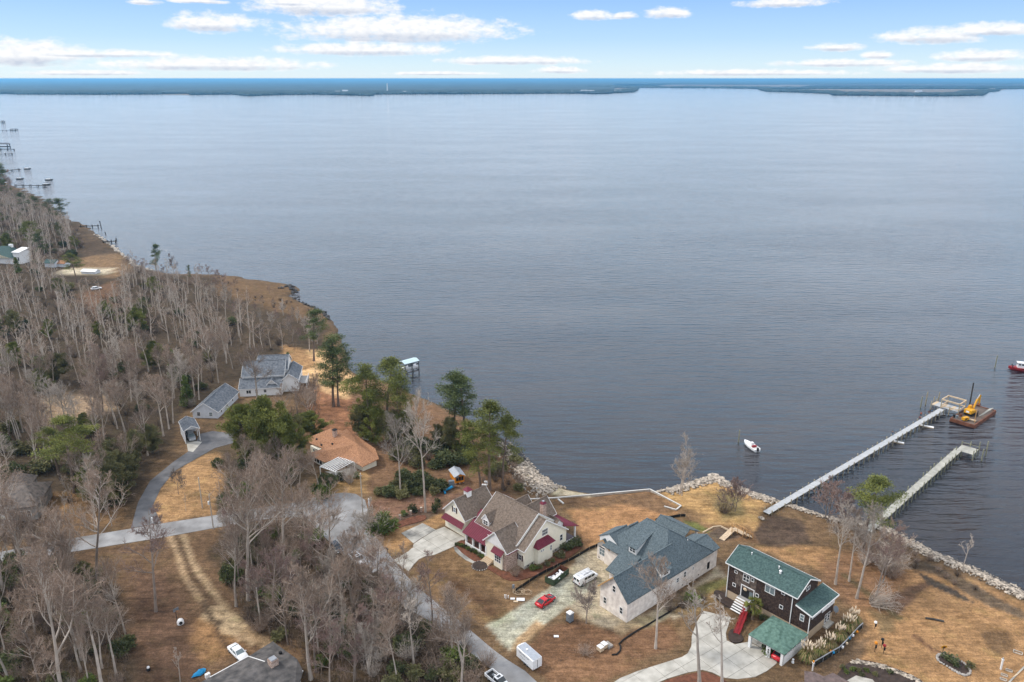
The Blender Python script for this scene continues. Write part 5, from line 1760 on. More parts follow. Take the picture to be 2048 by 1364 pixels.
# end platform of the old pier
PE = thing('pier_platform', 'little square end platform with tall posts on the old pier', 'platform', P(*k4(1625, 820), 2.0), math.atan2((b_ - a).y, (b_ - a).x))
PE.location.z = 0
for i in range(12):
    bx(-2.6, 2.6, -2.4 + .4 * i, -2.03 + .4 * i, 1.95, 2.03 + rnd.uniform(-.01, .01)).build('plank', M['olddeck'], PE)
for (x, y, h) in ((-2.6, -2.5, 3.4), (2.6, -2.5, 4.6), (2.6, 2.4, 3.2), (-2.6, 2.4, 3.0), (0, -2.5, 3.0), (2.6, 0, 4.0)):
    MB().tube([(x, y, -2), (x, y, h)], [.17, .15], 7).build('piling', M['pile_old'], PE)
for y in (-2.2, 2.1):
    MB().box(-2.6, 2.6, y - .1, y + .1, 1.6, 1.945).build('cross_beam', M['pile_old'], PE)
MB().beam((2.6, -2.5, 2.9), (2.6, 2.4, 2.9), .1, .14).build('rail', M['pile_old'], PE)
# boat-house frame at the head of the new pier
ang = math.atan2((P(1884, 818) - P(1532, 1026)).y, (P(1884, 818) - P(1532, 1026)).x)
kz = lambda cx, cy: (1760 + cx / 6.82, 700 + cy / 6.82)
pc = P(*kz(950, 775), 2.0)
PH = thing('pierhead_frame', 'unroofed pale timber boat shelter frame at the head of the new pier', 'pier head', (pc.x, pc.y, 0), ang - R(90))
for i in range(9):
    bx(-5.2 + 1.0 * i, -4.24 + 1.0 * i, -2.6, 1.8, 1.95, 2.03).build('deck_board', M['newdeck'] if i % 3 else M['pine'], PH)
cor = [(-2.0, -2.4), (3.9, -2.4), (3.9, 3.0), (-2.0, 3.0)]
for (x, y) in cor:
    MB().tube([(x, y, -2.2), (x, y, 5.0)], [.18, .16], 7).build('piling', M['pile_new'], PH)
for i in range(4):
    a2, c2 = cor[i], cor[(i + 1) % 4]
    MB().beam((a2[0], a2[1], 4.8), (c2[0], c2[1], 4.8 + .001 * i), .3, .42).build('top_beam', M['pine'], PH)
    MB().beam((a2[0], a2[1], 2.6), (c2[0], c2[1], 2.6 + .001 * i), .2, .3).build('lower_beam', M['pine'], PH)
for (x, y, h) in ((-5.2, -2.5, 3.2), (-5.2, 1.7, 3.0), (1, -2.6, 2.9)):
    MB().tube([(x, y, -2), (x, y, h)], [.17, .15], 7).build('piling', M['pile_new'], PH)
# free standing piles
FP = [(1841, 815, 4.2, 'pile_old', 'slim free standing pile just left of the pier head frame'), (1851, 810, 5.0, 'pile_new', 'tall pale pile left of the pier head, right of a slimmer one'),
      (1866, 812, 3.6, 'pile_new', 'short pile close to the left edge of the pier head'), (1876, 805, 4.0, 'pile_new', 'pile standing right behind the start of the pier head'),
      (1963, 922, 4.0, 'pile_old', 'left one of two mossy piles right of the old pier platform'), (1971, 912, 5.0, 'pile_old', 'right one of two mossy piles right of the old pier platform'),
      (1990, 735, 5.2, 'pile_old', 'lone tall pile in the water left of the red workboat'), (1477, 884, 4.2, 'pile_old', 'lone pile in the water beside the moored white skiff'),
      (1953, 838, 3.0, 'pile_dark', 'dark pile beside the near corner of the barge')]
for (x, y, h, m_, lb) in FP:
    p = P(x, y, 0)
    tag(MB().tube([(0, 0, -2), (0, 0, h * .5), (.05, 0, h)], [.2, .19, .17], 8).build('mooring_pile', M[m_], None, False, (p.x, p.y, 0)), lb, 'pile', 'free standing piles in the river')
# floating white platforms
for (x, y, lb) in ((1794, 883, 'flat white float beside the middle of the new pier'), (1854, 852, 'flat white float nearer the head of the new pier')):
    p = P(x, y, .3)
    t = thing('float', lb, 'float', (p.x, p.y, 0), R(-32), 'white floats beside the new pier')
    bx(-2.1, 2.1, -.6, .6, -.1, .22).build('hull', M['pine'], t)
    bx(-2.05, 2.05, -.55, .55, .225, .34).build('deck', M['white'], t)
p = P(*kz(790, 875), .3)
t = thing('work_float', 'small square work float with dark hatch at the pier head', 'float', (p.x, p.y, 0), R(20))
bx(-1.9, 1.9, -1.5, 1.5, -.2, .5).build('hull', M['pile_dark'], t)
bx(-1.85, 1.85, -1.45, 1.45, .505, .6).build('deck', M['newdeck'], t)
bx(-.2, .9, .1, 1.0, .605, .72).build('hatch', M['dark'], t)

# far piers on the left shore
FPIER = [((90, 371), (212 / 6.82, 225 + 990 / 6.82), 'dark railed pier at the far left, nearest of the distant piers'), ((38, 338.5), (-20, 345), 'thin dark pier beyond the tall pines at the far left'),
         ((24, 307.5), (-30, 308.5), 'low pier below the distant covered boathouse'), ((30, 260.5), (-30, 260.8), 'most distant thin pier at the left edge'), ((28, 298.5), (-25, 299.5), 'pier of the distant covered boathouse')]
for i, (e, s, lb) in enumerate(FPIER):
    a, b_ = P(*s, 2.0), P(*e, 2.0)
    a.z = b_.z = 0
    L = (b_ - a).length
    t = thing('distant_pier', lb, 'pier', a, math.atan2((b_ - a).y, (b_ - a).x), 'piers along the distant left shore')
    bx(0, L, -1.2, 1.2, 1.7, 2.1).build('deck', M['pile_dark'], t)
    n = max(4, int(L / 8))
    for j in range(n + 1):
        for s_ in (-1.1, 1.1):
            MB().tube([(L * j / n, s_, -2), (L * j / n, s_, 3.0)], .35, 5).build('piling', M['pile_dark'], t)
    bx(L - 5, L + 1, -3, 3, 1.65, 2.15).build('platform', M['pile_dark'], t)
for (x, y, ww, h, lb) in ((7, 294, 20, 9, 'dark covered boathouse on the distant left pier'), (28, 260, 14, 5, 'tiny reddish boat shed at the end of the most distant pier'), (6, 246, 6, 8, 'tiny dark marker tower on the water at the far left')):
    p = P(x, y, 2)
    t = thing('boathouse', lb, 'boathouse', (p.x, p.y, 0), 0, 'boat sheds on the distant left piers')
    bx(-ww / 2, ww / 2, -4, 4, 2, h * .35).build('lower_deck', M['pile_dark'], t)
    for sx_ in (-.45, .45):
        for sy_ in (-3.5, 3.5):
            bx(sx_ * ww - .5, sx_ * ww + .5, sy_ - .5, sy_ + .5, -2, h * .8).build('post', M['pile_dark'], t)
    MB().loft([[(-ww * .58, -5, h * .75), (ww * .58, -5, h * .75), (ww * .58, 5, h * .75), (-ww * .58, 5, h * .75)], [(-ww * .35, -2, h), (ww * .35, -2, h), (ww * .35, 2, h), (-ww * .35, 2, h)]]).build('roof', M['bluegrey'], t)
for (x, y, lb) in ((55, 338, 'small dark moored boat off the thin far left pier'), (40, 358, 'white topped boat by the far left shore behind the railed pier'), (93, 369.5, 'boat lift with pale cover at the end of the railed far pier'), (98, 360, 'thin posted lift frame standing on the end of the railed far pier')):
    p = P(x, y, .5)
    t = thing('distant_boat', lb, 'boat', (p.x, p.y, 0), R(5), 'boats at the distant left piers')
    MB().loft([[(-4, -1, -.2), (-4, 1, -.2), (-4, 1.3, 1.2), (-4, -1.3, 1.2)], [(2, -1, -.2), (2, 1, -.2), (2, 1.3, 1.3), (2, -1.3, 1.3)], [(4.6, -.1, .6), (4.6, .1, .6), (4.8, .1, 1.6), (4.8, -.1, 1.6)]]).build('hull', M['pile_dark'], t)
    bx(-3, 1, -.9, .9, 1.25, 2.0).build('cover', M['white'], t)
# ruined piles near the wooded point
RUIN = [(179, 454, 14, 'dark remains of a jetty off the far left bank'), (219, 485, 9, 'broken black jetty stub on the far left beach')]
for (x, y, L, lb) in RUIN:
    p = P(x, y, 1)
    t = thing('ruined_jetty', lb, 'jetty', (p.x, p.y, 0), R(10), 'ruined jetties on the left shore')
    bx(-L / 2, L / 2, -.8, .8, 1.6, 2.0).build('deck', M['pile_dark'], t)
    for k in (-.45, -.15, .15, .45):
        MB().tube([(k * L, 0, -2), (k * L, 0, 2.8)], .35, 5).build('piling', M['pile_dark'], t)
for (x, y, h, lb) in ((203, 457, 6, 'slim leaning dark post in the water off the far left bank'), (234, 482, 2.5, 'short dark stump in the water off the far left beach'), (212, 469, 2, 'low black post near the far left beach')):
    p = P(x, y, 0)
    tag(MB().tube([(0, 0, -2), (-.5, 0, h)], .35, 6).build('old_pile', M['pile_dark'], None, False, (p.x, p.y, 0)), lb, 'pile', 'old posts off the left shore')
# ------------------------------------------------------------------ vehicles
M['car_white'] = mat('white_car_paint', (.80, .80, .80), .25, .02, 1, spec=.5)
M['car_red'] = mat('red_car_paint', (.55, .012, .02), .25, .03, 1, spec=.6)
M['car_dark'] = mat('dark_car_paint', (.022, .026, .034), .22, .05, 1, spec=.6)
M['car_grey'] = mat('grey_car_paint', (.32, .34, .36), .3, .05, 1, spec=.5)
M['black'] = mat('black_rubber', (.014, .014, .015), .7, .1, 3)
M['rim'] = mat('wheel_rim', (.42, .43, .45), .35, .1, 3, metal=.7)
M['lampw'] = mat('clear_lamp', (.75, .75, .72), .2, .02, 1, spec=.6)
M['lampr'] = mat('red_lamp', (.38, .012, .012), .25, .05, 1, spec=.6)
M['green_steel'] = mat('green_painted_steel', (.050, .075, .040), .65, .3, 1.2)
M['rust'] = mat('rusty_steel', (.155, .062, .036), .9, .35, .9, .4, 5)
M['yellow'] = mat('yellow_paint', (.62, .30, .015), .5, .12, 1.0)
M['grey_plastic'] = mat('grey_plastic', (.17, .19, .21), .55, .08, 2)
M['blue'] = mat('bright_blue_plastic', (.015, .24, .48), .5, .12, 2)
M['orange'] = mat('orange_paint', (.62, .22, .015), .6, .1, 1.5)
M['lime'] = mat('lime_green_plastic', (.25, .62, .02), .5, .05, 2)
M['red_paint'] = mat('red_paint', (.26, .018, .022), .5, .12, 1.5)
M['wrap'] = mat('white_wrapping', (.72, .72, .72), .6, .12, 2.5, .4, 6)
M['silt'] = mat('black_silt_cloth', (.016, .015, .014), .85, .3, 2)


def wheels(t, xs, hw, r, wdt=.22):
    tm = MB().lathe([(r * .45, -wdt / 2), (r * .92, -wdt / 2), (r, -wdt * .3), (r, wdt * .3), (r * .92, wdt / 2), (r * .45, wdt / 2)], 14).mesh('wheel', M['black'])
    rm = MB().lathe([(r * .58, -wdt * .52), (r * .58, wdt * .52), (.05, wdt * .56)], 10).mesh('rim', M['rim'])
    for x in xs:
        for s in (-1, 1):
            o = inst('wheel', tm, t, (x, s * (hw - wdt * .45), r))
            o.rotation_euler = (R(-90) * s, 0, 0)
            inst('rim', rm, o)


def ring(x, hw, z0, z1, bev=.12, tuck=.06):
    """cross-section of a car body"""
    return [(x, -hw + tuck, z0), (x, hw - tuck, z0), (x, hw, z0 + (z1 - z0) * .45), (x, hw - .01, z1 - bev), (x, hw - bev * 1.2, z1), (x, -hw + bev * 1.2, z1), (x, -hw + .01, z1 - bev), (x, -hw, z0 + (z1 - z0) * .45)]


def car(name, label, cat, loc, rz, paint, L=4.7, W=1.85, H=1.42, belt=.92, hood=.86, tail=.95, cab=(-1.75, -1.1, .35, 1.15), hoodm=None, group=None, glass=None, wheel_r=.33):
    """cab = rear glass foot, roof rear, roof front, windscreen foot, along x (front is +x)"""
    t = thing(name, label, cat, loc, rz, group)
    t.scale = (1.1, 1.1, 1.1)
    h, hw = L / 2, W / 2
    zb = .22
    xs = [(-h, hw * .80, .42, tail * .86), (-h + .12, hw * .93, zb + .06, tail * .97), (-h + .6, hw, zb, tail), (cab[0], hw, zb, tail), (cab[1], hw, zb, belt), (cab[2], hw, zb, belt), (cab[3], hw, zb, belt),
          (h - .7, hw * .97, zb, hood), (h - .18, hw * .90, zb + .05, hood * .86), (h, hw * .72, .36, hood * .66)]
    body = MB().loft([ring(*x) for x in xs]).build('body', paint, t, True)
    if hoodm:
        MB().slab([(cab[3] + .05, -hw * .82, belt + .012), (cab[3] + .05, hw * .82, belt + .012), (h - .7, hw * .80, hood + .012), (h - .25, hw * .68, hood * .9 + .012), (h - .25, -hw * .68, hood * .9 + .012), (h - .7, -hw * .80, hood + .012)], .02).build('hood', hoodm, t)
    top = hw * .74
    rb = hw * .92
    B0, B1, B2, B3 = (cab[0], tail), (cab[1], H), (cab[2], H), (cab[3], belt)
    c = MB()
    c.loft([[(B1[0], -top, H - .06), (B1[0], top, H - .06), (B1[0], top - .08, H), (B1[0], -top + .08, H)], [((B1[0] + B2[0]) / 2, -top, H), ((B1[0] + B2[0]) / 2, top, H), ((B1[0] + B2[0]) / 2, top - .1, H + .05), ((B1[0] + B2[0]) / 2, -top + .1, H + .05)],
            [(B2[0], -top, H - .06), (B2[0], top, H - .06), (B2[0], top - .08, H), (B2[0], -top + .08, H)]])
    for s in (-1, 1):
        for (a, b_) in (((B0[0], s * rb * .9, B0[1] - .05), (B1[0], s * top * .96, H - .03)), ((B3[0], s * rb * .94, belt - .03), (B2[0], s * top * .96, H - .03)), (((B1[0] + B2[0]) / 2 - .1, s * rb, belt - .02), ((B1[0] + B2[0]) / 2 - .15, s * top, H - .03))):
            c.beam(a, b_, .10, .10)
    c.build('roof', paint, t, False)
    g_ = glass or M['glass']
    MB().slab([(B3[0], -rb * .9, belt - .02), (B3[0], rb * .9, belt - .02), (B2[0], top * .94, H - .03), (B2[0], -top * .94, H - .03)], .04, (-1, 0, 0)).build('windscreen', g_, t)
    MB().slab([(B0[0], -rb * .86, tail - .03), (B0[0], rb * .86, tail - .03), (B1[0], top * .93, H - .03), (B1[0], -top * .93, H - .03)], .04, (1, 0, 0)).build('rear_window', g_, t)
    for s in (-1, 1):
        MB().slab([(B0[0] + .12, s * rb * .96, belt - .04), (B3[0] - .06, s * rb * .97, belt - .04), (B2[0] - .04, s * top * .98, H - .06), (B1[0] + .04, s * top * .98, H - .06)], .03, (0, -s, 0)).build('side_window', g_, t)
        MB().cbox((h - .12, s * hw * .66, hood * .74), (.14, .36, .14)).build('headlight', M['lampw'], t)
        MB().cbox((-h + .05, s * hw * .66, tail * .80), (.12, .40, .16)).build('tail_light', M['lampr'], t)
        MB().cbox((cab[3] - .15, s * (hw + .06), belt + .06), (.14, .16, .12)).build('wing_mirror', paint, t)
    wheels(t, (-h + .85, h - .9), hw, wheel_r)
    return t


def box_vehicle(t, secs, paint, name='body'):
    return MB().loft([ring(*s) for s in secs]).build(name, paint, t, False)


# red coupe with black bonnet
p = P(*k3(1192, 516))
car('red_coupe', 'red coupe with black bonnet on the gravel track of the building site', 'car', p, R(46), M['car_red'], 4.75, 1.9, 1.36, .92, .90, .98, (-1.9, -1.0, .1, .95), M['car_dark'])
# red car under the carport
m4 = Matrix.Translation(Vector(H3.location)) @ Matrix.Rotation(DA, 4, 'Z')
p = m4 @ Vector((-7.9, 1.15, 0))
car('red_sedan', 'red car parked under the green roofed carport, tail towards the drive', 'car', p, DA, M['car_red'], 4.6, 1.85, 1.45, .95, .9, 1.0, (-1.75, -1.1, .3, 1.1))
# white saloon by the bottom house
k7 = lambda cx, cy: (360 + cx / 7.877, 1240 + cy / 7.877)
pa, pb = P(*k7(838, 470)), P(*k7(1010, 640))
d = pb - pa
p = pa + d.normalized() * 2.1
car('white_saloon', 'white saloon parked nose against the dark grey roofed house', 'car', p, math.atan2(d.y, d.x), M['car_white'], 5.0, 1.9, 1.42, .95, .92, 1.0, (-1.75, -.9, .5, 1.25), glass=M['glass2'])
# cars half hidden on the road
k8 = lambda cx, cy: (640 + cx / 9.095, 1060 + cy / 9.095)
p = P(*k8(300, 360))
car('dark_car', 'dark blue car half hidden by twigs beside the cul-de-sac', 'car', p, R(-52), M['car_dark'], 4.6, 1.85, 1.5, .98, .92, 1.0, (-2.0, -1.6, .3, 1.1))
p = P(*k8(1065, 945))
car('black_car', 'black car behind bushes at the edge of the road below the white pickup', 'car', p, R(-50), M['car_dark'], 4.8, 1.85, 1.45, .95, .9, 1.0, (-1.8, -1.1, .4, 1.15))
m6 = Matrix.Translation(Vector(H6.location)) @ Matrix.Rotation(R(120.7), 4, 'Z')
p = m6 @ Vector((3.0, 2.2, 0))
car('grey_van', 'pale grey van with large dark windscreen parked in the narrow white carport', 'van', p, R(120.7 + 180), M['car_grey'], 5.2, 2.0, 1.9, 1.15, 1.0, 1.5, (-2.4, -2.2, .7, 1.6), glass=M['glass2'])
p = P(193, 579)
car('boat_stand_in', 'white car shape for a covered boat on the bare patch below the far left clearing', 'car', p, R(40), M['car_white'], 5, 1.9, 1.6, 1, .95, 1.05, (-2, -1.6, .3, 1.1))  # car model standing in for a covered boat


def pickup(name, label, loc, rz, paint, load=False):
    t = thing(name, label, 'pickup truck', loc, rz)
    hw = .98
    box_vehicle(t, [(-2.9, hw, .45, .70), (.15, hw, .45, .70)], paint, 'chassis')
    for s in (-1, 1):
        MB().box(-2.9, -.55, s * hw - .06, s * hw + .06, .6, 1.2).build('bed_side', paint, t)
    MB().box(-2.95, -2.85, -hw, hw, .6, 1.2).build('tailgate', paint, t)
    MB().box(-2.84, -.56, -hw + .07, hw - .07, .70, .76).build('bed_floor', M['black'], t)
    box_vehicle(t, [(-.55, hw, .4, 1.2), (1.45, hw, .4, 1.18), (2.5, hw * .97, .42, 1.08), (2.82, hw * .88, .45, .92)], paint)
    c = MB()
    c.loft([[(-.5, -.9, 1.15), (-.5, .9, 1.15), (-.4, .76, 1.82), (-.4, -.76, 1.82)], [(.75, -.9, 1.15), (.75, .9, 1.15), (.65, .76, 1.86), (.65, -.76, 1.86)]])
    c.build('cab', paint, t)
    MB().slab([(1.4, -.86, 1.17), (1.4, .86, 1.17), (.7, .74, 1.82), (.7, -.74, 1.82)], .05, (-1, 0, 0)).build('windscreen', M['glass'], t)
    MB().slab([(-.53, -.75, 1.25), (-.53, .75, 1.25), (-.45, .68, 1.75), (-.45, -.68, 1.75)], .05, (1, 0, 0)).build('rear_window', M['glass'], t)
    for s in (-1, 1):
        MB().slab([(-.35, s * .92, 1.2), (1.2, s * .91, 1.2), (.6, s * .79, 1.78), (-.3, s * .79, 1.78)], .04, (0, -s, 0)).build('side_window', M['glass'], t)
        MB().cbox((2.74, s * .68, .85), (.16, .3, .18)).build('headlight', M['lampw'], t)
        MB().cbox((-2.95, s * .88, .95), (.08, .14, .3)).build('tail_light', M['lampr'], t)
    MB().box(-.1, .45, -.4, .4, 1.85, 1.9).build('sunroof', M['glass'], t)
    wheels(t, (-1.9, 1.85), hw, .38, .26)
    return t


k9 = lambda cx, cy: (960 + cx / 12.8, 1260 + cy / 12.8)
p = P(*k9(235, 1085), LAND + .9)
d = Vector((math.cos(R(-49)), math.sin(R(-49)), 0))
p = Vector((p.x, p.y, LAND + .03)) + d * 2.7
pk = pickup('white_pickup', 'white pickup with black open bed at the bottom edge of the road', p, R(-49), M['car_white'])
MB().cbox((-1.5, .2, .9), (.7, .5, .3)).build('toolbox', M['grey_plastic'], pk)
tag(MB().lathe([(.14, 0), (.17, .35)], 8).build('white_bucket', M['white'], None, False, p - d * 1.1 + Vector((.1, .3, .75))), 'white bucket standing in the bed of the white pickup', 'bucket')
p = P(*k8(690, 575))
pickup('white_pickup', 'white pickup half hidden by bare trees on the road near the cul-de-sac', (p.x, p.y, LAND + .03), R(-50), M['car_white'])

# white work van
pa, pb = P(*k3(1480, 388)), P(*k3(1615, 318))
d = (pb - pa).normalized()
p = (pa + pb) / 2 + Vector((-d.y, d.x, 0)) * 1.0
VN = thing('work_van', 'white work van with ladder rack on the building site drive', 'van', p, math.atan2(d.y, d.x))
VN.scale = (1.12, 1.12, 1.12)
box_vehicle(VN, [(-2.75, .96, .45, 2.0), (-2.6, 1.0, .4, 2.12), (.9, 1.0, .4, 2.12), (1.35, .98, .4, 1.95)], M['car_white'])
MB().loft([ring(1.3, .98, .4, 1.35), ring(2.3, .95, .42, 1.18), ring(2.72, .82, .5, .95)]).build('bonnet', M['car_white'], VN)
MB().slab([(1.9, -.85, 1.28), (1.9, .85, 1.28), (1.25, .78, 1.95), (1.25, -.78, 1.95)], .3, (-1, 0, 0)).build('windscreen', M['glass'], VN)
for s in (-1, 1):
    for (x0, x1) in ((.55, 1.3), (-.45, .4), (-1.35, -.6)):
        MB().box(x0, x1, s * 1.0 - .03, s * 1.0 + .03, 1.3, 1.82).build('side_window', M['glass'], VN)
    MB().box(-2.8, -2.7, s * .46 - .3, s * .46 + .3, 1.3, 1.85).build('rear_window', M['glass'], VN)
    MB().cbox((2.66, s * .66, .85), (.12, .26, .2)).build('headlight', M['lampw'], VN)
    MB().cbox((-2.76, s * .88, 1.1), (.08, .14, .35)).build('tail_light', M['lampr'], VN)
    MB().beam((-2.3, s * .75, 2.32), (1.0, s * .75, 2.32), .06, .06).build('rack_rail', M['metal'], VN)
    MB().box(-.5, .9, s * 1.005 - .004, s * 1.005 + .004, .75, .80).build('side_trim', M['black'], VN)
for x in (-2.2, -1.2, -.2, .8):
    MB().beam((x, -.78, 2.26), (x, .78, 2.26), .05, .05).build('rack_bar', M['metal'], VN)
MB().box(-2.85, -2.7, -.95, .95, .4, .62).build('bumper', M['black'], VN)
wheels(VN, (-1.75, 1.75), 1.0, .36, .24)
for k in range(7):
    MB().box(-.9 + .3 * k, -.72 + .3 * k, -.62, -.22, 2.125, 2.132).build('lettering', M['car_dark'], VN)
ld = thing('ladder', 'long white ladder lying on the roof rack of the work van', 'ladder', VN.location, math.atan2(d.y, d.x))
ld.scale = (1.12, 1.12, 1.12)
for s in (.15, .6):
    MB().beam((-2.5, s, 2.40), (1.2, s, 2.40), .06, .1).build('rail', M['white'], ld)
for k in range(11):
    MB().beam((-2.4 + .34 * k, .15, 2.40), (-2.4 + .34 * k, .6, 2.40), .05, .05).build('rung', M['white'], ld)

# white box trailer
pa, pb, pc = P(*k9(1350, 1085)), P(*k9(975, 745)), P(*k9(1605, 965))
d = (pb - pa).normalized()
s_ = Vector((d.y, -d.x, 0))
TL, TW = 5.2, 2.3
p = pa + d * TL / 2 + s_ * TW / 2 + Vector((0, 0, .02))
TR = thing('box_trailer', 'white twin axle box trailer parked beside the road', 'trailer', p, math.atan2(d.y, d.x))
MB().loft([[(x, -TW / 2, .45), (x, TW / 2, .45), (x, TW / 2, 2.55), (x, TW / 2 - .1, 2.62), (x, -TW / 2 + .1, 2.62), (x, -TW / 2, 2.55)] for x in (-TL / 2, TL / 2)] +
          [[(TL / 2 + .35, -TW / 4, .5), (TL / 2 + .35, TW / 4, .5), (TL / 2 + .35, TW / 4, 2.45), (TL / 2 + .35, TW / 4, 2.5), (TL / 2 + .35, -TW / 4, 2.5), (TL / 2 + .35, -TW / 4, 2.45)]]).build('body', M['car_white'], TR)
MB().box(-TL / 2 + .05, TL / 2 - .05, -TW / 2 + .12, TW / 2 - .12, 2.615, 2.64).build('roof', M['metal'], TR)
MB().cbox((.7, 0, 2.70), (.4, .4, .12)).build('roof_vent', M['white'], TR)
for s in (-1, 1):
    MB().box(-TL / 2 - .03, -TL / 2 + .01, .06 if s > 0 else -TW / 2 + .1, TW / 2 - .1 if s > 0 else -.06, .55, 2.4).build('rear_door', M['white'], TR)
    MB().cbox((-TL / 2 - .03, s * (TW / 2 - .1), .7), (.06, .12, .12)).build('tail_light', M['lampr'], TR)
MB().box(-TL / 2 - .05, -TL / 2 - .02, -.04, .04, .6, 2.35).build('door_bar', M['black'], TR)
MB().beam((TL / 2 + .3, 0, .5), (TL / 2 + 1.4, 0, .45), .12, .12).build('drawbar', M['black'], TR)
wheels(TR, (-.62, .18), TW / 2 + .02, .33, .22)
for s in (-1, 1):
    MB().box(-1.05, .62, s * TW / 2 - .05 * s, s * TW / 2 + .14 * s, .70, .76).build('mudguard', M['metal'], TR)
for r_i, (z, x0, n, hh) in enumerate(((2.15, 1.9, 17, .16), (1.9, 1.7, 14, .11), (1.35, 1.4, 8, .08), (1.15, .9, 7, .07))):
    for q_ in range(n):
        if q_ % 6 == 5:
            continue
        MB().box(x0 - .2 * q_ - .14, x0 - .2 * q_, TW / 2 + .001, TW / 2 + .006, z - hh / 2, z + hh / 2).build('lettering', M['car_dark'], TR)

# roll-off dumpster
pa, pb, pc = P(*k1(1668, 915)), P(*k1(1800, 808)), P(*k1(1605, 872))
d = (pb - pa).normalized()
n_ = Vector((-d.y, d.x, 0))
L_, W_ = 6.0, 2.4
DU = thing('dumpster', 'open green roll-off dumpster with rusty inside and white rubbish', 'dumpster', pa + d * L_ / 2 + n_ * W_ / 2, math.atan2(d.y, d.x))
for s in (-1, 1):
    y = s * W_ / 2
    MB().box(-L_ / 2, L_ / 2, y - .04, y + .04, .2, 1.7).build('side_panel', M['green_steel'], DU)
    MB().box(-L_ / 2 + .06, L_ / 2 - .06, y - s * .06 - .012, y - s * .06 + .012, .3, 1.68).build('inner_lining', M['rust'], DU)
    for k in range(11):
        MB().box(-L_ / 2 + .1 + .57 * k, -L_ / 2 + .2 + .57 * k, y + s * .045, y + s * .13, .2, 1.68).build('rib', M['green_steel'], DU)
for x in (-L_ / 2, L_ / 2):
    MB().box(x - .04, x + .04, -W_ / 2, W_ / 2, .2, 1.7).build('end_panel', M['rust'] if x > 0 else M['green_steel'], DU)
MB().box(-L_ / 2, L_ / 2, -W_ / 2, W_ / 2, .15, .22).build('floor_plate', M['rust'], DU)
for s in (-.7, .7):
    MB().box(-L_ / 2, L_ / 2, s - .08, s + .08, 0, .15).build('skid_rail', M['black'], DU)
m = MB()
for _ in range(46):
    m.rock((rnd.uniform(-2.2, 1.9), rnd.uniform(-.95, .95), rnd.uniform(.5, 1.2)), rnd.uniform(.2, .5), rnd, .6)
o = tag(m.build('rubbish', M['wrap']), 'white bagged rubbish filling the green dumpster', 'rubbish', kind='stuff')
o.location, o.rotation_euler = DU.location, DU.rotation_euler

# portable toilet
p = P(*k3(1391, 662))
PT = thing('portable_toilet', 'grey portable toilet with white roof beside the bare oak', 'toilet', p, R(42))
MB().box(-.58, .58, -.58, .58, .06, 2.05).build('cabin', M['grey_plastic'], PT)
MB().loft([[(-.62, -.62, 2.05), (.62, -.62, 2.05), (.62, .62, 2.05), (-.62, .62, 2.05)], [(-.6, -.6, 2.2), (.6, -.6, 2.2), (.6, .6, 2.2), (-.6, .6, 2.2)], [(-.3, -.45, 2.34), (.3, -.45, 2.34), (.3, .45, 2.34), (-.3, .45, 2.34)]]).build('roof', M['white'], PT)
MB().box(-.62, -.58, -.42, .42, .15, 1.95).build('door', M['grey_plastic'], PT)
MB().cbox((-.63, -.3, 1.1), (.04, .06, .2)).build('handle', M['black'], PT)
MB().box(-.66, .66, -.66, .66, 0, .07).build('skid', M['black'], PT)
MB().tube([(.4, .4, 2.2), (.4, .4, 2.6)], .05, 6).build('vent_pipe', M['black'], PT)

# site clutter
def box_thing(name, label, cat, px, size, rz, m, z=0.0, group=None, parts=()):
    p = P(*px)
    t = thing(name, label, cat, (p.x, p.y, LAND + z), R(rz), group)
    bx(-size[0] / 2, size[0] / 2, -size[1] / 2, size[1] / 2, 0, size[2]).build('body', m, t)
    return t


def pallet(label, px, rz, lean=0.0, group='wooden pallets'):
    p = P(*px)
    t = thing('wooden_pallet', label, 'pallet', (p.x, p.y, LAND + .02), R(rz), group)
    t.rotation_euler = (lean, 0, R(rz))
    for k in range(7):
        bx(-.62, .62, -.5 + .155 * k, -.40 + .155 * k, .12, .15).build('slat', M['pine'], t)
    for k in (-.58, 0, .54):
        bx(k - .04, k + .08, -.5, .53, 0, .118).build('bearer', M['pine'], t)


pallet('wooden pallet leaning by the trunk of the bare oak', k3(1560, 640), 20, R(35))
for i, (x, y, lb) in enumerate(((1640, 905, 'left one of two pale crates on pallets in the front yard'), (1672, 880, 'right one of two pale crates on pallets in the front yard'))):
    p = P(*k3(x, y))
    t = thing('timber_crate', lb, 'crate', p, R(38), 'pale crates in the yard')
    bx(-.5, .5, -.6, .6, .14, 1.0).build('body', M['pine'], t)
    for k in (-.45, .35):
        bx(-.5, .5, k, k + .1, 0, .138).build('bearer', M['wood'], t)
    bx(-.52, .52, -.62, .62, 1.001, 1.05).build('lid', M['wrap'], t)
box_thing('grey_block_stack', 'low stack of grey blocks right of the pale crates', 'blocks', k3(1706, 868), (1.2, 1.6, .5), 38, M['stone'])
for (x, y, sx_, sy_, lb, m_) in ((988, 488, .9, .5, 'white board lying on the grass left of the red coupe', 'wrap'), (922, 482, .5, .3, 'small white scrap left of the white board', 'wrap'), (1280, 790, .5, .3, 'small white scrap on the brown yard behind the box trailer', 'wrap'), (948, 505, .5, .25, 'pale offcut between the white scrap and the gravel track', 'pine')):
    p = P(*k3(x, y))
    tag(bx(-sx_, sx_, -sy_, sy_, 0, .1).build('board_scrap', M[m_], None), lb, 'scrap', 'scraps on the building site').location = p
p = P(*k3(868, 480))
t = thing('pipe_stub', 'upright white pipe stubs at the corner of the cream house lawn', 'pipe', p)
for (x, y, h) in ((0, 0, 1.0), (.5, .2, .7), (-.3, .3, .8)):
    MB().tube([(x, y, 0), (x, y, h)], .11, 7).build('pipe', M['white'], t)
p = P(*k3(928, 425))
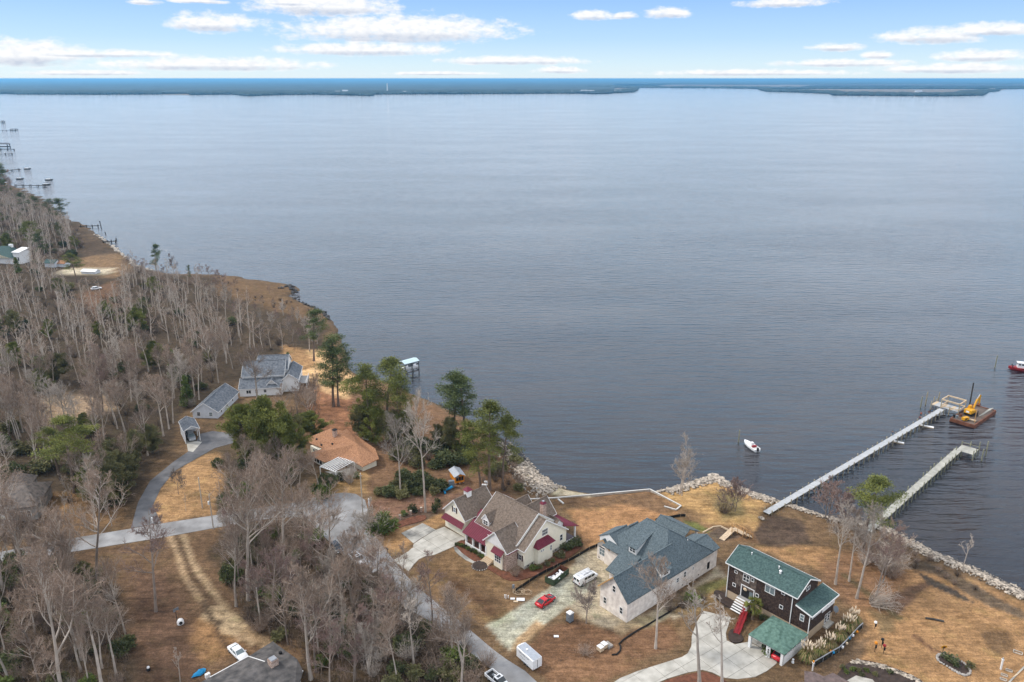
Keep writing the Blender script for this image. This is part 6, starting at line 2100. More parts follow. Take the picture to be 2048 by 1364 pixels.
t = thing('meter_box', 'grey utility meter box on a stake at the end of the silt fence', 'meter box', p, R(30))
bx(-.1, .1, -.1, .1, 0, 1.2).build('stake', M['pine'], t)
bx(-.25, .25, -.16, .16, 1.0, 1.9).build('case', M['grey_plastic'], t)
# silt fence
SF = thing('silt_fence', 'long black silt fence between the cream house lawn and the building site', 'fence', P(*k3(945, 425)))
line = [k3(945, 425), k3(1000, 385), k3(1060, 345), k3(1130, 300), k3(1200, 260), k3(1260, 235), k1(1700, 750), k1(1790, 710), k1(1880, 660), k1(1960, 610), k1(2010, 590), (1212, 1086)]
pw = [P(*q_) - SF.location for q_ in line]
for a, b_ in zip(pw, pw[1:]):
    MB().beam((a.x, a.y, .35), (b_.x, b_.y, .35), .05, .75).build('cloth_panel', M['silt'], SF)
    MB().cbox((a.x, a.y, .45), (.07, .07, .95)).build('stake', M['pine'], SF)
SF2 = thing('silt_fence', 'short black silt fence behind the far wing of the new house', 'fence', P(1310, 1042))
pw = [P(*kk(x, y)) - SF2.location for x, y in ((345, 968), (430, 945), (520, 935), (690, 905), (750, 905), (760, 915))]
for a, b_ in zip(pw, pw[1:]):
    MB().beam((a.x, a.y, .35), (b_.x, b_.y, .35), .05, .75).build('cloth_panel', M['silt'], SF2)
    MB().cbox((b_.x, b_.y, .45), (.07, .07, .95)).build('stake', M['pine'], SF2)
SS = [k3(1735, 940), k3(1775, 935), k3(1805, 905), k3(1808, 870), k3(1795, 850), k3(1830, 815), k3(1890, 775), k3(1960, 730), k3(2020, 700), k3(2060, 675), (1345, 1220), (1368, 1205)]
tag(MB().tube([P(x, y, LAND + .14) for x, y in SS], .17, 7).build('erosion_sock', M['silt']), 'long black erosion sock snaking across the new house yard', 'erosion sock')
m = MB()
for _ in range(5):
    a = rnd.uniform(0, 6.28)
    pts = []
    c0 = P(*k3(1000 + rnd.uniform(-40, 60), 425 + rnd.uniform(-20, 15)))
    for k in range(9):
        pts.append((c0.x + 1.1 * math.cos(a + k * .8), c0.y + .9 * math.sin(a + k * .8), LAND + .1 + .25 * abs(math.sin(k + a))))
    m.tube(pts, .035, 5, False)
tag(m.build('hose_coil', M['pine']), 'tangle of pale hose coils beside the silt fence', 'hose')
# orange coop and blue play tunnel
k2c = lambda cx, cy: (860 + cx / 13.64, 940 + cy / 13.64)
pa, pb = P(*k2c(690, 402)), P(*k2c(940, 352))
d = (pb - pa).normalized()
CO = thing('orange_shed', 'small orange shed with grey gabled roof and dark mesh front', 'shed', pa, math.atan2(d.y, d.x))
Wc, Lc = (pb - pa).length, 4.6
w, r_ = MB(), MB()
gable(w, r_, None, 'v', 0, Lc, 0, Wc, .4, 2.5, 2.5, Wc / 2, 3.3, .35, .35, .35, .1)
w.build('wall', M['orange'], CO)
r_.build('roof', M['metal'], CO)
for k in range(3):
    panel('-v', Wc * (.22 + .28 * k), 1.65, 0, Wc * .25, 1.25, -.02, .04).build('mesh_window', M['dark'], CO)
panel('-v', Wc * .22, 2.4, 0, .8, .55, .06, .3).build('window_unit', M['grey_plastic'], CO)
for (u, v) in ((.2, .2), (Wc - .2, .2), (.2, Lc - .2), (Wc - .2, Lc - .2), (Wc / 2, .2)):
    bx(u - .18, u + .18, v - .18, v + .18, 0, .4).build('foundation_block', M['stone'], CO)
box_thing('grey_cabinet', 'grey plastic storage cabinet in front of the orange shed', 'cabinet', k2c(590, 470), (1.6, .9, 2.1), 10, M['grey_plastic'])
p = P(*k2c(480, 560))
SLD = thing('blue_play_tunnel', 'bright blue plastic tube slide on the ground by the orange shed', 'slide', p, R(20))
MB().tube([(1.5, .5, .7), (.6, .1, .55), (-.4, -.1, .45), (-1.3, -.2, .4)], .38, 9).build('tube', M['blue'], SLD)
MB().tube([(-1.0, -.9, .3), (-1.2, -1.7, .25)], .3, 8).build('tube', M['blue'], SLD)
MB().tube([(-2.1, .1, .3), (-2.4, .2, .3)], .35, 8).build('tube', M['blue'], SLD)
m = thing('white_pile', 'pile of white things between two pine trunks behind the cream house', 'stones', P(*k2c(1510, 420)))  # unidentified white items, modelled as rounded stones
for (x, y, z, r) in ((-.8, 0, .25, .6), (.1, .5, .9, .7), (.9, -.1, .3, .6), (0, -.3, .3, .5), (.4, .8, .5, .5)):
    MB().rock((x, y, z), r, rnd, .8).build('stone', M['wrap'], m)
# rail fence with brick piers beside the drive
FN = thing('rail_fence', 'low dark rail fence with brick piers on the mulch bed', 'fence', P(*k1(410, 360)))
ps = [P(*k1(*q_)) - FN.location for q_ in ((410, 362), (497, 328), (585, 300))]
for p in ps:
    MB().cbox((p.x, p.y, .6), (.5, .5, 1.2)).build('brick_pier', M['brick'], FN)
    MB().cbox((p.x, p.y, 1.25), (.62, .62, .12)).build('pier_cap', M['riprap'], FN)
for a, b_ in zip(ps, ps[1:]):
    for z in (.45, .9):
        MB().beam((a.x, a.y, z), (b_.x, b_.y, z), .07, .12).build('rail', M['pile_dark'], FN)
# mailbox
p = P(*k8(1228, 425))
t = thing('mailbox', 'black mailbox on a post beside the cream house drive', 'mailbox', p, R(-40))
MB().cbox((0, 0, .6), (.12, .12, 1.2)).build('post', M['black'], t)
MB().loft([[(x, -.14, 1.2), (x, .14, 1.2), (x, .14, 1.38), (x, .07, 1.48), (x, -.07, 1.48), (x, -.14, 1.38)] for x in (-.35, .35)]).build('box', M['black'], t)
# fire pit ring on the path
p = P(*k1(1065, 745))
t = thing('dark_planting_mound', 'round dark mound at the foot of the front steps', 'planting bed', p)
MB().lathe([(2.0, -.1), (1.95, .12), (1.2, .28), (.2, .34)], 16).build('soil', M['soil'], t)
for k in range(20):
    MB().rock((1.95 * math.cos(k * .314), 1.95 * math.sin(k * .314), .1), .2, rnd, .7).build('edging_stone', M['stone'], t)


# utility poles
def upole(label, bpx, typx, box=False, arm=False):
    h = height_over(bpx[0], bpx[1], typx)
    t = thing('utility_pole', label, 'pole', P(*bpx), 0, 'utility poles along the road')
    MB().tube([(0, 0, 0), (0, 0, h)], [.17, .12], 8).build('pole', M['log'], t)
    if box:
        MB().lathe([(.22, 0), (.24, .1), (.24, .85), (.18, .95)], 9, (-.35, 0, h * .72)).build('transformer', M['white'], t)
    MB().cbox((0, 0, h - .5), (.9 if arm else .3, .12, .12)).build('crossarm', M['log'], t)
    MB().lathe([(.07, 0), (.09, .22)], 6, (.0, 0, h)).build('insulator', M['white'], t)


upole('slim grey utility pole on the golden lawn left of the junction', (405, 1016), 956)
upole('utility pole with white transformer at the roadside junction', (427, 1058), 990, True)
upole('tall utility pole with pale cap at the right rim of the cul-de-sac', (726, 1030), 948, False, True)
upole('pale utility pole beside the earth track of the lower wood', (521, 1247), 1177)
for (x, y, h, lb) in ((738, 1012, 2.2, 'white marker post beside the cul-de-sac'), (305, 1046, 1.6, 'white marker post at the mouth of the dark asphalt drive')):
    tag(MB().cbox((0, 0, h / 2), (.28, .28, h)).build('marker_post', M['white'], None, False, P(x, y)), lb, 'post')
# dog kennel and hoop in the lower left yard
k1b = lambda cx, cy: (cx / 2.818, 880 + cy / 2.818)
p = P(*k1b(1018, 1033))
t = thing('dog_kennel', 'small white dome kennel with dark door on the leafy yard', 'kennel', p, R(-60))
MB().lathe([(.75, 0), (.72, .5), (.5, .95), (.1, 1.1)], 10).build('dome', M['white'], t)
MB().lathe([(.36, 0), (.36, .1)], 10).build('door_opening', M['dark'], t).matrix_basis = Matrix.Translation((.62, 0, .45)) @ Matrix.Rotation(R(80), 4, 'Y')
p = P(*k1b(998, 1022))
t = thing('basketball_hoop', 'basketball hoop on a dark pole behind the white kennel', 'hoop', p, R(-40))
MB().tube([(0, 0, 0), (0, 0, 3.0)], .07, 6).build('pole', M['black'], t)
MB().cbox((.3, 0, 3.1), (.05, 1.2, .8)).build('backboard', M['grey_plastic'], t)
MB().tube([(.55 + .23 * math.cos(a * .628), .23 * math.sin(a * .628), 2.9) for a in range(11)], .02, 5, False).build('rim', M['orange'], t)
p = P(*k1b(838, 1300))
t = thing('yard_item', 'small black and white thing standing in the leafy lower left yard', 'yard item', p)  # unidentified item, modelled as a dark base with a white lid
MB().lathe([(.28, 0), (.4, .3), (.35, .7)], 9).build('base', M['black'], t)
MB().lathe([(.3, .7), (.24, .95), (.05, 1.05)], 9).build('lid', M['white'], t)
m = MB()
k6b = k7
base = [P(*k6b(*q_)) for q_ in ((180, 920), (250, 905), (330, 880), (400, 830), (415, 780), (370, 765), (300, 800), (250, 850), (190, 890))]
cc = sum(base, Vector()) / len(base)
for kx in range(3):
    sc_ = (1.0, .75, .35)[kx]
    m.v += [tuple(cc + (b_ - cc) * sc_ + Vector((rnd.uniform(-.1, .1), rnd.uniform(-.1, .1), .04 + .28 * kx + rnd.uniform(0, .2)))) for b_ in base]
n = len(base)
for kx in range(2):
    for i in range(n):
        m.f.append((kx * n + i, kx * n + (i + 1) % n, (kx + 1) * n + (i + 1) % n, (kx + 1) * n + i))
        m.m.append(0)
m.f.append(tuple(2 * n + i for i in range(n)))
m.m.append(0)
tag(m.build('blue_tarp', M['blue']), 'crumpled bright blue tarpaulin by the dark grey roofed house', 'tarp')
box_thing('window_unit', 'white slatted box against the corner of the grey roofed house', 'box', k7(440, 905), (.9, .6, .9), 45, M['white'])
# bits round the ochre house
k4a = lambda cx, cy: (590 + cx / 8.025, 830 + cy / 8.025)
box_thing('lime_bin', 'lime green wheeled bin in front of the pergola', 'bin', k4a(600, 1078), (.75, .75, 1.35), 30, M['lime'])
box_thing('yard_bin', 'dark bin between shrubs in front of the pergola', 'bin', k4a(650, 1050), (.8, .8, 1.1), 20, M['grey_plastic'])
t = box_thing('white_cover', 'white covered thing under the trees right of the ochre house', 'cover', k4a(1150, 385), (2.4, 1.2, 1.0), -35, M['wrap'])
tag(MB().slab([P(*k4a(x, y), LAND + .05) for x, y in ((480, 905), (620, 960), (720, 1035), (1000, 890), (930, 820), (700, 900))], .3).build('patio', M['slab_old']), 'grey paved patio in front of the ochre house', 'patio')

# ------------------------------------------------------------------ dark house garden
kd = lambda cx, cy: (1350 + cx / 4.547, 1040 + cy / 4.547)
kr = lambda cx, cy: (1560 + cx / 8.19, 1200 + cy / 8.19)
# red ramp
pa, pb = P(*kd(558, 1045), LAND + .15), P(*kd(655, 790), LAND + 1.5)
t = thing('red_ramp', 'long red painted ramp rising from the drive towards the dark house', 'ramp', (0, 0, 0))
d = (pb - pa).normalized()
s = Vector((-d.y, d.x, 0)).normalized() * .6
for k in range(22):
    a, b_ = pa.lerp(pb, k / 22), pa.lerp(pb, (k + .93) / 22)
    MB().slab([a - s, b_ - s, b_ + s, a + s], .1).build('board', M['red_paint'], t)
for sg in (-1, 1):
    MB().beam(pa + s * sg + Vector((0, 0, .75)), pb + s * sg + Vector((0, 0, .75)), .1, .14).build('handrail', M['red_paint'], t)
    for k in (0.03, .35, .68, .97):
        q_ = pa.lerp(pb, k) + s * sg
        MB().cbox((q_.x, q_.y, (q_.z + .75 + LAND) / 2), (.12, .12, q_.z + .75 - LAND)).build('post', M['red_paint'], t)
# fence with grey rail
FG = thing('garden_fence', 'dark mesh fence with pale grey top rail beside the pampas grass', 'fence', P(*kr(560, 1090)))
ps = [P(*kr(x, y)) - FG.location for x, y in ((560, 1092), (700, 1010), (850, 920), (960, 860), (1060, 760), (1160, 650), (1260, 540), (1345, 460))]
for a, b_ in zip(ps, ps[1:]):
    MB().beam((a.x, a.y, .62), (b_.x, b_.y, .62), .03, 1.2).build('mesh_panel', M['silt'], FG)
    MB().beam((a.x, a.y, 1.3), (b_.x, b_.y, 1.3), .16, .14).build('top_rail', M['metal'], FG)
for p in ps:
    MB().cbox((p.x, p.y, .65), (.1, .1, 1.3)).build('post', M['metal'], FG)
p = P(*kr(530, 1160))
t = thing('white_gate_post', 'white square post with terracotta pot at the near end of the garden fence', 'post', p)
MB().cbox((0, 0, .95), (.2, .2, 1.9)).build('post', M['white'], t)
MB().cbox((0, 0, 1.95), (.42, .42, .1)).build('cap', M['white'], t)
MB().lathe([(.14, 2.0), (.2, 2.35)], 8).build('pot', M['orange'], t)
for i, (x, y, m_, lb) in enumerate(((825, 900, 'orange', 'orange garden ornament hung near the low end of the garden fence'), (865, 920, 'blue', 'blue garden ornament hung on the garden fence beside the orange one'), (1015, 830, 'white', 'white garden ornament hung at the bend of the garden fence'),
                                   (1085, 770, 'pine', 'tan garden ornament hung on the garden fence above the bend'), (1125, 680, 'blue', 'blue garden ornament higher on the garden fence'), (1185, 640, 'white', 'white garden ornament near the top of the garden fence'), (1255, 580, 'orange', 'orange garden ornament at the top end of the garden fence'))):
    p = P(*kr(x, y))
    tag(MB().lathe([(.05, .55), (.3, .8), (.26, 1.1), (.08, 1.2)], 7).build('fence_ornament', M[m_], None, False, p), lb, 'ornament', 'ornaments on the garden fence')
# satellite dish on the lawn
p = P(*kr(905, 235))
t = thing('satellite_dish', 'grey satellite dish on a short pole behind the dark house wing', 'dish', p, R(-60))
MB().tube([(0, 0, 0), (0, 0, 1.0)], .06, 6).build('pole', M['metal'], t)
MB().lathe([(.75, 0), (.5, -.14), (.1, -.2)], 12).build('dish', M['grey_plastic'], t).matrix_basis = Matrix.Translation((0, 0, 1.35)) @ Matrix.Rotation(R(55), 4, 'Y')
p = P(*kr(208, 1025))
t = thing('white_statue', 'small white garden statue on the lawn below the carport', 'statue', p)
MB().lathe([(.3, 0), (.26, .3), (.14, .5), (.24, .75), (.1, .95)], 9).build('body', M['white'], t)
# pole ornaments
for (x, y, h, m_, lb) in ((1550, 850, 2.1, 'orange', 'garden stake with an orange ball on the right hand lawn'), (1660, 780, 1.9, 'black', 'black bird feeder on a stake, upper of the lawn stakes'), (1690, 880, 1.9, 'red_paint', 'black feeder with red top on the right hand lawn'), (1550, 470, 1.5, 'white', 'dark stake with white ball near the top of the garden fence')):
    p = P(*kr(x, y))
    t = thing('garden_stake', lb, 'ornament', p, 0, 'garden stakes on the lawn')
    MB().tube([(0, 0, 0), (0, 0, h)], .05, 5).build('stake', M['black'], t)
    MB().lathe([(.1, h - .25), (.34, h), (.3, h + .28), (.05, h + .42)], 8).build('top_ball', M[m_], t)
    MB().cbox((.12, 0, h * .62), (.26, .26, .7)).build('feeder', M['black'], t)
# giant sunflower
p = P(*k5(686, 610))
SFW = thing('sunflower_ornament', 'giant yellow sunflower ornament on a green stem', 'ornament', p)
MB().tube([(0, 0, 0), (.05, 0, 2.2)], .06, 6).build('stem', M['green_steel'], SFW)
for s in (-1, 1):
    MB().slab([(0, 0, 1.0), (s * .5, .05, 1.35), (s * .6, 0, 1.2), (s * .1, -.05, .95)], .04, (0, 1, 0)).build('leaf', M['green_roof'], SFW)
c0 = Vector((.08, -.1, 2.45))
for k in range(12):
    a = k * math.pi / 6
    u_, v_ = Vector((math.cos(a), -.35 * math.sin(a), math.sin(a) * .93)), Vector((-math.sin(a), -.35 * math.cos(a), math.cos(a) * .93))
    MB().slab([c0 + u_ * .18 - v_ * .1, c0 + u_ * .48 - v_ * .12, c0 + u_ * .62, c0 + u_ * .48 + v_ * .12, c0 + u_ * .18 + v_ * .1], .03, (0, 1, 0)).build('petal', M['yellow'], SFW)
MB().lathe([(.24, 0), (.2, .1)], 10).build('seed_head', M['shutter'], SFW).matrix_basis = Matrix.Translation(c0) @ Matrix.Rotation(R(70), 4, 'X')
p = P(*k5(1662, 815))
t = thing('white_lamp_post', 'white square lamp post standing alone on the lower right lawn', 'lamp post', p)
MB().cbox((0, 0, 1.15), (.26, .26, 2.3)).build('post', M['white'], t)
MB().cbox((0, 0, 2.34), (.42, .42, .1)).build('cap', M['white'], t)
MB().lathe([(.1, 2.4), (.16, 2.55), (.1, 2.75)], 7).build('lantern', M['metal'], t)
for (x, y, sx_, lb) in ((1945, 540, 1.3, 'pale rectangular garden frame on the grass above the paved walk'), (1800, 840, .9, 'upper small garden frame beside the paved walk'), (1720, 915, .9, 'middle small garden frame beside the paved walk'), (1705, 985, .9, 'lowest small garden frame beside the paved walk')):
    p = P(*k5(x, y))
    t = thing('planter_border', lb, 'frame', p, R(-35), 'garden frames beside the paved walk')
    for s in (-1, 1):
        bx(-sx_ * .6, sx_ * .6, s * sx_ * .3 - .06, s * sx_ * .3 + .06, 0, .2).build('long_board', M['log'], t)
        bx(s * sx_ * .6 - .06, s * sx_ * .6 + .06, -sx_ * .3 + .065, sx_ * .3 - .065, 0, .19).build('short_board', M['log'], t)
p = P(1868, 1240)
tag(MB().tube([(-1.6, .5, .15), (0, 0, .2), (1.8, -.6, .12)], .22, 7).build('dark_log', M['pile_dark'], None, False, p), 'dark log lying in the middle of the right hand yard', 'log')
p = P(*kk(1790, 940))
tag(MB().rock((0, 0, .3), .9, rnd, .6).build('pale_boulder', M['riprap'], None, False, p), 'pale boulder on the sand beside the foot of the new pier', 'boulder')
# kayak and covered tub behind the dark house
m3 = Matrix.Translation(Vector(H3.location)) @ Matrix.Rotation(DA, 4, 'Z')
p = m3 @ Vector((10.6, 9.2, 2.2))
tag(MB().lathe([(1.0, 0), (1.05, .5), (.9, .9), (.5, 1.1), (.05, 1.15)], 12).build('white_dome_cover', M['wrap'], None, False, p), 'white domed cover on the rear deck of the dark house', 'cover')
p = m3 @ Vector((10.4, 12.4, 2.2))
tag(MB().loft([[(-1.8, -.05, .8), (-1.8, .05, .8), (-1.8, 0, .9)], [(-.6, -.4, .7), (-.6, .4, .7), (-.6, 0, 1.1)], [(.8, -.4, .7), (.8, .4, .7), (.8, 0, 1.1)], [(1.9, -.05, .8), (1.9, .05, .8), (1.9, 0, .9)]]).build('blue_kayak', M['blue'], None, False, p), 'blue kayak on the rear deck behind the green roof', 'kayak').rotation_euler = (0, 0, R(60))

# ------------------------------------------------------------------ boats and barge
def hull_secs(L, W, z0, z1, bow=.5):
    out = []
    for k, (f, wf, zf) in enumerate(((0, .82, 0), (.12, .95, 0), (.45, 1, 0), (.72, .86, .12), (.9, .48, .3), (1, .06, .5))):
        x = -L / 2 + L * f
        w_ = W / 2 * wf
        zt = z1 + bow * max(0, f - .35) ** 1.5
        zl = z0 + (z1 - z0) * zf
        out.append([(x, -w_ * .7, zl), (x, w_ * .7, zl), (x, w_, zl + (zt - zl) * .55), (x, w_ * .98, zt), (x, -w_ * .98, zt), (x, -w_, zl + (zt - zl) * .55)])
    return out


# moored white skiff
pa, pb = P(1488, 881, .5), P(1516, 902, .5)
d = (pa - pb)
p = (pa + pb) / 2
SK = thing('white_skiff', 'white open skiff with outboard moored off the small point', 'boat', (p.x, p.y, 0), math.atan2(d.y, d.x))
SK.scale = (1.2, 1.2, 1.2)
MB().loft(hull_secs(6.2, 2.1, -.2, .7, .35)).build('hull', M['car_white'], SK)
MB().box(-2.8, 1.7, -.8, .8, .69, .715).build('deck', M['cap'], SK)
MB().cbox((-.4, 0, 1.15), (.8, .7, .9)).build('console', M['white'], SK)
MB().cbox((-1.5, 0, .95), (.5, 1.2, .45)).build('seat', M['red_paint'], SK)
MB().cbox((-3.2, 0, .75), (.45, .4, 1.0)).build('outboard_motor', M['black'], SK)
for s in (-1, 1):
    MB().beam((-2.9, s * .98, .74), (1.2, s * 1.0, .8), .08, .1).build('gunwale', M['white'], SK)

# red workboat at the right edge
p = P(*kz(1905, 268), .3)
RB = thing('red_workboat', 'red steel workboat with white wheelhouse at the right edge', 'boat', (p.x + 1.5, p.y - .3, 0), R(158))
MB().loft(hull_secs(11, 3.8, -.4, 1.15, .5)).build('hull', M['red_paint'], RB)
MB().box(-5.2, 2.6, -1.6, 1.6, 1.14, 1.18).build('deck', M['rust'], RB)
wh = MB().box(.2, 2.6, -1.1, 1.1, 1.18, 3.2).build('wheelhouse', M['white'], RB)
MB().box(.0, 2.85, -1.3, 1.3, 3.2, 3.35).build('wheelhouse_roof', M['white'], RB)
for (a, b_) in ((.5, 1.2), (1.6, 2.3)):
    for s in (-1, 1):
        MB().box(a, b_, s * 1.1 - .03, s * 1.1 + .03, 2.3, 2.95).build('window', M['glass'], wh)
for y in (-.55, .55):
    MB().box(2.58, 2.63, y - .35, y + .35, 2.3, 2.95).build('window', M['glass'], wh)
for s in (-1, 1):
    MB().tube([(4.2, s * .9, 1.1), (4.2, s * .9, 2.1)], .16, 7).build('bollard', M['black'], RB)
    MB().beam((-5.2, s * 1.85, 1.2), (1.5, s * 1.86, 1.3), .15, .2).build('rubbing_strake', M['red_paint'], RB)
MB().tube([(-1.4, .5, 1.2), (-1.4, .5, 3.6)], .14, 7).build('exhaust_stack', M['black'], RB)

# barge with excavator
c1_, c2_, c3_, c4_ = (P(*kz(x, y), .9) for x, y in ((945, 945), (1285, 1045), (1580, 840), (1270, 745)))
e1 = (c3_ - c2_)
e2 = (c1_ - c2_)
ctr = (c1_ + c2_ + c3_ + c4_) / 4
BA = thing('work_barge', 'rusty flat work barge moored at the head of the new pier', 'barge', (ctr.x, ctr.y, 0), math.atan2(e1.y, e1.x))
bl, bw_ = e1.length, e2.length
MB().loft([[(x, -bw_ / 2, z) for x, z in ((-bl / 2 + .8, -.5), (-bl / 2, .2), (-bl / 2, 1.1), (bl / 2, 1.1), (bl / 2, .2), (bl / 2 - .8, -.5))], [(x, bw_ / 2, z) for x, z in ((-bl / 2 + .8, -.5), (-bl / 2, .2), (-bl / 2, 1.1), (bl / 2, 1.1), (bl / 2, .2), (bl / 2 - .8, -.5))]]).build('hull', M['rust'], BA)
MB().box(-bl / 2 + .5, bl / 2 - .5, -bw_ / 2 + .5, bw_ / 2 - .5, 1.1, 1.14).build('deck', M['deck_dirty'], BA)
for s in (-1, 1):
    MB().box(-bl / 2, bl / 2, s * (bw_ / 2 - .25) - .2, s * (bw_ / 2 - .25) + .2, 1.1, 1.35).build('edge_timber', M['rust'], BA)
    MB().box(s * (bl / 2 - .25) - .2, s * (bl / 2 - .25) + .2, -bw_ / 2 + .46, bw_ / 2 - .46, 1.1, 1.34).build('edge_timber', M['rust'], BA)
minv = (Matrix.Translation(Vector(BA.location)) @ Matrix.Rotation(math.atan2(e1.y, e1.x), 4, 'Z')).inverted()
lb_ = lambda x, y, z=1.2: minv @ P(*kz(x, y), z)
q_ = lb_(1222, 755)
MB().tube([(q_.x, q_.y, -2), (q_.x + .3, q_.y + .2, 9.6)], .24, 9).build('spud_pile', M['pile_dark'], BA)
q_ = lb_(1288, 985)
MB().tube([(q_.x, q_.y, 1), (q_.x, q_.y, 6.0)], .12, 7).build('spud_post', M['wood'], BA)
for k in range(4):
    a, b_ = lb_(1350 + 14 * k, 905 - 6 * k, 1.3), lb_(1500 + 14 * k, 800 - 2 * k, 1.3)
    tag(MB().tube([a, b_], .16, 6).build('timber_pile', M['olddeck']), 'greenish timber pile lying with others on the barge deck', 'timber', 'timber piles laid on the barge')
    o = COL.objects[-1]
    o.matrix_world = minv.inverted()
a, b_ = lb_(1200, 940, 1.5), lb_(1310, 968, 1.5)
o = tag(MB().tube([a, b_], .3, 8).build('steel_pipe', M['pine']), 'pale pipe lying at the near corner of the barge', 'pipe')
o.matrix_world = minv.inverted()
p = P(*kz(1160, 960), 1.15)
t = thing('yellow_compressor', 'small yellow machine on the near corner of the barge', 'machine', (p.x, p.y, 1.16), R(20))
bx(-1.1, 1.1, -.6, .6, .25, 1.2).build('housing', M['yellow'], t)
bx(-.7, .3, -.62, -.55, .5, 1.0).build('grille', M['black'], t)
for s in (-.8, .8):
    MB().cbox((s, 0, .2), (.4, 1.3, .4)).build('wheel', M['black'], t)
for (x, y, m_, lb) in ((1045, 925, 'grey_plastic', 'grey box among the gear on the left side of the barge'), (1100, 905, 'rust', 'rusty drum among the gear on the left side of the barge'), (1010, 915, 'black', 'black drum at the left corner of the barge')):
    p = P(*kz(x, y), 1.15)
    tag(MB().lathe([(.45, 0), (.45, .9), (.3, .95)], 9).build('drum', M[m_], None, False, (p.x, p.y, 1.16)), lb, 'drum', 'drums and gear on the barge')
# excavator
p = P(*kz(1230, 880), 1.15)
EXC = thing('excavator', 'yellow crawler excavator with raised boom on the barge', 'excavator', (p.x, p.y, 1.16), R(35))
for s in (-1, 1):
    MB().loft([[(x, s * 1.1 - .3, z) for x, z in ((-1.7, .15), (-1.9, .45), (-1.6, .8), (1.6, .8), (1.9, .45), (1.7, .15))], [(x, s * 1.1 + .3, z) for x, z in ((-1.7, .15), (-1.9, .45), (-1.6, .8), (1.6, .8), (1.9, .45), (1.7, .15))]]).build('track', M['black'], EXC)
MB().lathe([(.8, .7), (.8, 1.0)], 10).build('turntable', M['black'], EXC)
up_ = MB().loft([ring(-2.3, 1.25, 1.0, 2.2), ring(-1.9, 1.3, 1.0, 2.35), ring(.6, 1.3, 1.0, 2.1), ring(1.4, 1.2, 1.0, 1.6)]).build('upper_body', M['yellow'], EXC)
MB().box(-2.34, -2.28, -.5, .5, 1.3, 1.9).build('counterweight_plate', M['white'], EXC)
cb = MB().loft([[(.0, .35, 1.8), (.0, 1.25, 1.8), (.1, 1.2, 3.05), (.1, .4, 3.05)], [(1.5, .35, 1.6), (1.5, 1.25, 1.6), (1.3, 1.2, 3.0), (1.3, .4, 3.0)]]).build('cab', M['yellow'], EXC)
MB().box(.25, 1.2, 1.22, 1.27, 2.1, 2.85).build('side_window', M['glass'], cb)
MB().slab([(1.5, .42, 1.9), (1.5, 1.18, 1.9), (1.36, 1.14, 2.9), (1.36, .46, 2.9)], .05, (1, 0, 0)).build('front_window', M['glass'], cb)
def boom(pts, wd, name):
    m = MB()
    m.slab([(x, -wd, z) for x, z in pts], 2 * wd, (0, 1, 0))
    return m.build(name, M['yellow'], EXC)
boom([(.9, 1.6), (1.2, 2.0), (2.6, 4.6), (4.7, 6.2), (4.9, 5.8), (3.2, 4.0), (1.6, 1.5)], .24, 'boom')
boom([(4.6, 6.4), (5.1, 6.2), (5.3, 3.0), (5.0, 2.9), (4.5, 5.6)], .2, 'stick')
MB().slab([(5.0, -.45, 2.9), (5.35, -.45, 3.0), (5.5, -.45, 2.1), (4.9, -.45, 1.9), (4.6, -.45, 2.4)], .9, (0, 1, 0)).build('bucket', M['rust'], EXC)
MB().tube([(1.6, .3, 1.9), (2.9, .3, 4.1)], .1, 7).build('hydraulic_ram', M['metal'], EXC)
MB().tube([(3.0, 0, 5.2), (4.6, 0, 6.5)], .1, 7).build('hydraulic_ram', M['metal'], EXC)

# covered boat lift on the left shore
kb = lambda cx, cy: (740 + cx / 12.4, 690 + cy / 12.4)
zt = 6.4
rc = [P(*kb(x, y), zt) for x, y in ((708, 392), (860, 462), (1225, 368), (1078, 292))]
ctr = sum(rc, Vector()) / 4
BL = thing('boat_lift_shelter', 'pale metal roofed boat lift standing in the water', 'boathouse', (ctr.x, ctr.y, 0))
rl = [q_ - ctr for q_ in rc]
mid0, mid1 = (rl[0] + rl[1]) / 2, (rl[2] + rl[3]) / 2
m = MB()
for (a, b_) in ((rl[0], rl[3]), (rl[1], rl[2])):
    m.slab([(a.x, a.y, zt - .3), (b_.x, b_.y, zt - .3), (mid1.x, mid1.y, zt + .35), (mid0.x, mid0.y, zt + .35)], .12)
m.build('roof', mat('pale_blue_metal', (.50, .62, .64), .45, .08, .6), BL)
for q_ in rl + [(rl[0] + rl[3]) / 2, (rl[1] + rl[2]) / 2]:
    MB().tube([(q_.x * .92, q_.y * .92, -2), (q_.x * .92, q_.y * .92, zt - .4)], .18, 7).build('post', M['pile_dark'], BL)
for (i, j) in ((0, 1), (1, 2), (2, 3), (3, 0)):
    MB().beam((rl[i].x * .92, rl[i].y * .92, 2.2), (rl[j].x * .92, rl[j].y * .92, 2.2), .25, .25).build('cross_beam', M['pile_dark'], BL)
    MB().beam((rl[i].x * .92, rl[i].y * .92, zt - .5), (rl[j].x * .92, rl[j].y * .92, zt - .5), .2, .25).build('top_beam', M['pile_dark'], BL)
dd = rl[2] - rl[1]
LB = thing('lifted_boat', 'white motorboat hanging inside the covered boat lift', 'boat', (ctr.x, ctr.y, 2.6), math.atan2(dd.y, dd.x) + math.pi)
MB().loft(hull_secs(7.5, 2.4, 0, 1.2, .4)).build('hull', M['car_white'], LB)
MB().cbox((-.6, 0, 1.6), (1.6, 1.2, .9)).build('console', M['grey_plastic'], LB)
MB().cbox((-3.7, 0, 1.0), (.5, .5, 1.3)).build('outboard_motor', M['black'], LB)

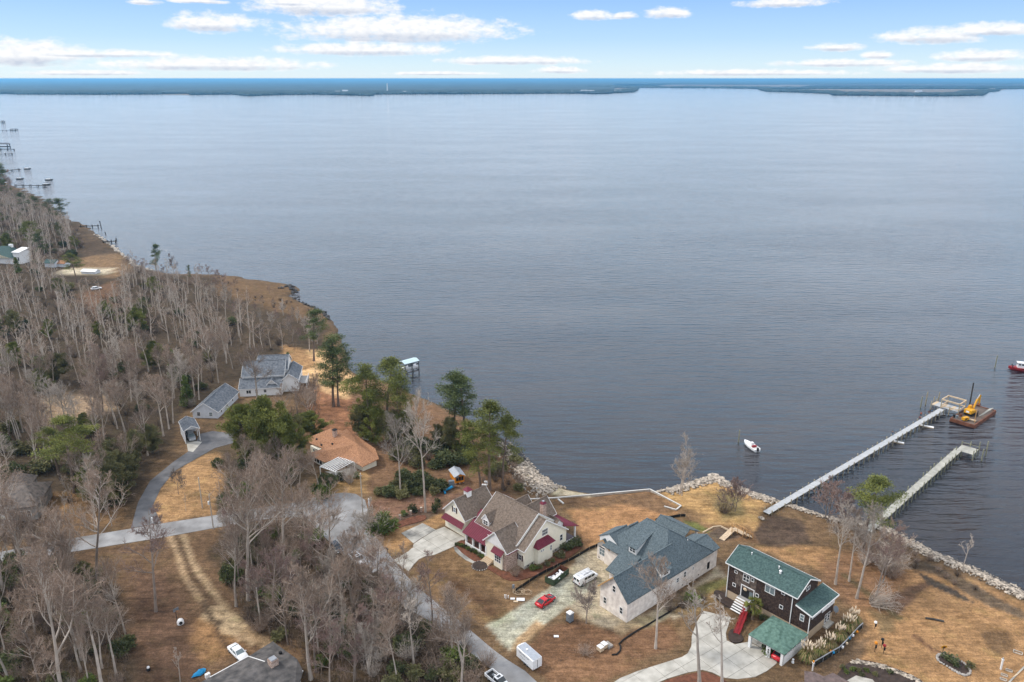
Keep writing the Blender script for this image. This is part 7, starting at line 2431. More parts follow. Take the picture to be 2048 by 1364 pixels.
# ------------------------------------------------------------------ people on the new pier
skin = mat('skin', (.42, .25, .18), .6, .05, 3)
cloth_d = mat('dark_jacket', (.03, .035, .045), .85, .2, 3)
cloth_b = mat('blue_jeans', (.06, .13, .24), .85, .2, 3)
cloth_r = mat('orange_red_top', (.45, .08, .03), .85, .2, 3)
cloth_m = mat('maroon_top', (.16, .035, .035), .85, .2, 3)
hair_m = mat('dark_hair', (.02, .015, .012), .8, .2, 3)


def skin_mesh(name, verts, edges, rads, m, parent, sub=1):
    me = bpy.data.meshes.new(name)
    me.from_pydata(verts, edges, [])
    o = bpy.data.objects.new(name, me)
    COL.objects.link(o)
    o.modifiers.new('skin', 'SKIN')
    lay = me.skin_vertices[0].data if me.skin_vertices else None
    if lay is None:
        bpy.context.view_layer.objects.active = o
        o.select_set(True)
        bpy.ops.object.modifier_remove(modifier='skin')
        bpy.ops.object.modifier_add(type='SKIN')
        lay = me.skin_vertices[0].data
        o.select_set(False)
    for i, r in enumerate(rads):
        lay[i].radius = (r, r * .85)
    lay[0].use_root = True
    sb = o.modifiers.new('sub', 'SUBSURF')
    sb.levels = sb.render_levels = sub
    me.materials.append(m)
    o.parent = parent
    return o


def person(label, loc, rz, top, legs_m, pose='stand'):
    t = thing('person', label, 'person', loc, rz, 'people working on the new pier')
    if pose == 'stand':
        pel, chest, neck, head = (0, 0, .95), (.02, 0, 1.32), (.04, 0, 1.5), (.08, 0, 1.66)
        kn = [(.06, s * .11, .5) for s in (-1, 1)]
        ft = [(0, s * .12, .06) for s in (-1, 1)]
        toe = [(.18, s * .14, .04) for s in (-1, 1)]
        el_ = [(.02, s * .27, 1.12) for s in (-1, 1)]
        ha = [(.2, s * .22, .95) for s in (-1, 1)]
    else:
        pel, chest, neck, head = (-.15, 0, .42), (.1, 0, .75), (.22, 0, .88), (.34, 0, .96)
        kn = [(.25, s * .16, .38) for s in (-1, 1)]
        ft = [(-.05, s * .15, .06) for s in (-1, 1)]
        toe = [(.14, s * .17, .04) for s in (-1, 1)]
        el_ = [(.3, s * .27, .55) for s in (-1, 1)]
        ha = [(.5, s * .14, .3) for s in (-1, 1)]
    sh = [(chest[0] + .02, s * .19, chest[2] + .1) for s in (-1, 1)]
    hp = [(pel[0], s * .1, pel[2] - .04) for s in (-1, 1)]
    V = [pel, chest, neck, head, (head[0] + .01, 0, head[2] + .1)] + sh + el_ + ha + hp + kn + ft + toe
    E = [(0, 1), (1, 2), (2, 3), (3, 4), (1, 5), (1, 6), (5, 7), (6, 8), (7, 9), (8, 10), (0, 11), (0, 12), (11, 13), (12, 14), (13, 15), (14, 16), (15, 17), (16, 18)]
    rad = [.15, .16, .06, .10, .07, .07, .07, .05, .05, .04, .04, .10, .10, .07, .07, .05, .05, .045, .045]
    skin_mesh('body', V, E, rad, skin, t)
    skin_mesh('jacket', [pel, chest, (neck[0], 0, neck[2] - .06)] + sh + el_, [(0, 1), (1, 2), (1, 3), (1, 4), (3, 5), (4, 6)], [.185, .20, .09, .095, .095, .075, .075], top, t)
    skin_mesh('trousers', [(pel[0], 0, pel[2] - .02)] + hp + kn + [(f[0], f[1], .14) for f in ft], [(0, 1), (0, 2), (1, 3), (2, 4), (3, 5), (4, 6)], [.17, .125, .125, .09, .09, .075, .075], legs_m, t)
    MB().lathe([(.115, -.02), (.12, .06), (.08, .13), (.02, .15)], 8, (head[0] - .01, 0, head[2] + .04)).build('hair', hair_m, t)
    return t


p = P(*kz(163, 1165), 2.0)
person('person in dark jacket and blue jeans walking along the new pier', (p.x, p.y, 1.92), R(40), cloth_d, cloth_b)
p = P(*kz(556, 905), 2.0)
person('person in orange red top on the pier above the white floats', (p.x, p.y, 1.92), R(200), cloth_r, cloth_d)
p = P(*kz(543, 940), 2.0)
person('crouching person in maroon beside the one in orange red', (p.x, p.y, 1.92), R(120), cloth_m, cloth_d, 'crouch')
p = P(*kz(668, 862), 2.0)
person('crouching person in maroon alone nearer the pier head', (p.x, p.y, 1.92), R(220), cloth_m, cloth_d, 'crouch')
p = P(*kz(710, 835), 2.0)
person('crouching person in dark clothes on the pier closest to its head', (p.x, p.y, 1.92), R(60), cloth_d, cloth_b, 'crouch')
# ------------------------------------------------------------------ trees and shrubs
M['bark_pale'] = mat('pale_grey_bark', (.44, .375, .315), .9, .25, .6, obrand=.22)
M['bark_brown'] = mat('grey_brown_bark', (.25, .20, .165), .9, .25, .6, obrand=.25)
M['twig_mauve'] = mat('mauve_brown_twigs', (.275, .200, .150), .9, .2, .4, obrand=.28)
M['twig_pale'] = mat('pale_twigs', (.40, .34, .285), .9, .2, .4, obrand=.25)
M['twig_red'] = mat('reddish_twigs', (.24, .16, .135), .9, .2, .4, obrand=.25)
M['pine_bark'] = mat('pine_bark', (.165, .120, .092), .9, .3, .8, obrand=.15)


def leafmat(name, c1, c2, obr=.2):
    m = mat(name, c1, .75, .25, .35, col2=c2, obrand=obr, detail=3, spec=.2)
    return m


M['needle'] = leafmat('pine_needles', (.082, .102, .027), (.195, .202, .048))
M['needle_dark'] = leafmat('dark_pine_needles', (.052, .076, .034), (.122, .145, .050))
M['leaf_dark'] = leafmat('dark_evergreen_leaves', (.050, .064, .030), (.115, .125, .050), .3)
M['leaf_olive'] = leafmat('olive_leaves', (.095, .098, .042), (.19, .175, .075), .25)
M['leaf_green'] = leafmat('fresh_green_leaves', (.080, .115, .030), (.16, .195, .050), .25)
M['brush'] = mat('dry_brush', (.135, .100, .074), .95, .3, .5, obrand=.25)
M['straw'] = mat('dry_straw', (.36, .25, .13), .95, .25, .5, obrand=.2)
M['plume'] = mat('cream_plumes', (.66, .54, .40), .9, .15, 1.5)


def perp(d, rg):
    v = Vector((rg.gauss(0, 1), rg.gauss(0, 1), rg.gauss(0, 1)))
    v -= d * v.dot(d)
    return v.normalized()


def bend_path(p, d, L, n, rg, wob, up):
    pts = [p.copy()]
    for i in range(n):
        d = (d + perp(d, rg) * wob + Vector((0, 0, up))).normalized()
        p = p + d * (L / n)
        pts.append(p.copy())
    return pts, d


def tri_twig(m, pts, r0):
    """a twig as a narrow three-sided tube that runs to a point"""
    n = len(pts)
    m.tube(pts, [r0 * (1 - .8 * i / (n - 1)) for i in range(n)], 3, False)


def bare_tree(seed, H, clear, spread, n1, lean=.04, multi=1, rise=.05, twig=.032, dens=1.0, asc=.75):
    """trunk and crown meshes of a leafless broadleaf tree. clear: height fraction of the first limb; spread: limb length / height"""
    rg = random.Random(seed)
    tr, cr_ = MB(), MB()
    for s in range(multi):
        base = Vector((rg.uniform(-.4, .4), rg.uniform(-.4, .4), -.15)) * (multi > 1) + Vector((0, 0, -.15))
        d = Vector((rg.uniform(-1, 1) * (lean + .12 * (multi > 1)), rg.uniform(-1, 1) * (lean + .12 * (multi > 1)), 1)).normalized()
        n = 11
        Hs = H * (1 if s == 0 else rg.uniform(.7, .95))
        tp, _ = bend_path(base, d, Hs * .93, n, rg, .045, .02)
        R0 = H * .0125 / (multi ** .35)
        rad = [R0 * (1.35 if i == 0 else 1) * (1 - .90 * (i / n) ** 1.15) for i in range(n + 1)]
        tr.tube(tp, rad, 7)
        for k in range(n1):
            f = clear + (1 - clear) * ((k + rg.random()) / n1) ** .9 * .97
            i = min(n - 1, int(f * n))
            p = tp[i].lerp(tp[i + 1], f * n - i)
            r = rad[i] * .62
            a = rg.uniform(0, 6.283) + k * 2.4
            elv = asc * (.75 + .5 * rg.random()) * (.75 + .5 * f)
            d1 = Vector((math.cos(a) * math.cos(elv), math.sin(a) * math.cos(elv), math.sin(elv)))
            L1 = H * spread * (1.08 - .72 * ((f - clear) / (1 - clear))) * rg.uniform(.6, 1.15)
            pl, _ = bend_path(p, d1, L1, 6, rg, .16, rise)
            r = min(r, L1 * .028)
            cr_.cur = 0
            cr_.tube(pl, [r * (1 - .82 * q / 6) for q in range(7)], 4, False)
            for j in range(int(7 * dens)):
                g_ = .22 + .76 * (j + rg.random()) / (7 * dens)
                ii = min(5, int(g_ * 6))
                p2 = pl[ii].lerp(pl[ii + 1], g_ * 6 - ii)
                dd = (pl[ii + 1] - pl[ii]).normalized()
                d2 = (dd * .8 + perp(dd, rg) * .75 + Vector((0, 0, .25))).normalized()
                L2 = L1 * rg.uniform(.28, .5) * (1.15 - .5 * g_)
                p2l, _ = bend_path(p2, d2, L2, 4, rg, .2, rise)
                cr_.cur = 0
                cr_.tube(p2l, [max(.026, r * .44 * (1 - g_ * .4)) * (1 - .75 * q / 4) for q in range(5)], 3, False)
                for q in range(int(6 * dens)):
                    h_ = .15 + .85 * (q + rg.random()) / (6 * dens)
                    jj = min(3, int(h_ * 4))
                    p3 = p2l[jj].lerp(p2l[jj + 1], h_ * 4 - jj)
                    d3d = (p2l[jj + 1] - p2l[jj]).normalized()
                    d3 = (d3d * .7 + perp(d3d, rg) * .8 + Vector((0, 0, .22))).normalized()
                    L3 = L2 * rg.uniform(.35, .7)
                    p3l, e3 = bend_path(p3, d3, L3, 2, rg, .2, .04)
                    cr_.cur = 1
                    tri_twig(cr_, p3l, twig)
                    for _ in range(2):
                        t_ = rg.uniform(.2, 1)
                        p4 = p3l[0].lerp(p3l[2], t_)
                        d4 = (e3 * .6 + perp(e3, rg) * .8 + Vector((0, 0, .2))).normalized()
                        e4 = p4 + d4 * L3 * rg.uniform(.35, .7)
                        w_ = perp(d4, rg) * twig * .8
                        cr_.add([p4 - w_, p4 + w_, e4], [(0, 1, 2)])
    return tr, cr_


def clump(m, c, rx, rz, n, size, rg, droop=.0, wid=.3):
    """a puff of needle or leaf blades"""
    for _ in range(n):
        u = rg.uniform(-1, 1)
        a = rg.uniform(0, 6.283)
        q = (1 - u * u) ** .5
        rr = rg.random() ** .45
        d = Vector((q * math.cos(a), q * math.sin(a), u))
        p = Vector((c[0] + d.x * rx * rr, c[1] + d.y * rx * rr, c[2] + d.z * rz * rr))
        o = (d + Vector((rg.gauss(0, .5), rg.gauss(0, .5), rg.gauss(0, .5) + .25 - droop))).normalized()
        s = perp(o, rg) * size * wid
        e = p + o * size
        m.add([p - s, p + s, e + s * .5, e - s * .5], [(0, 1, 2, 3)])


def pine_tree(seed, H, clear, spread, n1, mass=1.0, leaf=.30, flat=.62):
    rg = random.Random(seed)
    tr, cr_ = MB(), MB()
    n = 9
    tp, _ = bend_path(Vector((0, 0, -.15)), Vector((rg.uniform(-.03, .03), rg.uniform(-.03, .03), 1)).normalized(), H * .95, n, rg, .03, .02)
    rad = [H * .0145 * (1.3 if i == 0 else 1) * (1 - .85 * i / n) for i in range(n + 1)]
    tr.tube(tp, rad, 7)
    for k in range(n1):
        f = clear + (1 - clear) * (k + rg.random()) / n1 * .99
        i = min(n - 1, int(f * n))
        p = tp[i].lerp(tp[i + 1], f * n - i)
        a = rg.uniform(0, 6.283) + k * 2.4
        x = (f - clear) / (1 - clear)
        prof = math.sin(math.pi * min(1, .20 + .78 * x)) ** .8
        L1 = H * spread * prof * rg.uniform(.38, 1.22)
        d1 = Vector((math.cos(a), math.sin(a), .15 + .55 * x))
        pl, _ = bend_path(p, d1.normalized(), L1, 4, rg, .14, .07)
        tr.tube(pl, [max(.03, rad[i] * .35) * (1 - .75 * q / 4) for q in range(5)], 4, False)
        for q in range(3):
            c = pl[4].lerp(pl[2], q * .42) + Vector((rg.gauss(0, .5), rg.gauss(0, .5), .35 + rg.gauss(0, .3)))
            r = H * .048 * rg.uniform(.7, 1.25) * mass
            clump(cr_, c, r, r * flat, int(96 * mass), leaf, rg, 0, .24)
    c = tp[-1]
    clump(cr_, (c.x, c.y, c.z + .2), H * .05 * mass, H * .05 * mass, 70, leaf, rg)
    return tr, cr_


def conifer(seed, H, W):
    rg = random.Random(seed)
    tr, cr_ = MB(), MB()
    tr.tube([(0, 0, -.1), (0, 0, H * .9)], [H * .014, .03], 6)
    for k in range(46):
        f = (k + rg.random()) / 46
        r = W * (1 - f) ** .75 + .25
        a = rg.uniform(0, 6.283)
        for q in (.85, .45):
            clump(cr_, (math.cos(a) * r * q, math.sin(a) * r * q, H * (.05 + .93 * f)), .75 * (1.1 - .5 * f), .55, 34, .42, rg, .35)
    return tr, cr_


def shrub(seed, W, H, n, leaf, puffs=16, wid=.35):
    rg = random.Random(seed)
    tr, cr_ = MB(), MB()
    for k in range(5):
        a = rg.uniform(0, 6.283)
        tr.tube([(0, 0, -.1), (math.cos(a) * W * .2, math.sin(a) * W * .2, H * .35), (math.cos(a) * W * .33, math.sin(a) * W * .33, H * .75)], [.08, .06, .02], 4, False)
    for k in range(puffs):
        a = rg.uniform(0, 6.283)
        q = rg.random() ** .5
        z = H * (.25 + .6 * rg.random() * (1 - .45 * q))
        clump(cr_, (math.cos(a) * q * W * .4, math.sin(a) * q * W * .4, z), W * .22 * rg.uniform(.7, 1.2), H * .22 * rg.uniform(.7, 1.2), n, leaf, rg, 0, wid)
    return tr, cr_


def brush_shrub(seed, W, H, n, w_=.03):
    """leafless bush: a spray of thin stems"""
    rg = random.Random(seed)
    tr, cr_ = MB(), MB()
    for k in range(n):
        a = rg.uniform(0, 6.283)
        q = rg.random() ** .6
        d = Vector((math.cos(a) * q * W * .6 / H, math.sin(a) * q * W * .6 / H, 1)).normalized()
        p = Vector((math.cos(a) * q * W * .12, math.sin(a) * q * W * .12, -.1))
        pl, e = bend_path(p, d, H * rg.uniform(.6, 1.05), 4, rg, .14, .03)
        (tr if k % 4 == 0 else cr_).tube(pl, [w_ * (1 - .7 * i / 4) for i in range(5)], 3, False)
        for _ in range(7):
            i = rg.randrange(1, 4)
            p2 = pl[i].lerp(pl[i + 1], rg.random())
            d2 = (e * .5 + perp(e, rg) * .8).normalized()
            e2 = p2 + d2 * H * rg.uniform(.12, .32)
            s = perp(d2, rg) * w_ * .6
            cr_.add([p2 - s, p2 + s, e2], [(0, 1, 2)])
    return tr, cr_


class Kind:
    """a tree kind: meshes at its own height, ready to be placed at any size"""
    def __init__(self, H, made, trunk_m, crown_m, crown_name='crown'):
        self.H = H
        tr, cr_ = made
        self.tm = tr.mesh('trunk', trunk_m)
        self.cm = cr_.mesh(crown_name, crown_m)
        self.cn = crown_name

    def place(self, name, loc, h, label, cat='tree', group=None, rz=None, wid=1.0):
        s = h / self.H
        rz = rnd.uniform(0, 6.283) if rz is None else rz
        t = thing(name, label, cat, loc, rz, group)
        t.scale = (s * wid, s * wid, s)
        inst('trunk', self.tm, t)
        inst(self.cn, self.cm, t)
        return t


TALL = [Kind(22, bare_tree(100 + i, 22, (.40, .50, .46)[i], (.36, .32, .40)[i], (16, 18, 15)[i], .05, 1, .09, .031, 1.3, .85), M['bark_pale'], [M['bark_pale'], M['twig_mauve']]) for i in range(3)]
TALLP = [Kind(22, bare_tree(140 + i, 22, (.36, .48)[i], (.36, .33)[i], 16, .04, 1, .08, .031, 1.25, .8), M['bark_pale'], [M['bark_pale'], M['twig_pale']]) for i in range(2)]
WIDE = [Kind(18, bare_tree(200 + i, 18, (.26, .32)[i], (.40, .36)[i], (14, 15)[i], .05, 1, .07, .030, 1.3, .62), M['bark_brown'], [M['bark_pale'], M['twig_mauve']]) for i in range(2)]
VASE = [Kind(20, bare_tree(260 + i, 20, (.30, .22)[i], (.46, .40)[i], (10, 11)[i], .03, 1, .12, .030, 1.35, 1.0), M['bark_pale'], [M['bark_pale'], M['twig_mauve']]) for i in range(2)]
DARKT = [Kind(18, bare_tree(300, 18, .38, .27, 16, .05, 1, .03, .030, 1.3, .55), M['bark_brown'], [M['bark_brown'], M['twig_red']])]
MULTI = [Kind(15, bare_tree(330 + i, 15, .24, .36, 9, .08, 3, .08, .04, 1.1, .8), M['bark_pale'], [M['bark_pale'], M['twig_pale']]) for i in range(2)]
REDM = [Kind(7, bare_tree(345 + i, 7, .12, .42, 8, .1, 3, .08, .028, 1.0, .75), M['bark_brown'], [M['bark_brown'], M['twig_red']]) for i in range(2)]
OAK = Kind(9, bare_tree(360, 9, .20, .55, 18, .03, 1, .03, .042, 1.2, .55), M['bark_brown'], [M['bark_brown'], M['bark_brown']])
SPARSE = [Kind(14, bare_tree(380 + i, 14, .42, .30, 8, .05, 1, .1, .045, .8, .9), M['bark_pale'], [M['twig_pale'], M['twig_pale']]) for i in range(2)]
PINE = [Kind(24, pine_tree(400 + i, 24, (.36, .48, .28)[i], (.25, .21, .28)[i], (20, 18, 23)[i], (1.35, 1.25, 1.4)[i], .30, .40), M['pine_bark'], M['needle']) for i in range(3)]
PINED = [Kind(24, pine_tree(430 + i, 24, (.30, .42)[i], (.20, .19)[i], (21, 18)[i], 1.3, .30, .40), M['pine_bark'], M['needle_dark']) for i in range(2)]
BROADE = [Kind(12, pine_tree(450 + i, 12, .10, .42, 46, 1.7, .30, .8), M['pine_bark'], (M['needle'], M['leaf_olive'])[i]) for i in range(2)]
CON = Kind(11, conifer(470, 11, 2.0), M['pine_bark'], M['leaf_green'])
SHRUB = [Kind(3, shrub(500 + i, 4.2, 3, 90, .34), M['bark_brown'], (M['leaf_dark'], M['leaf_olive'], M['leaf_dark'], M['leaf_green'])[i], 'foliage') for i in range(4)]
SMALLS = [Kind(1, shrub(540 + i, 1.3, 1, 45, .16, 9), M['bark_brown'], (M['leaf_dark'], M['leaf_green'], M['leaf_olive'])[i], 'foliage') for i in range(3)]
BRUSH = [Kind(4, brush_shrub(600 + i, 4.5, 4, 70, .034), M['bark_brown'], (M['twig_mauve'], M['brush'], M['twig_pale'])[i], 'twigs') for i in range(3)]


def at_px(kinds, name, bpx, topy, label, cat='tree', group=None, wid=1.0, z=LAND):
    p = P(bpx[0], bpx[1], z)
    h = height_over(bpx[0], bpx[1], topy, z)
    k = kinds[rnd.randrange(len(kinds))] if isinstance(kinds, list) else kinds
    return k.place(name, p, h, label, cat, group, None, wid)


# --- single trees one can point to: (kind, base pixel, top row, width, label)
SOLO = [
    (TALLP, (851, 1024), 788, .72, 'tall pale bare tree on the brown strip left of the cream house garage'),
    (TALLP, (801, 994), 822, .8, 'pale bare tree between the ochre roofed house and the tall pale tree'),
    (MULTI, (1360, 990), 878, 1.1, 'pale twin stemmed bare tree on the small point of land'),
    (REDM, (1470, 1018), 935, 1.2, 'reddish leafless bush tree on the point beside the new pier'),
    (TALL, (1311, 1296), 1112, 1.0, 'leaning pale bare tree in front of the new house long wall'),
    (SPARSE, (1399, 1368), 1168, 1.25, 'bare tree standing in the mulch bed of the dark house drive'),
    (SPARSE, (1444, 1364), 1205, 1.25, 'slender bare tree on the dark house drive right of the mulch bed tree'),
    (OAK, (1172, 1246), 1165, 1.0, 'small spreading bare oak beside the portable toilet'),
    (TALLP, (1671, 1168), 1000, 1.0, 'leftmost bare tree of the group by the old pier foot'),
    (TALLP, (1713, 1196), 1012, 1.0, 'pale trunked bare tree in front of the group by the old pier'),
    (TALL, (1698, 1162), 1015, .9, 'thin bare tree between the two pale trunks by the old pier'),
    (DARKT, (1752, 1192), 1040, .9, 'dark trunked bare tree of the group by the old pier'),
    (WIDE, (1765, 1165), 1040, 1.0, 'bushy pinkish bare tree nearest the rocks by the old pier'),
    (SPARSE, (1925, 1140), 1068, 1.0, 'lone thin bare tree on the rock armour of the right shore'),
    (DARKT, (312, 1222), 1012, 1.0, 'dark trunked bare tree alone on the leafy yard by the earth track'),
    (WIDE, (196, 1178), 930, .9, 'dark leaning bare tree at the roadside in front of the porch house'),
    (TALL, (497, 1200), 922, 1.05, 'big pale bare tree at the edge of the middle wood near the earth track'),
    (TALL, (569, 1152), 900, 1.0, 'tallest pale trunk bare tree of the middle wood below the cul-de-sac'),
    (VASE, (622, 1358), 1128, 1.15, 'huge many limbed bare tree above the dark grey roofed house'),
    (VASE, (706, 1235), 1062, 1.0, 'forked bare tree in front of the white pickup on the road'),
    (MULTI, (735, 1350), 1205, 1.1, 'whitish many stemmed bare tree at the bottom of the middle wood'),
    (SPARSE, (828, 1332), 1168, 1.0, 'thin whitish bare tree leaning beside the straight road'),
    (MULTI, (722, 1075), 1002, 1.3, 'pale vase shaped bare tree on the right rim of the cul-de-sac'),
    (TALL, (472, 1212), 1045, .95, 'pale bare tree just right of the earth track'),
    (OAK, (357, 988), 935, .8, 'small bare tree on the golden lawn by the dark asphalt drive'),
    (SPARSE, (372, 1022), 985, .7, 'twin thin saplings on the golden lawn by the junction'),
    (WIDE, (36, 1110), 905, .8, 'bare tree in front of the porch house at the left edge'),
    (VASE, (128, 1395), 1100, 1.0, 'large pale forked bare tree at the bottom left'),
    (TALL, (58, 1185), 985, 1.0, 'tall bare tree between the left road and the lower wood'),
    (WIDE, (105, 1192), 1000, .9, 'wide bare tree below the left road near the dark leaning one'),
    (TALL, (150, 1205), 1010, .95, 'slender bare tree in front of the left road beside the leafy yard'),
    (TALL, (8, 1190), 990, 1.0, 'bare tree at the very left edge below the road'),
    (TALL, (22, 1372), 1190, 1.0, 'pale trunk at the very bottom left corner'),
    (TALL, (166, 1318), 1140, 1.0, 'bare tree behind the large forked one at bottom left'),
    (TALL, (205, 1375), 1150, 1.1, 'pale bare tree at the bottom left beside the leafy yard'),
    (SPARSE, (362, 1375), 1300, 1.0, 'small whitish bare tree at the bottom of the leafy yard'),
    (TALL, (640, 985), 900, 1.1, 'bare tree left of the pergola in the strip wood'),
    (WIDE, (520, 1010), 905, 1.1, 'wide bare tree of the strip wood above the road'),
    (WIDE, (585, 1000), 895, 1.1, 'wide pale bare tree of the strip wood nearest the pergola'),
    (TALL, (517, 815), 690, 1.3, 'bare tree standing right in front of the white house'),
    (DARKT, (350, 560), 502, .8, 'reddish bare cypress behind the bare shore trees'),
    (DARKT, (452, 600), 535, 1.3, 'reddish bare tree on the marsh near the wooded point'),
    (PINED, (314, 562), 486, .9, 'tall slim pine rising above the far wooded shore'),
    (PINED, (380, 566), 530, .7, 'small pine on the far wooded shore right of the slim one'),
    (PINED, (628, 722), 618, 1.3, 'dense dark pine at the shore above the golden sand'),
    (PINED, (667, 813), 668, 1.3, 'left pine of the close pair beside the sand'),
    (PINED, (677, 812), 692, 1.3, 'right pine of the close pair beside the sand'),
    (PINE, (742, 880), 728, 1.3, 'left pine of the big bright green clump behind the ochre house'),
    (PINE, (775, 880), 712, 1.5, 'central and tallest pine of the big bright green clump'),
    (PINE, (800, 890), 758, 1.0, 'right pine of the big bright green clump near the boat lift'),
    (PINED, (906, 885), 742, 1.3, 'darker left pine of the pair by the cove'),
    (PINED, (934, 893), 736, 1.5, 'broad right pine of the pair by the cove'),
    (PINE, (979, 980), 794, 1.25, 'tall pine behind the cream house garage'),
    (PINE, (961, 975), 845, 1.3, 'lower spreading pine in front of the tall one behind the cream house'),
    (PINE, (1005, 976), 828, 1.15, 'rightmost slim trunked pine at the cove'),
    (PINE, (150, 985), 828, 1.4, 'bright green pine clump behind the porch house'),
    (PINE, (120, 960), 850, 1.3, 'bright pine behind the left part of the porch house clump'),
    (PINE, (1725, 1100), 944, 1.6, 'round green pine at the foot of the old pier'),
    (BROADE, (540, 925), 800, .95, 'big bushy green pine in front of the ochre roofed house'),
    (BROADE, (500, 915), 815, .95, 'left half of the bushy green pines by the ochre house'),
    (BROADE, (585, 925), 838, .85, 'low bushy green pine touching the ochre roof'),
    (BROADE, (626, 868), 825, 1.6, 'round olive evergreen behind the ochre roof'),
    (CON, (376, 812), 752, 1.0, 'narrow green conifer beside the detached garage'),
    (CON, (350, 760), 700, 1.0, 'narrow dark conifer in the wood left of the white house'),
    (CON, (578, 735), 705, 1.2, 'rounded evergreen beside the gable of the white house'),
    (PINED, (12, 412), 327, 1.1, 'tall twin pine at the far left shore by the thin pier'),
    (PINED, (3, 408), 330, 1.0, 'tall pine at the very left edge of the far shore'),
    (DARKT, (22, 415), 335, .9, 'bare cypress beside the far left twin pines'),
    (PINED, (48, 420), 384, 1.8, 'dark round pine nearest the railed far pier'),
    (PINED, (74, 435), 392, 1.6, 'dark pine between the round pine and the shore pair'),
    (PINED, (105, 445), 398, 1.5, 'left dark pine of the pair at the far bank'),
    (PINED, (127, 450), 395, 1.6, 'right dark pine of the pair at the far bank'),
    (PINE, (154, 565), 505, 1.6, 'round green pine by the far left sandy clearing'),
    (PINE, (66, 500), 440, 1.5, 'bright pine in the wood above the far green roof'),
    (PINED, (90, 520), 465, 1.4, 'dark pine in the wood right of the far green roof'),
    (CON, (36, 545), 515, 1.2, 'dark conifer in front of the far green roofed house'),
]
for kinds, b_, ty, wid, lb in SOLO:
    nm = 'pine_tree' if kinds in (PINE, PINED) else ('evergreen_tree' if kinds is BROADE or kinds is CON else 'bare_tree')
    at_px(kinds, nm, b_, ty, lb, 'tree', None, wid)

# fallen many-stemmed bush
p = P(1742, 1208)
t = BRUSH[2].place('fallen_bush', p, 6.5, 'splayed bare stems of a fallen bush near the right hand group of trees', 'shrub', None, 0, 1.0)
t.rotation_euler = (R(8), R(52), R(-15))
t.location.z = LAND + .3
t = BRUSH[0].place('brush_pile', P(1171, 1308), 2.0, 'heap of cut branches on the yard behind the box trailer', 'brush pile', None, 0, 1.9)

# --- woods
MARKS = [(P(x, y), lb) for x, y, lb in (
    (140, 810, 'the pale forest clearing'), (30, 540, 'the far green roofed house'), (200, 545, 'the far left sandy clearing'), (300, 560, 'the far left beach'), (480, 610, 'the marshy point'), (620, 660, 'the dark shore pines'),
    (540, 740, 'the white house'), (420, 830, 'the detached garage'), (350, 900, 'the small carport'), (270, 950, 'the dark asphalt drive'), (60, 1000, 'the porch house'), (60, 640, 'the left picture edge'), (60, 750, 'the left edge of the wood'),
    (250, 700, 'the middle of the wood'), (330, 640, 'the shore side of the wood'), (100, 450, 'the far bank pines'), (130, 1120, 'the left road'), (60, 1250, 'the bottom left corner'), (230, 1290, 'the leafy yard'), (470, 1150, 'the earth track'), (560, 1060, 'the road bend'),
    (650, 1080, 'the cul-de-sac'), (730, 1130, 'the white pickup on the road'), (620, 1280, 'the grey roofed house'), (800, 1240, 'the straight road'), (900, 1330, 'the bottom pickup'), (740, 1320, 'the bottom of the middle wood'), (540, 960, 'the strip wood'))]


def near(x, y):
    return min(MARKS, key=lambda m_: (m_[0].x - x) ** 2 + (m_[0].y - y) ** 2)[1]


def scatter(poly, n, mind, rg, extra=None):
    pw = pix_poly(poly)
    xs, ys = [p.x for p in pw], [p.y for p in pw]
    out = []
    tries = 0
    while len(out) < n and tries < n * 60:
        tries += 1
        x, y = rg.uniform(min(xs), max(xs)), rg.uniform(min(ys), max(ys))
        if not inside(np.array([x]), np.array([y]), pw)[0]:
            continue
        if any((x - a) ** 2 + (y - b_) ** 2 < mind * mind for a, b_ in out):
            continue
        if any(inside(np.array([x]), np.array([y]), k)[0] for k in KEEP):
            continue
        out.append((x, y))
    return out


KEEP = [pix_poly(q_) for q_ in (
    [(340, 860), (420, 790), (490, 720), (610, 700), (640, 790), (560, 830), (480, 870), (490, 900), (420, 930), (350, 900)],     # white house yard
    [(150, 505), (250, 505), (275, 545), (245, 600), (150, 605), (120, 560), (118, 540)],
    [(-40, 500), (60, 500), (62, 560), (-40, 560)], [(95, 520), (140, 520), (140, 550), (95, 550)],
    [(-100, 955), (125, 955), (125, 1060), (-100, 1060)],
    [(240, 1060), (262, 1000), (330, 920), (400, 860), (480, 860), (480, 905), (360, 960), (330, 1050)],
    [(70, 805), (150, 790), (215, 795), (200, 830), (110, 845)],
    [(150, 450), (215, 490), (235, 540), (195, 530), (165, 490)],
    [(430, 552), (500, 562), (575, 573), (600, 600), (560, 600), (480, 580)],
    [(600, 850), (790, 850), (790, 985), (600, 985)],
    [(640, 770), (700, 780), (712, 850), (640, 850)])]
rg = random.Random(77)
WOOD_UP = [(-140, 420), (20, 405), (90, 430), (140, 455), (200, 520), (260, 548), (330, 572), (400, 590), (470, 640), (560, 675), (640, 705), (590, 715), (500, 715), (440, 770), (360, 830), (310, 900), (240, 1000), (225, 1040), (-140, 1050)]
G_UP = 'bare trees of the left shore wood'
UP = scatter(WOOD_UP, 760, 2.6, rg)
UP.sort(key=lambda q_: q_[0] ** 2 + q_[1] ** 2)
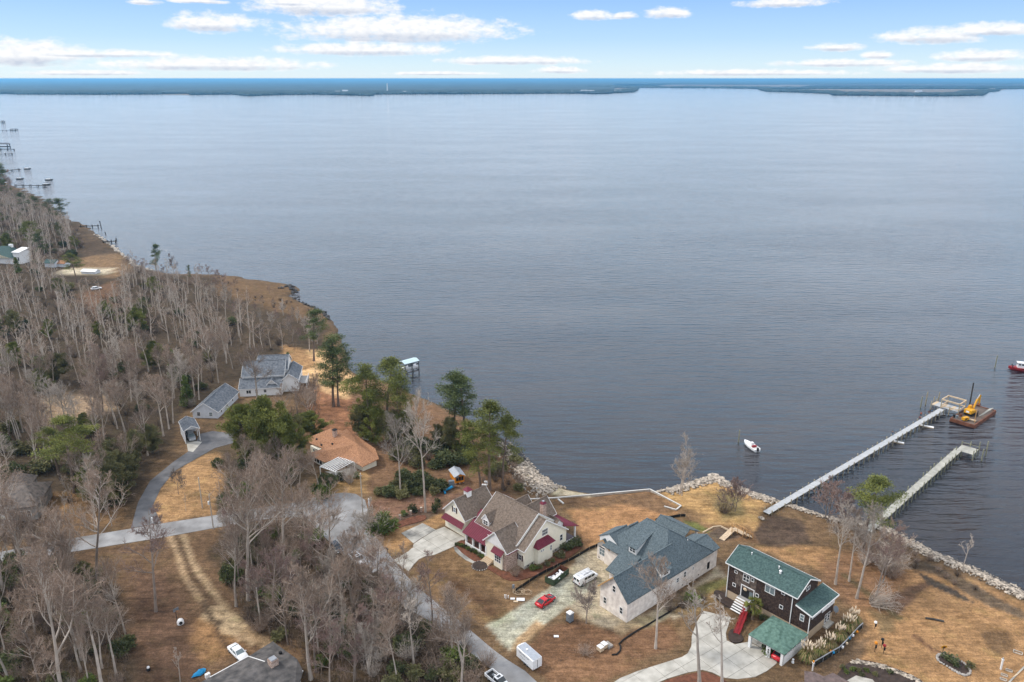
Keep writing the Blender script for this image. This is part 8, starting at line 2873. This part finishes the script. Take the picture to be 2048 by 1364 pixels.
for (x, y) in UP[:92]:
    k = rg.random()
    kd_ = TALL if k < .5 else (TALLP if k < .68 else (WIDE if k < .84 else (DARKT if k < .90 else VASE)))
    h = rg.uniform(14, 22)
    lb = {id(TALL): 'slender leafless tree with mauve twigs near @', id(TALLP): 'slender leafless tree with whitish twigs near @', id(WIDE): 'wide crowned leafless tree near @',
          id(DARKT): 'dark leafless tree with reddish twigs near @', id(VASE): 'upswept many limbed leafless tree near @'}[id(kd_)]
    kd_[rg.randrange(len(kd_))].place('bare_tree', (x, y, LAND), h, lb.replace('@', near(x, y)), 'tree', G_UP, rg.uniform(0, 6.28), rg.uniform(.8, 1.15))


def mass(name, made, mats, spots, hs, label, cat, H, wid=(.8, 1.2)):
    """many light copies of a few plants as one mesh"""
    V, F, MI, off = [], [], [], 0
    base = []
    for mb in made:
        v = np.array(mb.v)
        t_, mi = [], []
        for f, m_ in zip(mb.f, mb.m):
            for i in range(1, len(f) - 1):
                t_.append((f[0], f[i], f[i + 1]))
                mi.append(m_)
        base.append((v, np.array(t_), np.array(mi)))
    for (x, y), h in zip(spots, hs):
        v, t_, mi = base[rg.randrange(len(base))]
        a = rg.uniform(0, 6.283)
        s_ = h / H
        w_ = s_ * rg.uniform(*wid)
        c_, n_ = math.cos(a), math.sin(a)
        V.append(np.stack([(v[:, 0] * c_ - v[:, 1] * n_) * w_ + x, (v[:, 0] * n_ + v[:, 1] * c_) * w_ + y, v[:, 2] * s_ + LAND], 1))
        F.append(t_ + off)
        MI.append(mi)
        off += len(v)
    V, F, MI = np.concatenate(V), np.concatenate(F), np.concatenate(MI)
    me = bpy.data.meshes.new(name)
    me.vertices.add(len(V))
    me.vertices.foreach_set('co', V.astype(np.float32).ravel())
    me.loops.add(F.size)
    me.loops.foreach_set('vertex_index', F.astype(np.int32).ravel())
    me.polygons.add(len(F))
    me.polygons.foreach_set('loop_start', np.arange(0, F.size, 3, dtype=np.int32))
    me.polygons.foreach_set('loop_total', np.full(len(F), 3, np.int32))
    for m_ in mats:
        me.materials.append(m_)
    me.polygons.foreach_set('material_index', MI.astype(np.int32))
    me.update()
    o = bpy.data.objects.new(name, me)
    COL.objects.link(o)
    return tag(o, label, cat, kind='stuff')


def whole(pair, shift=0):
    tr, cr_ = pair
    out = MB()
    out.v, out.f, out.m = list(tr.v), list(tr.f), [0] * len(tr.f)
    n = len(out.v)
    out.v += cr_.v
    out.f += [tuple(i + n for i in f) for f in cr_.f]
    out.m += [min(2, q_ + 0) for q_ in cr_.m]
    return out


LIGHT = [whole(bare_tree(700 + i, 20, (.38, .46, .30)[i], (.30, .28, .36)[i], 8, .05, 1, .08, .085, .50, (.85, .8, .65)[i])) for i in range(3)]
far_spots = UP[92:]
half = far_spots[::3]
mass('bare_wood', LIGHT, [M['bark_pale'], M['twig_mauve']], [q_ for q_ in far_spots if q_ not in half], [rg.uniform(12, 20) for _ in far_spots], 'dense far part of the leafless grey wood on the left shore', 'wood', 20)
mass('bare_wood', LIGHT, [M['bark_pale'], M['twig_pale']], half, [rg.uniform(11, 18) for _ in half], 'whitish leafless trees mixed into the far part of the left shore wood', 'wood', 20)
LB_ = [whole(brush_shrub(720 + i, 4.5, 4, 15, .075)) for i in range(2)]
spots = scatter(WOOD_UP, 620, 2.0, rg)
mass('brushwood', LB_, [M['brush']], spots, [rg.uniform(2.0, 4.5) for _ in spots], 'brown brushwood filling the floor of the left shore wood', 'brushwood', 4)
WOOD_MID = [(440, 1085), (560, 1045), (605, 1040), (650, 1085), (700, 1130), (760, 1182), (840, 1235), (900, 1290), (950, 1335), (985, 1390), (660, 1400), (605, 1310), (540, 1285), (500, 1240), (455, 1180)]
for (x, y) in scatter(WOOD_MID, 58, 2.6, rg):
    k = rg.random()
    kd_, lb = (TALL, 'slender mauve twigged bare tree near @') if k < .45 else ((WIDE, 'wide crowned bare tree near @') if k < .7 else ((MULTI, 'several stemmed pale bare tree near @') if k < .85 else (DARKT, 'dark bare tree near @')))
    kd_[rg.randrange(len(kd_))].place('bare_tree', (x, y, LAND), rg.uniform(12, 20), lb.replace('@', near(x, y)), 'tree', 'bare trees of the middle wood', rg.uniform(0, 6.28), rg.uniform(.8, 1.1))
WOOD_LOW = [(-60, 1135), (150, 1125), (215, 1170), (255, 1260), (262, 1400), (-60, 1400)]
for (x, y) in scatter(WOOD_LOW, 34, 3.2, rg):
    k = rg.random()
    kd_, lb = (TALL, 'slender bare tree near @') if k < .5 else ((WIDE, 'wide crowned bare tree near @') if k < .75 else (VASE, 'upswept pale bare tree near @'))
    kd_[rg.randrange(len(kd_))].place('bare_tree', (x, y, LAND), rg.uniform(13, 20), lb.replace('@', near(x, y)), 'tree', 'bare trees of the lower left wood', rg.uniform(0, 6.28), rg.uniform(.8, 1.1))
WOOD_STRIP = [(430, 930), (500, 915), (620, 915), (650, 960), (640, 990), (560, 1006), (430, 1022)]
for (x, y) in scatter(WOOD_STRIP, 12, 2.6, rg):
    kd_ = (TALL, WIDE)[rg.randrange(2)]
    kd_[rg.randrange(len(kd_))].place('bare_tree', (x, y, LAND), rg.uniform(9, 14), 'mauve twigged bare tree in the strip wood above the road', 'tree', 'bare trees of the strip wood', rg.uniform(0, 6.28), 1)
WOOD_R = [(560, 765), (640, 770), (650, 830), (600, 850), (540, 840)]
for (x, y) in scatter(WOOD_R, 9, 2.6, rg):
    WIDE[rg.randrange(2)].place('bare_tree', (x, y, LAND), rg.uniform(8, 13), 'tangled bare tree between the white house and the ochre house', 'tree', 'bare trees behind the ochre house', rg.uniform(0, 6.28), 1)
for (x, y) in scatter([(-60, 1085), (60, 1075), (250, 1060), (250, 1045), (130, 1040), (100, 1000), (220, 1000), (-60, 1060)], 14, 3, rg):
    SPARSE[rg.randrange(2)].place('bare_tree', (x, y, LAND), rg.uniform(6, 10), 'thin bare sapling between the porch house and the road', 'tree', 'saplings by the porch house', rg.uniform(0, 6.28), 1)
for (x, y) in scatter([(400, 572), (480, 600), (560, 622), (640, 648), (645, 702), (560, 674), (470, 638), (400, 588)], 34, 3, rg):
    kd_ = (DARKT, MULTI, WIDE)[rg.randrange(3)]
    kd_[rg.randrange(len(kd_))].place('bare_tree', (x, y, LAND), rg.uniform(5, 9.5), 'low leafless tree on the edge of the marsh below ' + near(x, y), 'tree', 'low trees of the marsh edge', rg.uniform(0, 6.28), 1)
for (x, y, h) in ((405, 556, 9), (420, 560, 10), (437, 566, 8), (470, 580, 7), (540, 588, 5), (275, 548, 11), (292, 556, 12), (255, 540, 10), (332, 560, 10)):
    DARKT[0].place('bare_tree', P(x, y), h, 'reddish bare tree standing on the shoreline near ' + near(P(x, y).x, P(x, y).y), 'tree', 'bare trees along the far left waterline', None, 1.1)
# evergreen trees among the bare ones
for (x, y) in scatter(WOOD_UP, 38, 8, rg):
    BROADE[rg.randrange(2)].place('evergreen_tree', (x, y, LAND), rg.uniform(7, 11), 'dark green evergreen half hidden among bare trees near ' + near(x, y), 'tree', 'evergreens in the left shore wood', rg.uniform(0, 6.28), rg.uniform(.8, 1.1))
for (px, py, h, lb) in ((190, 1005, 11, 'bright evergreen beside the dark asphalt drive, left'), (215, 985, 12, 'bright evergreen above the dark asphalt drive'), (240, 960, 12, 'evergreen at the bend of the dark asphalt drive'), (268, 930, 10, 'dark evergreen near the small carport'),
                       (212, 1022, 10, 'low evergreen beside the road junction'), (175, 975, 11, 'evergreen behind the porch house yard'), (305, 905, 9, 'dark evergreen hedge tree left of the carport apron'), (235, 1005, 11, 'evergreen right beside the dark asphalt drive'), (255, 975, 10, 'evergreen overhanging the dark asphalt drive')):
    BROADE[rg.randrange(2)].place('evergreen_tree', P(px, py), h, lb, 'tree', 'evergreens along the dark asphalt drive', None, .95)
for (px, py, h, k, lb) in ((722, 880, 11, 1, 'olive evergreen filling the left foot of the big pine clump'), (752, 892, 12, 0, 'olive evergreen in front of the central pine of the clump'), (785, 895, 12, 1, 'olive evergreen at the right foot of the big pine clump'), (735, 850, 12, 0, 'evergreen on the shore side of the big pine clump'),
                          (812, 880, 10, 1, 'low evergreen between the pine clump and the cove pines'), (900, 905, 11, 1, 'dark evergreen under the cove pines'), (930, 915, 9, 0, 'evergreen under the broad cove pine'), (880, 900, 8, 1, 'small evergreen left of the cove pines'), (600, 880, 8, 1, 'round evergreen between garage and ochre roof')):
    BROADE[k].place('evergreen_tree', P(px, py), h, lb, 'tree', 'evergreens under the shore pines', None, .8)
# understorey shrubs
def shrubs(poly, n, mind, kinds, hmin, hmax, lb, group, name='evergreen_shrub'):
    for (x, y) in scatter(poly, n, mind, rg):
        kinds[rg.randrange(len(kinds))].place(name, (x, y, LAND), rg.uniform(hmin, hmax), lb.replace('@', near(x, y)), 'shrub', group, rg.uniform(0, 6.28), rg.uniform(.9, 1.3))


shrubs(WOOD_UP, 75, 5, SHRUB[:3], 2.5, 5, 'dark evergreen shrub under bare trees near @', 'evergreen understorey of the left shore wood')
shrubs(WOOD_UP, 60, 5, BRUSH, 3, 6, 'leafless brown bush under the trees near @', 'brown bushes of the left shore wood', 'bare_bush')
shrubs(WOOD_MID, 44, 3.2, SHRUB, 2, 4, 'evergreen shrub of the middle wood near @', 'evergreen shrubs of the middle wood')
shrubs(WOOD_MID, 40, 3, BRUSH, 2.5, 5, 'leafless brown bush of the middle wood near @', 'brown bushes of the middle wood', 'bare_bush')
shrubs(WOOD_LOW, 26, 4, SHRUB, 2, 4, 'evergreen shrub of the lower left wood near @', 'evergreen shrubs of the lower left wood')
shrubs(WOOD_LOW, 28, 4, BRUSH, 2.5, 4.5, 'leafless brown bush of the lower left wood near @', 'brown bushes of the lower left wood', 'bare_bush')
shrubs(WOOD_STRIP, 12, 3, SHRUB, 2, 3.5, 'evergreen shrub in the strip wood above the road', 'evergreen shrubs of the strip wood')
shrubs([(735, 960), (800, 955), (885, 975), (870, 995), (800, 1000), (742, 985)], 13, 2.6, SHRUB[:3], 2, 3.6, 'dark shrub in the thicket between the ochre house and the orange shed', 'thicket left of the orange shed')
shrubs([(690, 850), (740, 860), (900, 900), (960, 900), (930, 930), (880, 940), (800, 930), (730, 900)], 18, 3, [SHRUB[0], SHRUB[1], BRUSH[1]], 2.5, 5, 'dark shrub under the pines behind the ochre house', 'shrubs under the pine clump')
shrubs([(960, 985), (1040, 985), (1060, 965), (1040, 930), (1000, 900), (960, 940)], 16, 2.4, [BRUSH[1], BRUSH[0], SHRUB[1]], 1.8, 3.4, 'brown bush on the bank above the cove stones', 'bushes on the cove bank', 'bank_bush')
shrubs([(440, 560), (520, 570), (590, 605), (640, 630), (600, 632), (500, 600)], 20, 2.6, [BRUSH[1]], 1, 2, 'low brown bush on the marshy edge of the wooded point', 'bushes of the marshy point', 'bank_bush')
shrubs([(200, 500), (245, 520), (300, 552), (400, 560), (390, 575), (290, 565), (230, 545)], 16, 3, [BRUSH[0], BRUSH[2]], 3, 6, 'leafless bush leaning over the far left beach', 'bushes along the far left beach', 'bank_bush')
shrubs([(150, 455), (200, 490), (240, 530), (200, 520), (160, 490)], 16, 3, BRUSH, 2, 5, 'leafless bush on the brown bank of the far left shore', 'bushes of the far left bank', 'bank_bush')
shrubs([(1640, 1055), (1740, 1065), (1860, 1120), (1980, 1180), (1960, 1190), (1830, 1140), (1720, 1095)], 20, 2.6, [BRUSH[1], BRUSH[0]], 1, 2.2, 'brown bush behind the rock armour of the right shore', 'bushes behind the rock armour', 'bank_bush')
shrubs([(1730, 1090), (1800, 1110), (1790, 1160), (1730, 1140)], 10, 2, [BRUSH[0], BRUSH[2]], 3, 6, 'pinkish leafless bush in the tree group by the old pier', 'bushes in the old pier tree group', 'bare_bush')
shrubs([(1600, 965), (1690, 930), (1715, 950), (1640, 1000)], 0, 2, [BRUSH[0]], 3, 5, '', '')
at_px(REDM, 'bare_bush', (1655, 1040), 945, 'tall reddish leafless bush overhanging the middle of the new pier', 'shrub', None, 1.2)
at_px(REDM, 'bare_bush', (1690, 1048), 975, 'reddish leafless bush beside the green pine near the old pier', 'shrub', None, 1.2)
# roadside and garden shrubs
for kinds, b_, ty, wid, nm, lb in (
        (BRUSH[0:1], (889, 1292), 1220, 1.0, 'crape_myrtle', 'large leafless mauve bush beside the straight road'), (SHRUB[3:4], (905, 1325), 1300, 1.2, 'evergreen_shrub', 'dark green shrub by the road left of the bottom pickup'),
        (SHRUB[0:1], (940, 1335), 1315, 1.2, 'evergreen_shrub', 'dark shrub at the road edge just above the bottom pickup'), (BRUSH[1:2], (930, 1300), 1275, 1.2, 'bare_bush', 'straw coloured bush at the road edge below the mauve bush'),
        (BRUSH[0:1], (975, 1330), 1300, 1.2, 'bare_bush', 'pinkish bare bush hiding the tail of the bottom pickup'),
        (SHRUB[3:4], (764, 1062), 1030, 1.2, 'evergreen_shrub', 'green spreading shrub on the mulch by the cream house drive'), (BRUSH[2:3], (752, 1065), 1022, 1.2, 'bare_bush', 'pale bare bush beside the green shrub at the drive bed'),
        (SMALLS[0:1], (826, 1024), 1009, .9, 'round_shrub', 'clipped dark round shrub by the rail fence'), (SMALLS[0:1], (872, 1022), 1005, .8, 'small_conifer', 'dark cone shaped shrub beside the garage gable'),
        (SMALLS[0:1], (875, 1006), 996, .8, 'small_conifer', 'small dark shrub behind the garage gable'), (SMALLS[1:2], (807, 1031), 1022, 1.2, 'round_shrub', 'low green shrub at the middle of the rail fence'),
        (SMALLS[2:3], (1122, 1112), 1103, 1.8, 'round_shrub', 'yellow green shrub by the side of the cream house'), (SMALLS[0:1], (1130, 1098), 1086, 1.2, 'round_shrub', 'dark green shrub next to the yellow one by the cream house'),
        (SMALLS[0:1], (1144, 1096), 1083, 1.3, 'round_shrub', 'left clipped hedge block by the rear porch'), (SMALLS[0:1], (1154, 1089), 1076, 1.3, 'round_shrub', 'right clipped hedge block by the rear porch'),
        (SMALLS[1:2], (1067, 1139), 1128, 1.1, 'round_shrub', 'green shrub below the red bump-out roof'), (SMALLS[2:3], (1079, 1137), 1129, 1.1, 'round_shrub', 'pale yellow green ball shrub below the red bump-out roof'),
        (SMALLS[2:3], (1093, 1131), 1121, 1.0, 'round_shrub', 'reddish olive shrub on the mulch at the side wall'), (SMALLS[2:3], (1106, 1123), 1115, 1.0, 'round_shrub', 'small olive shrub higher along the side wall mulch'),
        (BRUSH[0:1], (1030, 1152), 1128, 1.0, 'bare_bush', 'small leafless bush in front of the brick corner'),
        (SHRUB[1:2], (1476, 1190), 1170, .9, 'straw_bush', 'tan shrub by the left corner of the dark house'), (SHRUB[3:4], (1385, 1205), 1185, 1.0, 'evergreen_shrub', 'green shrub on the strip right of the new house wall'),
        (BRUSH[1:2], (1365, 1215), 1190, 1.1, 'grass_bush', 'straw coloured grass clump right of the new house wall'), (BRUSH[1:2], (1405, 1200), 1180, 1.1, 'grass_bush', 'straw grass clump nearer the dark house'),
        (BRUSH[1:2], (1340, 1222), 1200, 1.1, 'grass_bush', 'straw grass clump at the trunk of the leaning tree'),
        (SHRUB[0:1], (655, 975), 945, .8, 'evergreen_shrub', 'dark shrub at the left foot of the pergola'), (SHRUB[3:4], (645, 1000), 965, .7, 'evergreen_shrub', 'green shrub at the edge of the cul-de-sac'),
        (SHRUB[0:1], (683, 960), 943, .7, 'evergreen_shrub', 'dark shrub in the middle of the pergola front'), (SMALLS[1:2], (710, 955), 945, 1.3, 'round_shrub', 'light green shrub at the right end of the pergola'),
        (BRUSH[2:3], (700, 965), 920, .8, 'bare_bush', 'pale bare shrub hanging over the pergola'),
        (SMALLS[0:1], (1528, 1240), 1228, 1.0, 'round_shrub', 'dark low plant beside the palm on the red ramp'), (SMALLS[1:2], (1533, 1308), 1290, 1.0, 'potted_plant', 'spiky green plant beside the carport screen'),
        (SMALLS[0:1], (1893, 1318), 1308, 1.3, 'round_shrub', 'dark plant in the oval bed under the sunflower ornament'), (SMALLS[0:1], (1906, 1326), 1314, 1.5, 'round_shrub', 'darker plant in the middle of the oval bed'),
        (SMALLS[2:3], (1938, 1335), 1323, 1.0, 'round_shrub', 'small yellowish shrub at the rim of the oval bed'), (BRUSH[1:2], (1447, 1025), 1003, 1.6, 'bank_bush', 'scrubby bush on the point at the foot of the reddish tree')):
    at_px(kinds, nm, b_, ty, lb, 'shrub', None, wid)
for i, (cx, cy) in enumerate(((1030, 1130), (1180, 1150), (1290, 1170), (1330, 1240), (1080, 1200), (1560, 1230), (1800, 1200), (1420, 1180))):
    SMALLS[i % 3].place('garden_plant', P(*kr(cx, cy)), .9, ('dark', 'fresh green', 'olive')[i % 3] + ' plant in the garden bed behind the mauve roof', 'plant', 'plants of the corner garden bed')
for i, (cx, cy) in enumerate(((880, 565), (915, 575), (940, 585), (970, 600), (1000, 615), (1030, 630), (1060, 650), (1085, 665))):
    SMALLS[i % 2].place('foundation_shrub', P(*k1(cx, cy + 12)), 1.0, 'small dark shrub in the row below the front porch', 'shrub', 'shrubs below the front porch')

# palm on the dark house garden
rgp = random.Random(9)
tr, cr_ = MB(), MB()
tr.tube([(0, 0, -.1), (.05, 0, 1.2), (0, .05, 2.6)], [.26, .22, .20], 8)
for k in range(44):
    a = rgp.uniform(0, 6.283)
    el_ = rgp.uniform(-.7, 1.3)
    d = Vector((math.cos(a) * math.cos(el_), math.sin(a) * math.cos(el_), math.sin(el_)))
    st_ = Vector((0, 0, 2.6)) + d * .85
    cr_.cur = 0
    cr_.tube([(0, 0, 2.6), st_], .03, 3, False)
    s = perp(d, rgp)
    for q in range(11):
        w_ = (q - 5) / 5
        dd = (d + s * w_ * .85 + Vector((0, 0, -.12))).normalized()
        e = st_ + dd * (.95 - .25 * abs(w_)) + Vector((0, 0, -.15))
        n = dd.cross(s).normalized().cross(dd) * .05
        cr_.add([st_ - n, st_ + n, e], [(0, 1, 2)])
pt = thing('palm_tree', 'small fan palm beside the red ramp of the dark house', 'palm', P(*kd(703, 902)))
tr.build('trunk', M['pine_bark'], pt)
cr_.build('crown', leafmat('palm_leaf', (.10, .115, .022), (.20, .20, .045), 0), pt)
pt.scale = (1.35, 1.35, 1.35)

# pampas grass
for i, (x, y, s, lb) in enumerate(((440, 990, 1.25, 'largest pampas grass clump at the near end of the garden fence'), (640, 900, 1.0, 'pampas grass clump second from the near end of the fence'), (800, 810, 1.1, 'pampas grass clump in the middle of the row by the dark house wing'),
                                   (960, 660, 1.1, 'pampas grass clump fourth along the row by the dark house wing'), (1110, 510, 1.15, 'pampas grass clump near the top of the garden fence'), (1190, 400, 1.1, 'farthest pampas grass clump behind the dark house wing'))):
    p = P(*kr(x, y))
    t = thing('pampas_grass', lb, 'ornamental grass', p, rnd.uniform(0, 6), 'pampas grass along the garden fence')
    t.scale = (s, s, s)
    if i == 0:
        g_, pl_ = MB(), MB()
        rgp = random.Random(4)
        for k in range(620):
            a = rgp.uniform(0, 6.283)
            o = rgp.uniform(.2, 1.9)
            h = rgp.uniform(.9, 2.0)
            g_.cur = 0 if rgp.random() < .6 else 1
            b0 = Vector((math.cos(a) * .35 * rgp.random(), math.sin(a) * .35 * rgp.random(), 0))
            m1 = b0 + Vector((math.cos(a) * o * .45, math.sin(a) * o * .45, h))
            e = b0 + Vector((math.cos(a) * o, math.sin(a) * o, h * .55))
            s_ = Vector((-math.sin(a), math.cos(a), 0)) * .035
            g_.add([b0 - s_, b0 + s_, m1 + s_, m1 - s_, e], [(0, 1, 2, 3), (3, 2, 4)])
        for k in range(22):
            a = rgp.uniform(0, 6.283)
            o = rgp.uniform(.1, 1.0)
            h = rgp.uniform(2.0, 3.1)
            b0 = Vector((math.cos(a) * o, math.sin(a) * o, h))
            pl_.tube([b0, b0 + Vector((math.cos(a) * .1, math.sin(a) * .1, .35)), b0 + Vector((math.cos(a) * .25, math.sin(a) * .25, .75))], [.05, .13, .02], 5)
            g_.cur = 1
            g_.tube([(math.cos(a) * .15, math.sin(a) * .15, 0), b0], .02, 3, False)
        gme, pme = g_.mesh('blades', [M['leaf_green'], M['straw']]), pl_.mesh('plumes', M['plume'])
    inst('blades', gme, t)
    inst('plumes', pme, t)

# tangled undergrowth and leaf litter of the woods: nobody could count it
ug = MB()
rgu = random.Random(31)
for poly, n, hm in ((WOOD_UP, 5200, 3.2), (WOOD_MID, 2200, 2.4), (WOOD_LOW, 1600, 2.4), (WOOD_STRIP, 500, 2.0), (WOOD_R, 350, 2.5)):
    for (x, y) in scatter(poly, n, .3, rgu) if n < 600 else [None] * 0:
        pass
    pw = pix_poly(poly)
    xs, ys = np.array([p.x for p in pw]), np.array([p.y for p in pw])
    gx_ = np.array([rgu.uniform(xs.min(), xs.max()) for _ in range(n * 3)])
    gy_ = np.array([rgu.uniform(ys.min(), ys.max()) for _ in range(n * 3)])
    ok = inside(gx_, gy_, pw)
    for k_ in KEEP:
        ok &= ~inside(gx_, gy_, k_)
    for x, y in list(zip(gx_[ok], gy_[ok]))[:n]:
        for _ in range(3):
            a = rgu.uniform(0, 6.283)
            h = rgu.uniform(.5, hm)
            q = rgu.uniform(.2, .9)
            ug.cur = 0 if rgu.random() < .7 else 1
            e = Vector((x + math.cos(a) * q * h * .7, y + math.sin(a) * q * h * .7, LAND + h))
            s = Vector((-math.sin(a), math.cos(a), 0)) * .035
            mdl = Vector((x, y, LAND - .1)).lerp(e, .55) + Vector((0, 0, .2 * h))
            b0 = Vector((x, y, LAND - .1))
            ug.add([b0 - s, b0 + s, mdl + s * .7, mdl - s * .7, e], [(0, 1, 2, 3), (3, 2, 4)])
            for _ in range(3):
                o = mdl + Vector((rgu.gauss(0, .5), rgu.gauss(0, .5), rgu.uniform(.1, .7))) * (h * .45)
                ug.add([mdl - s * .5, mdl + s * .5, o], [(0, 1, 2)])
tag(ug.build('undergrowth', [M['brush'], M['twig_mauve']]), 'tangled brown undergrowth on the floor of the bare woods', 'undergrowth', kind='stuff')
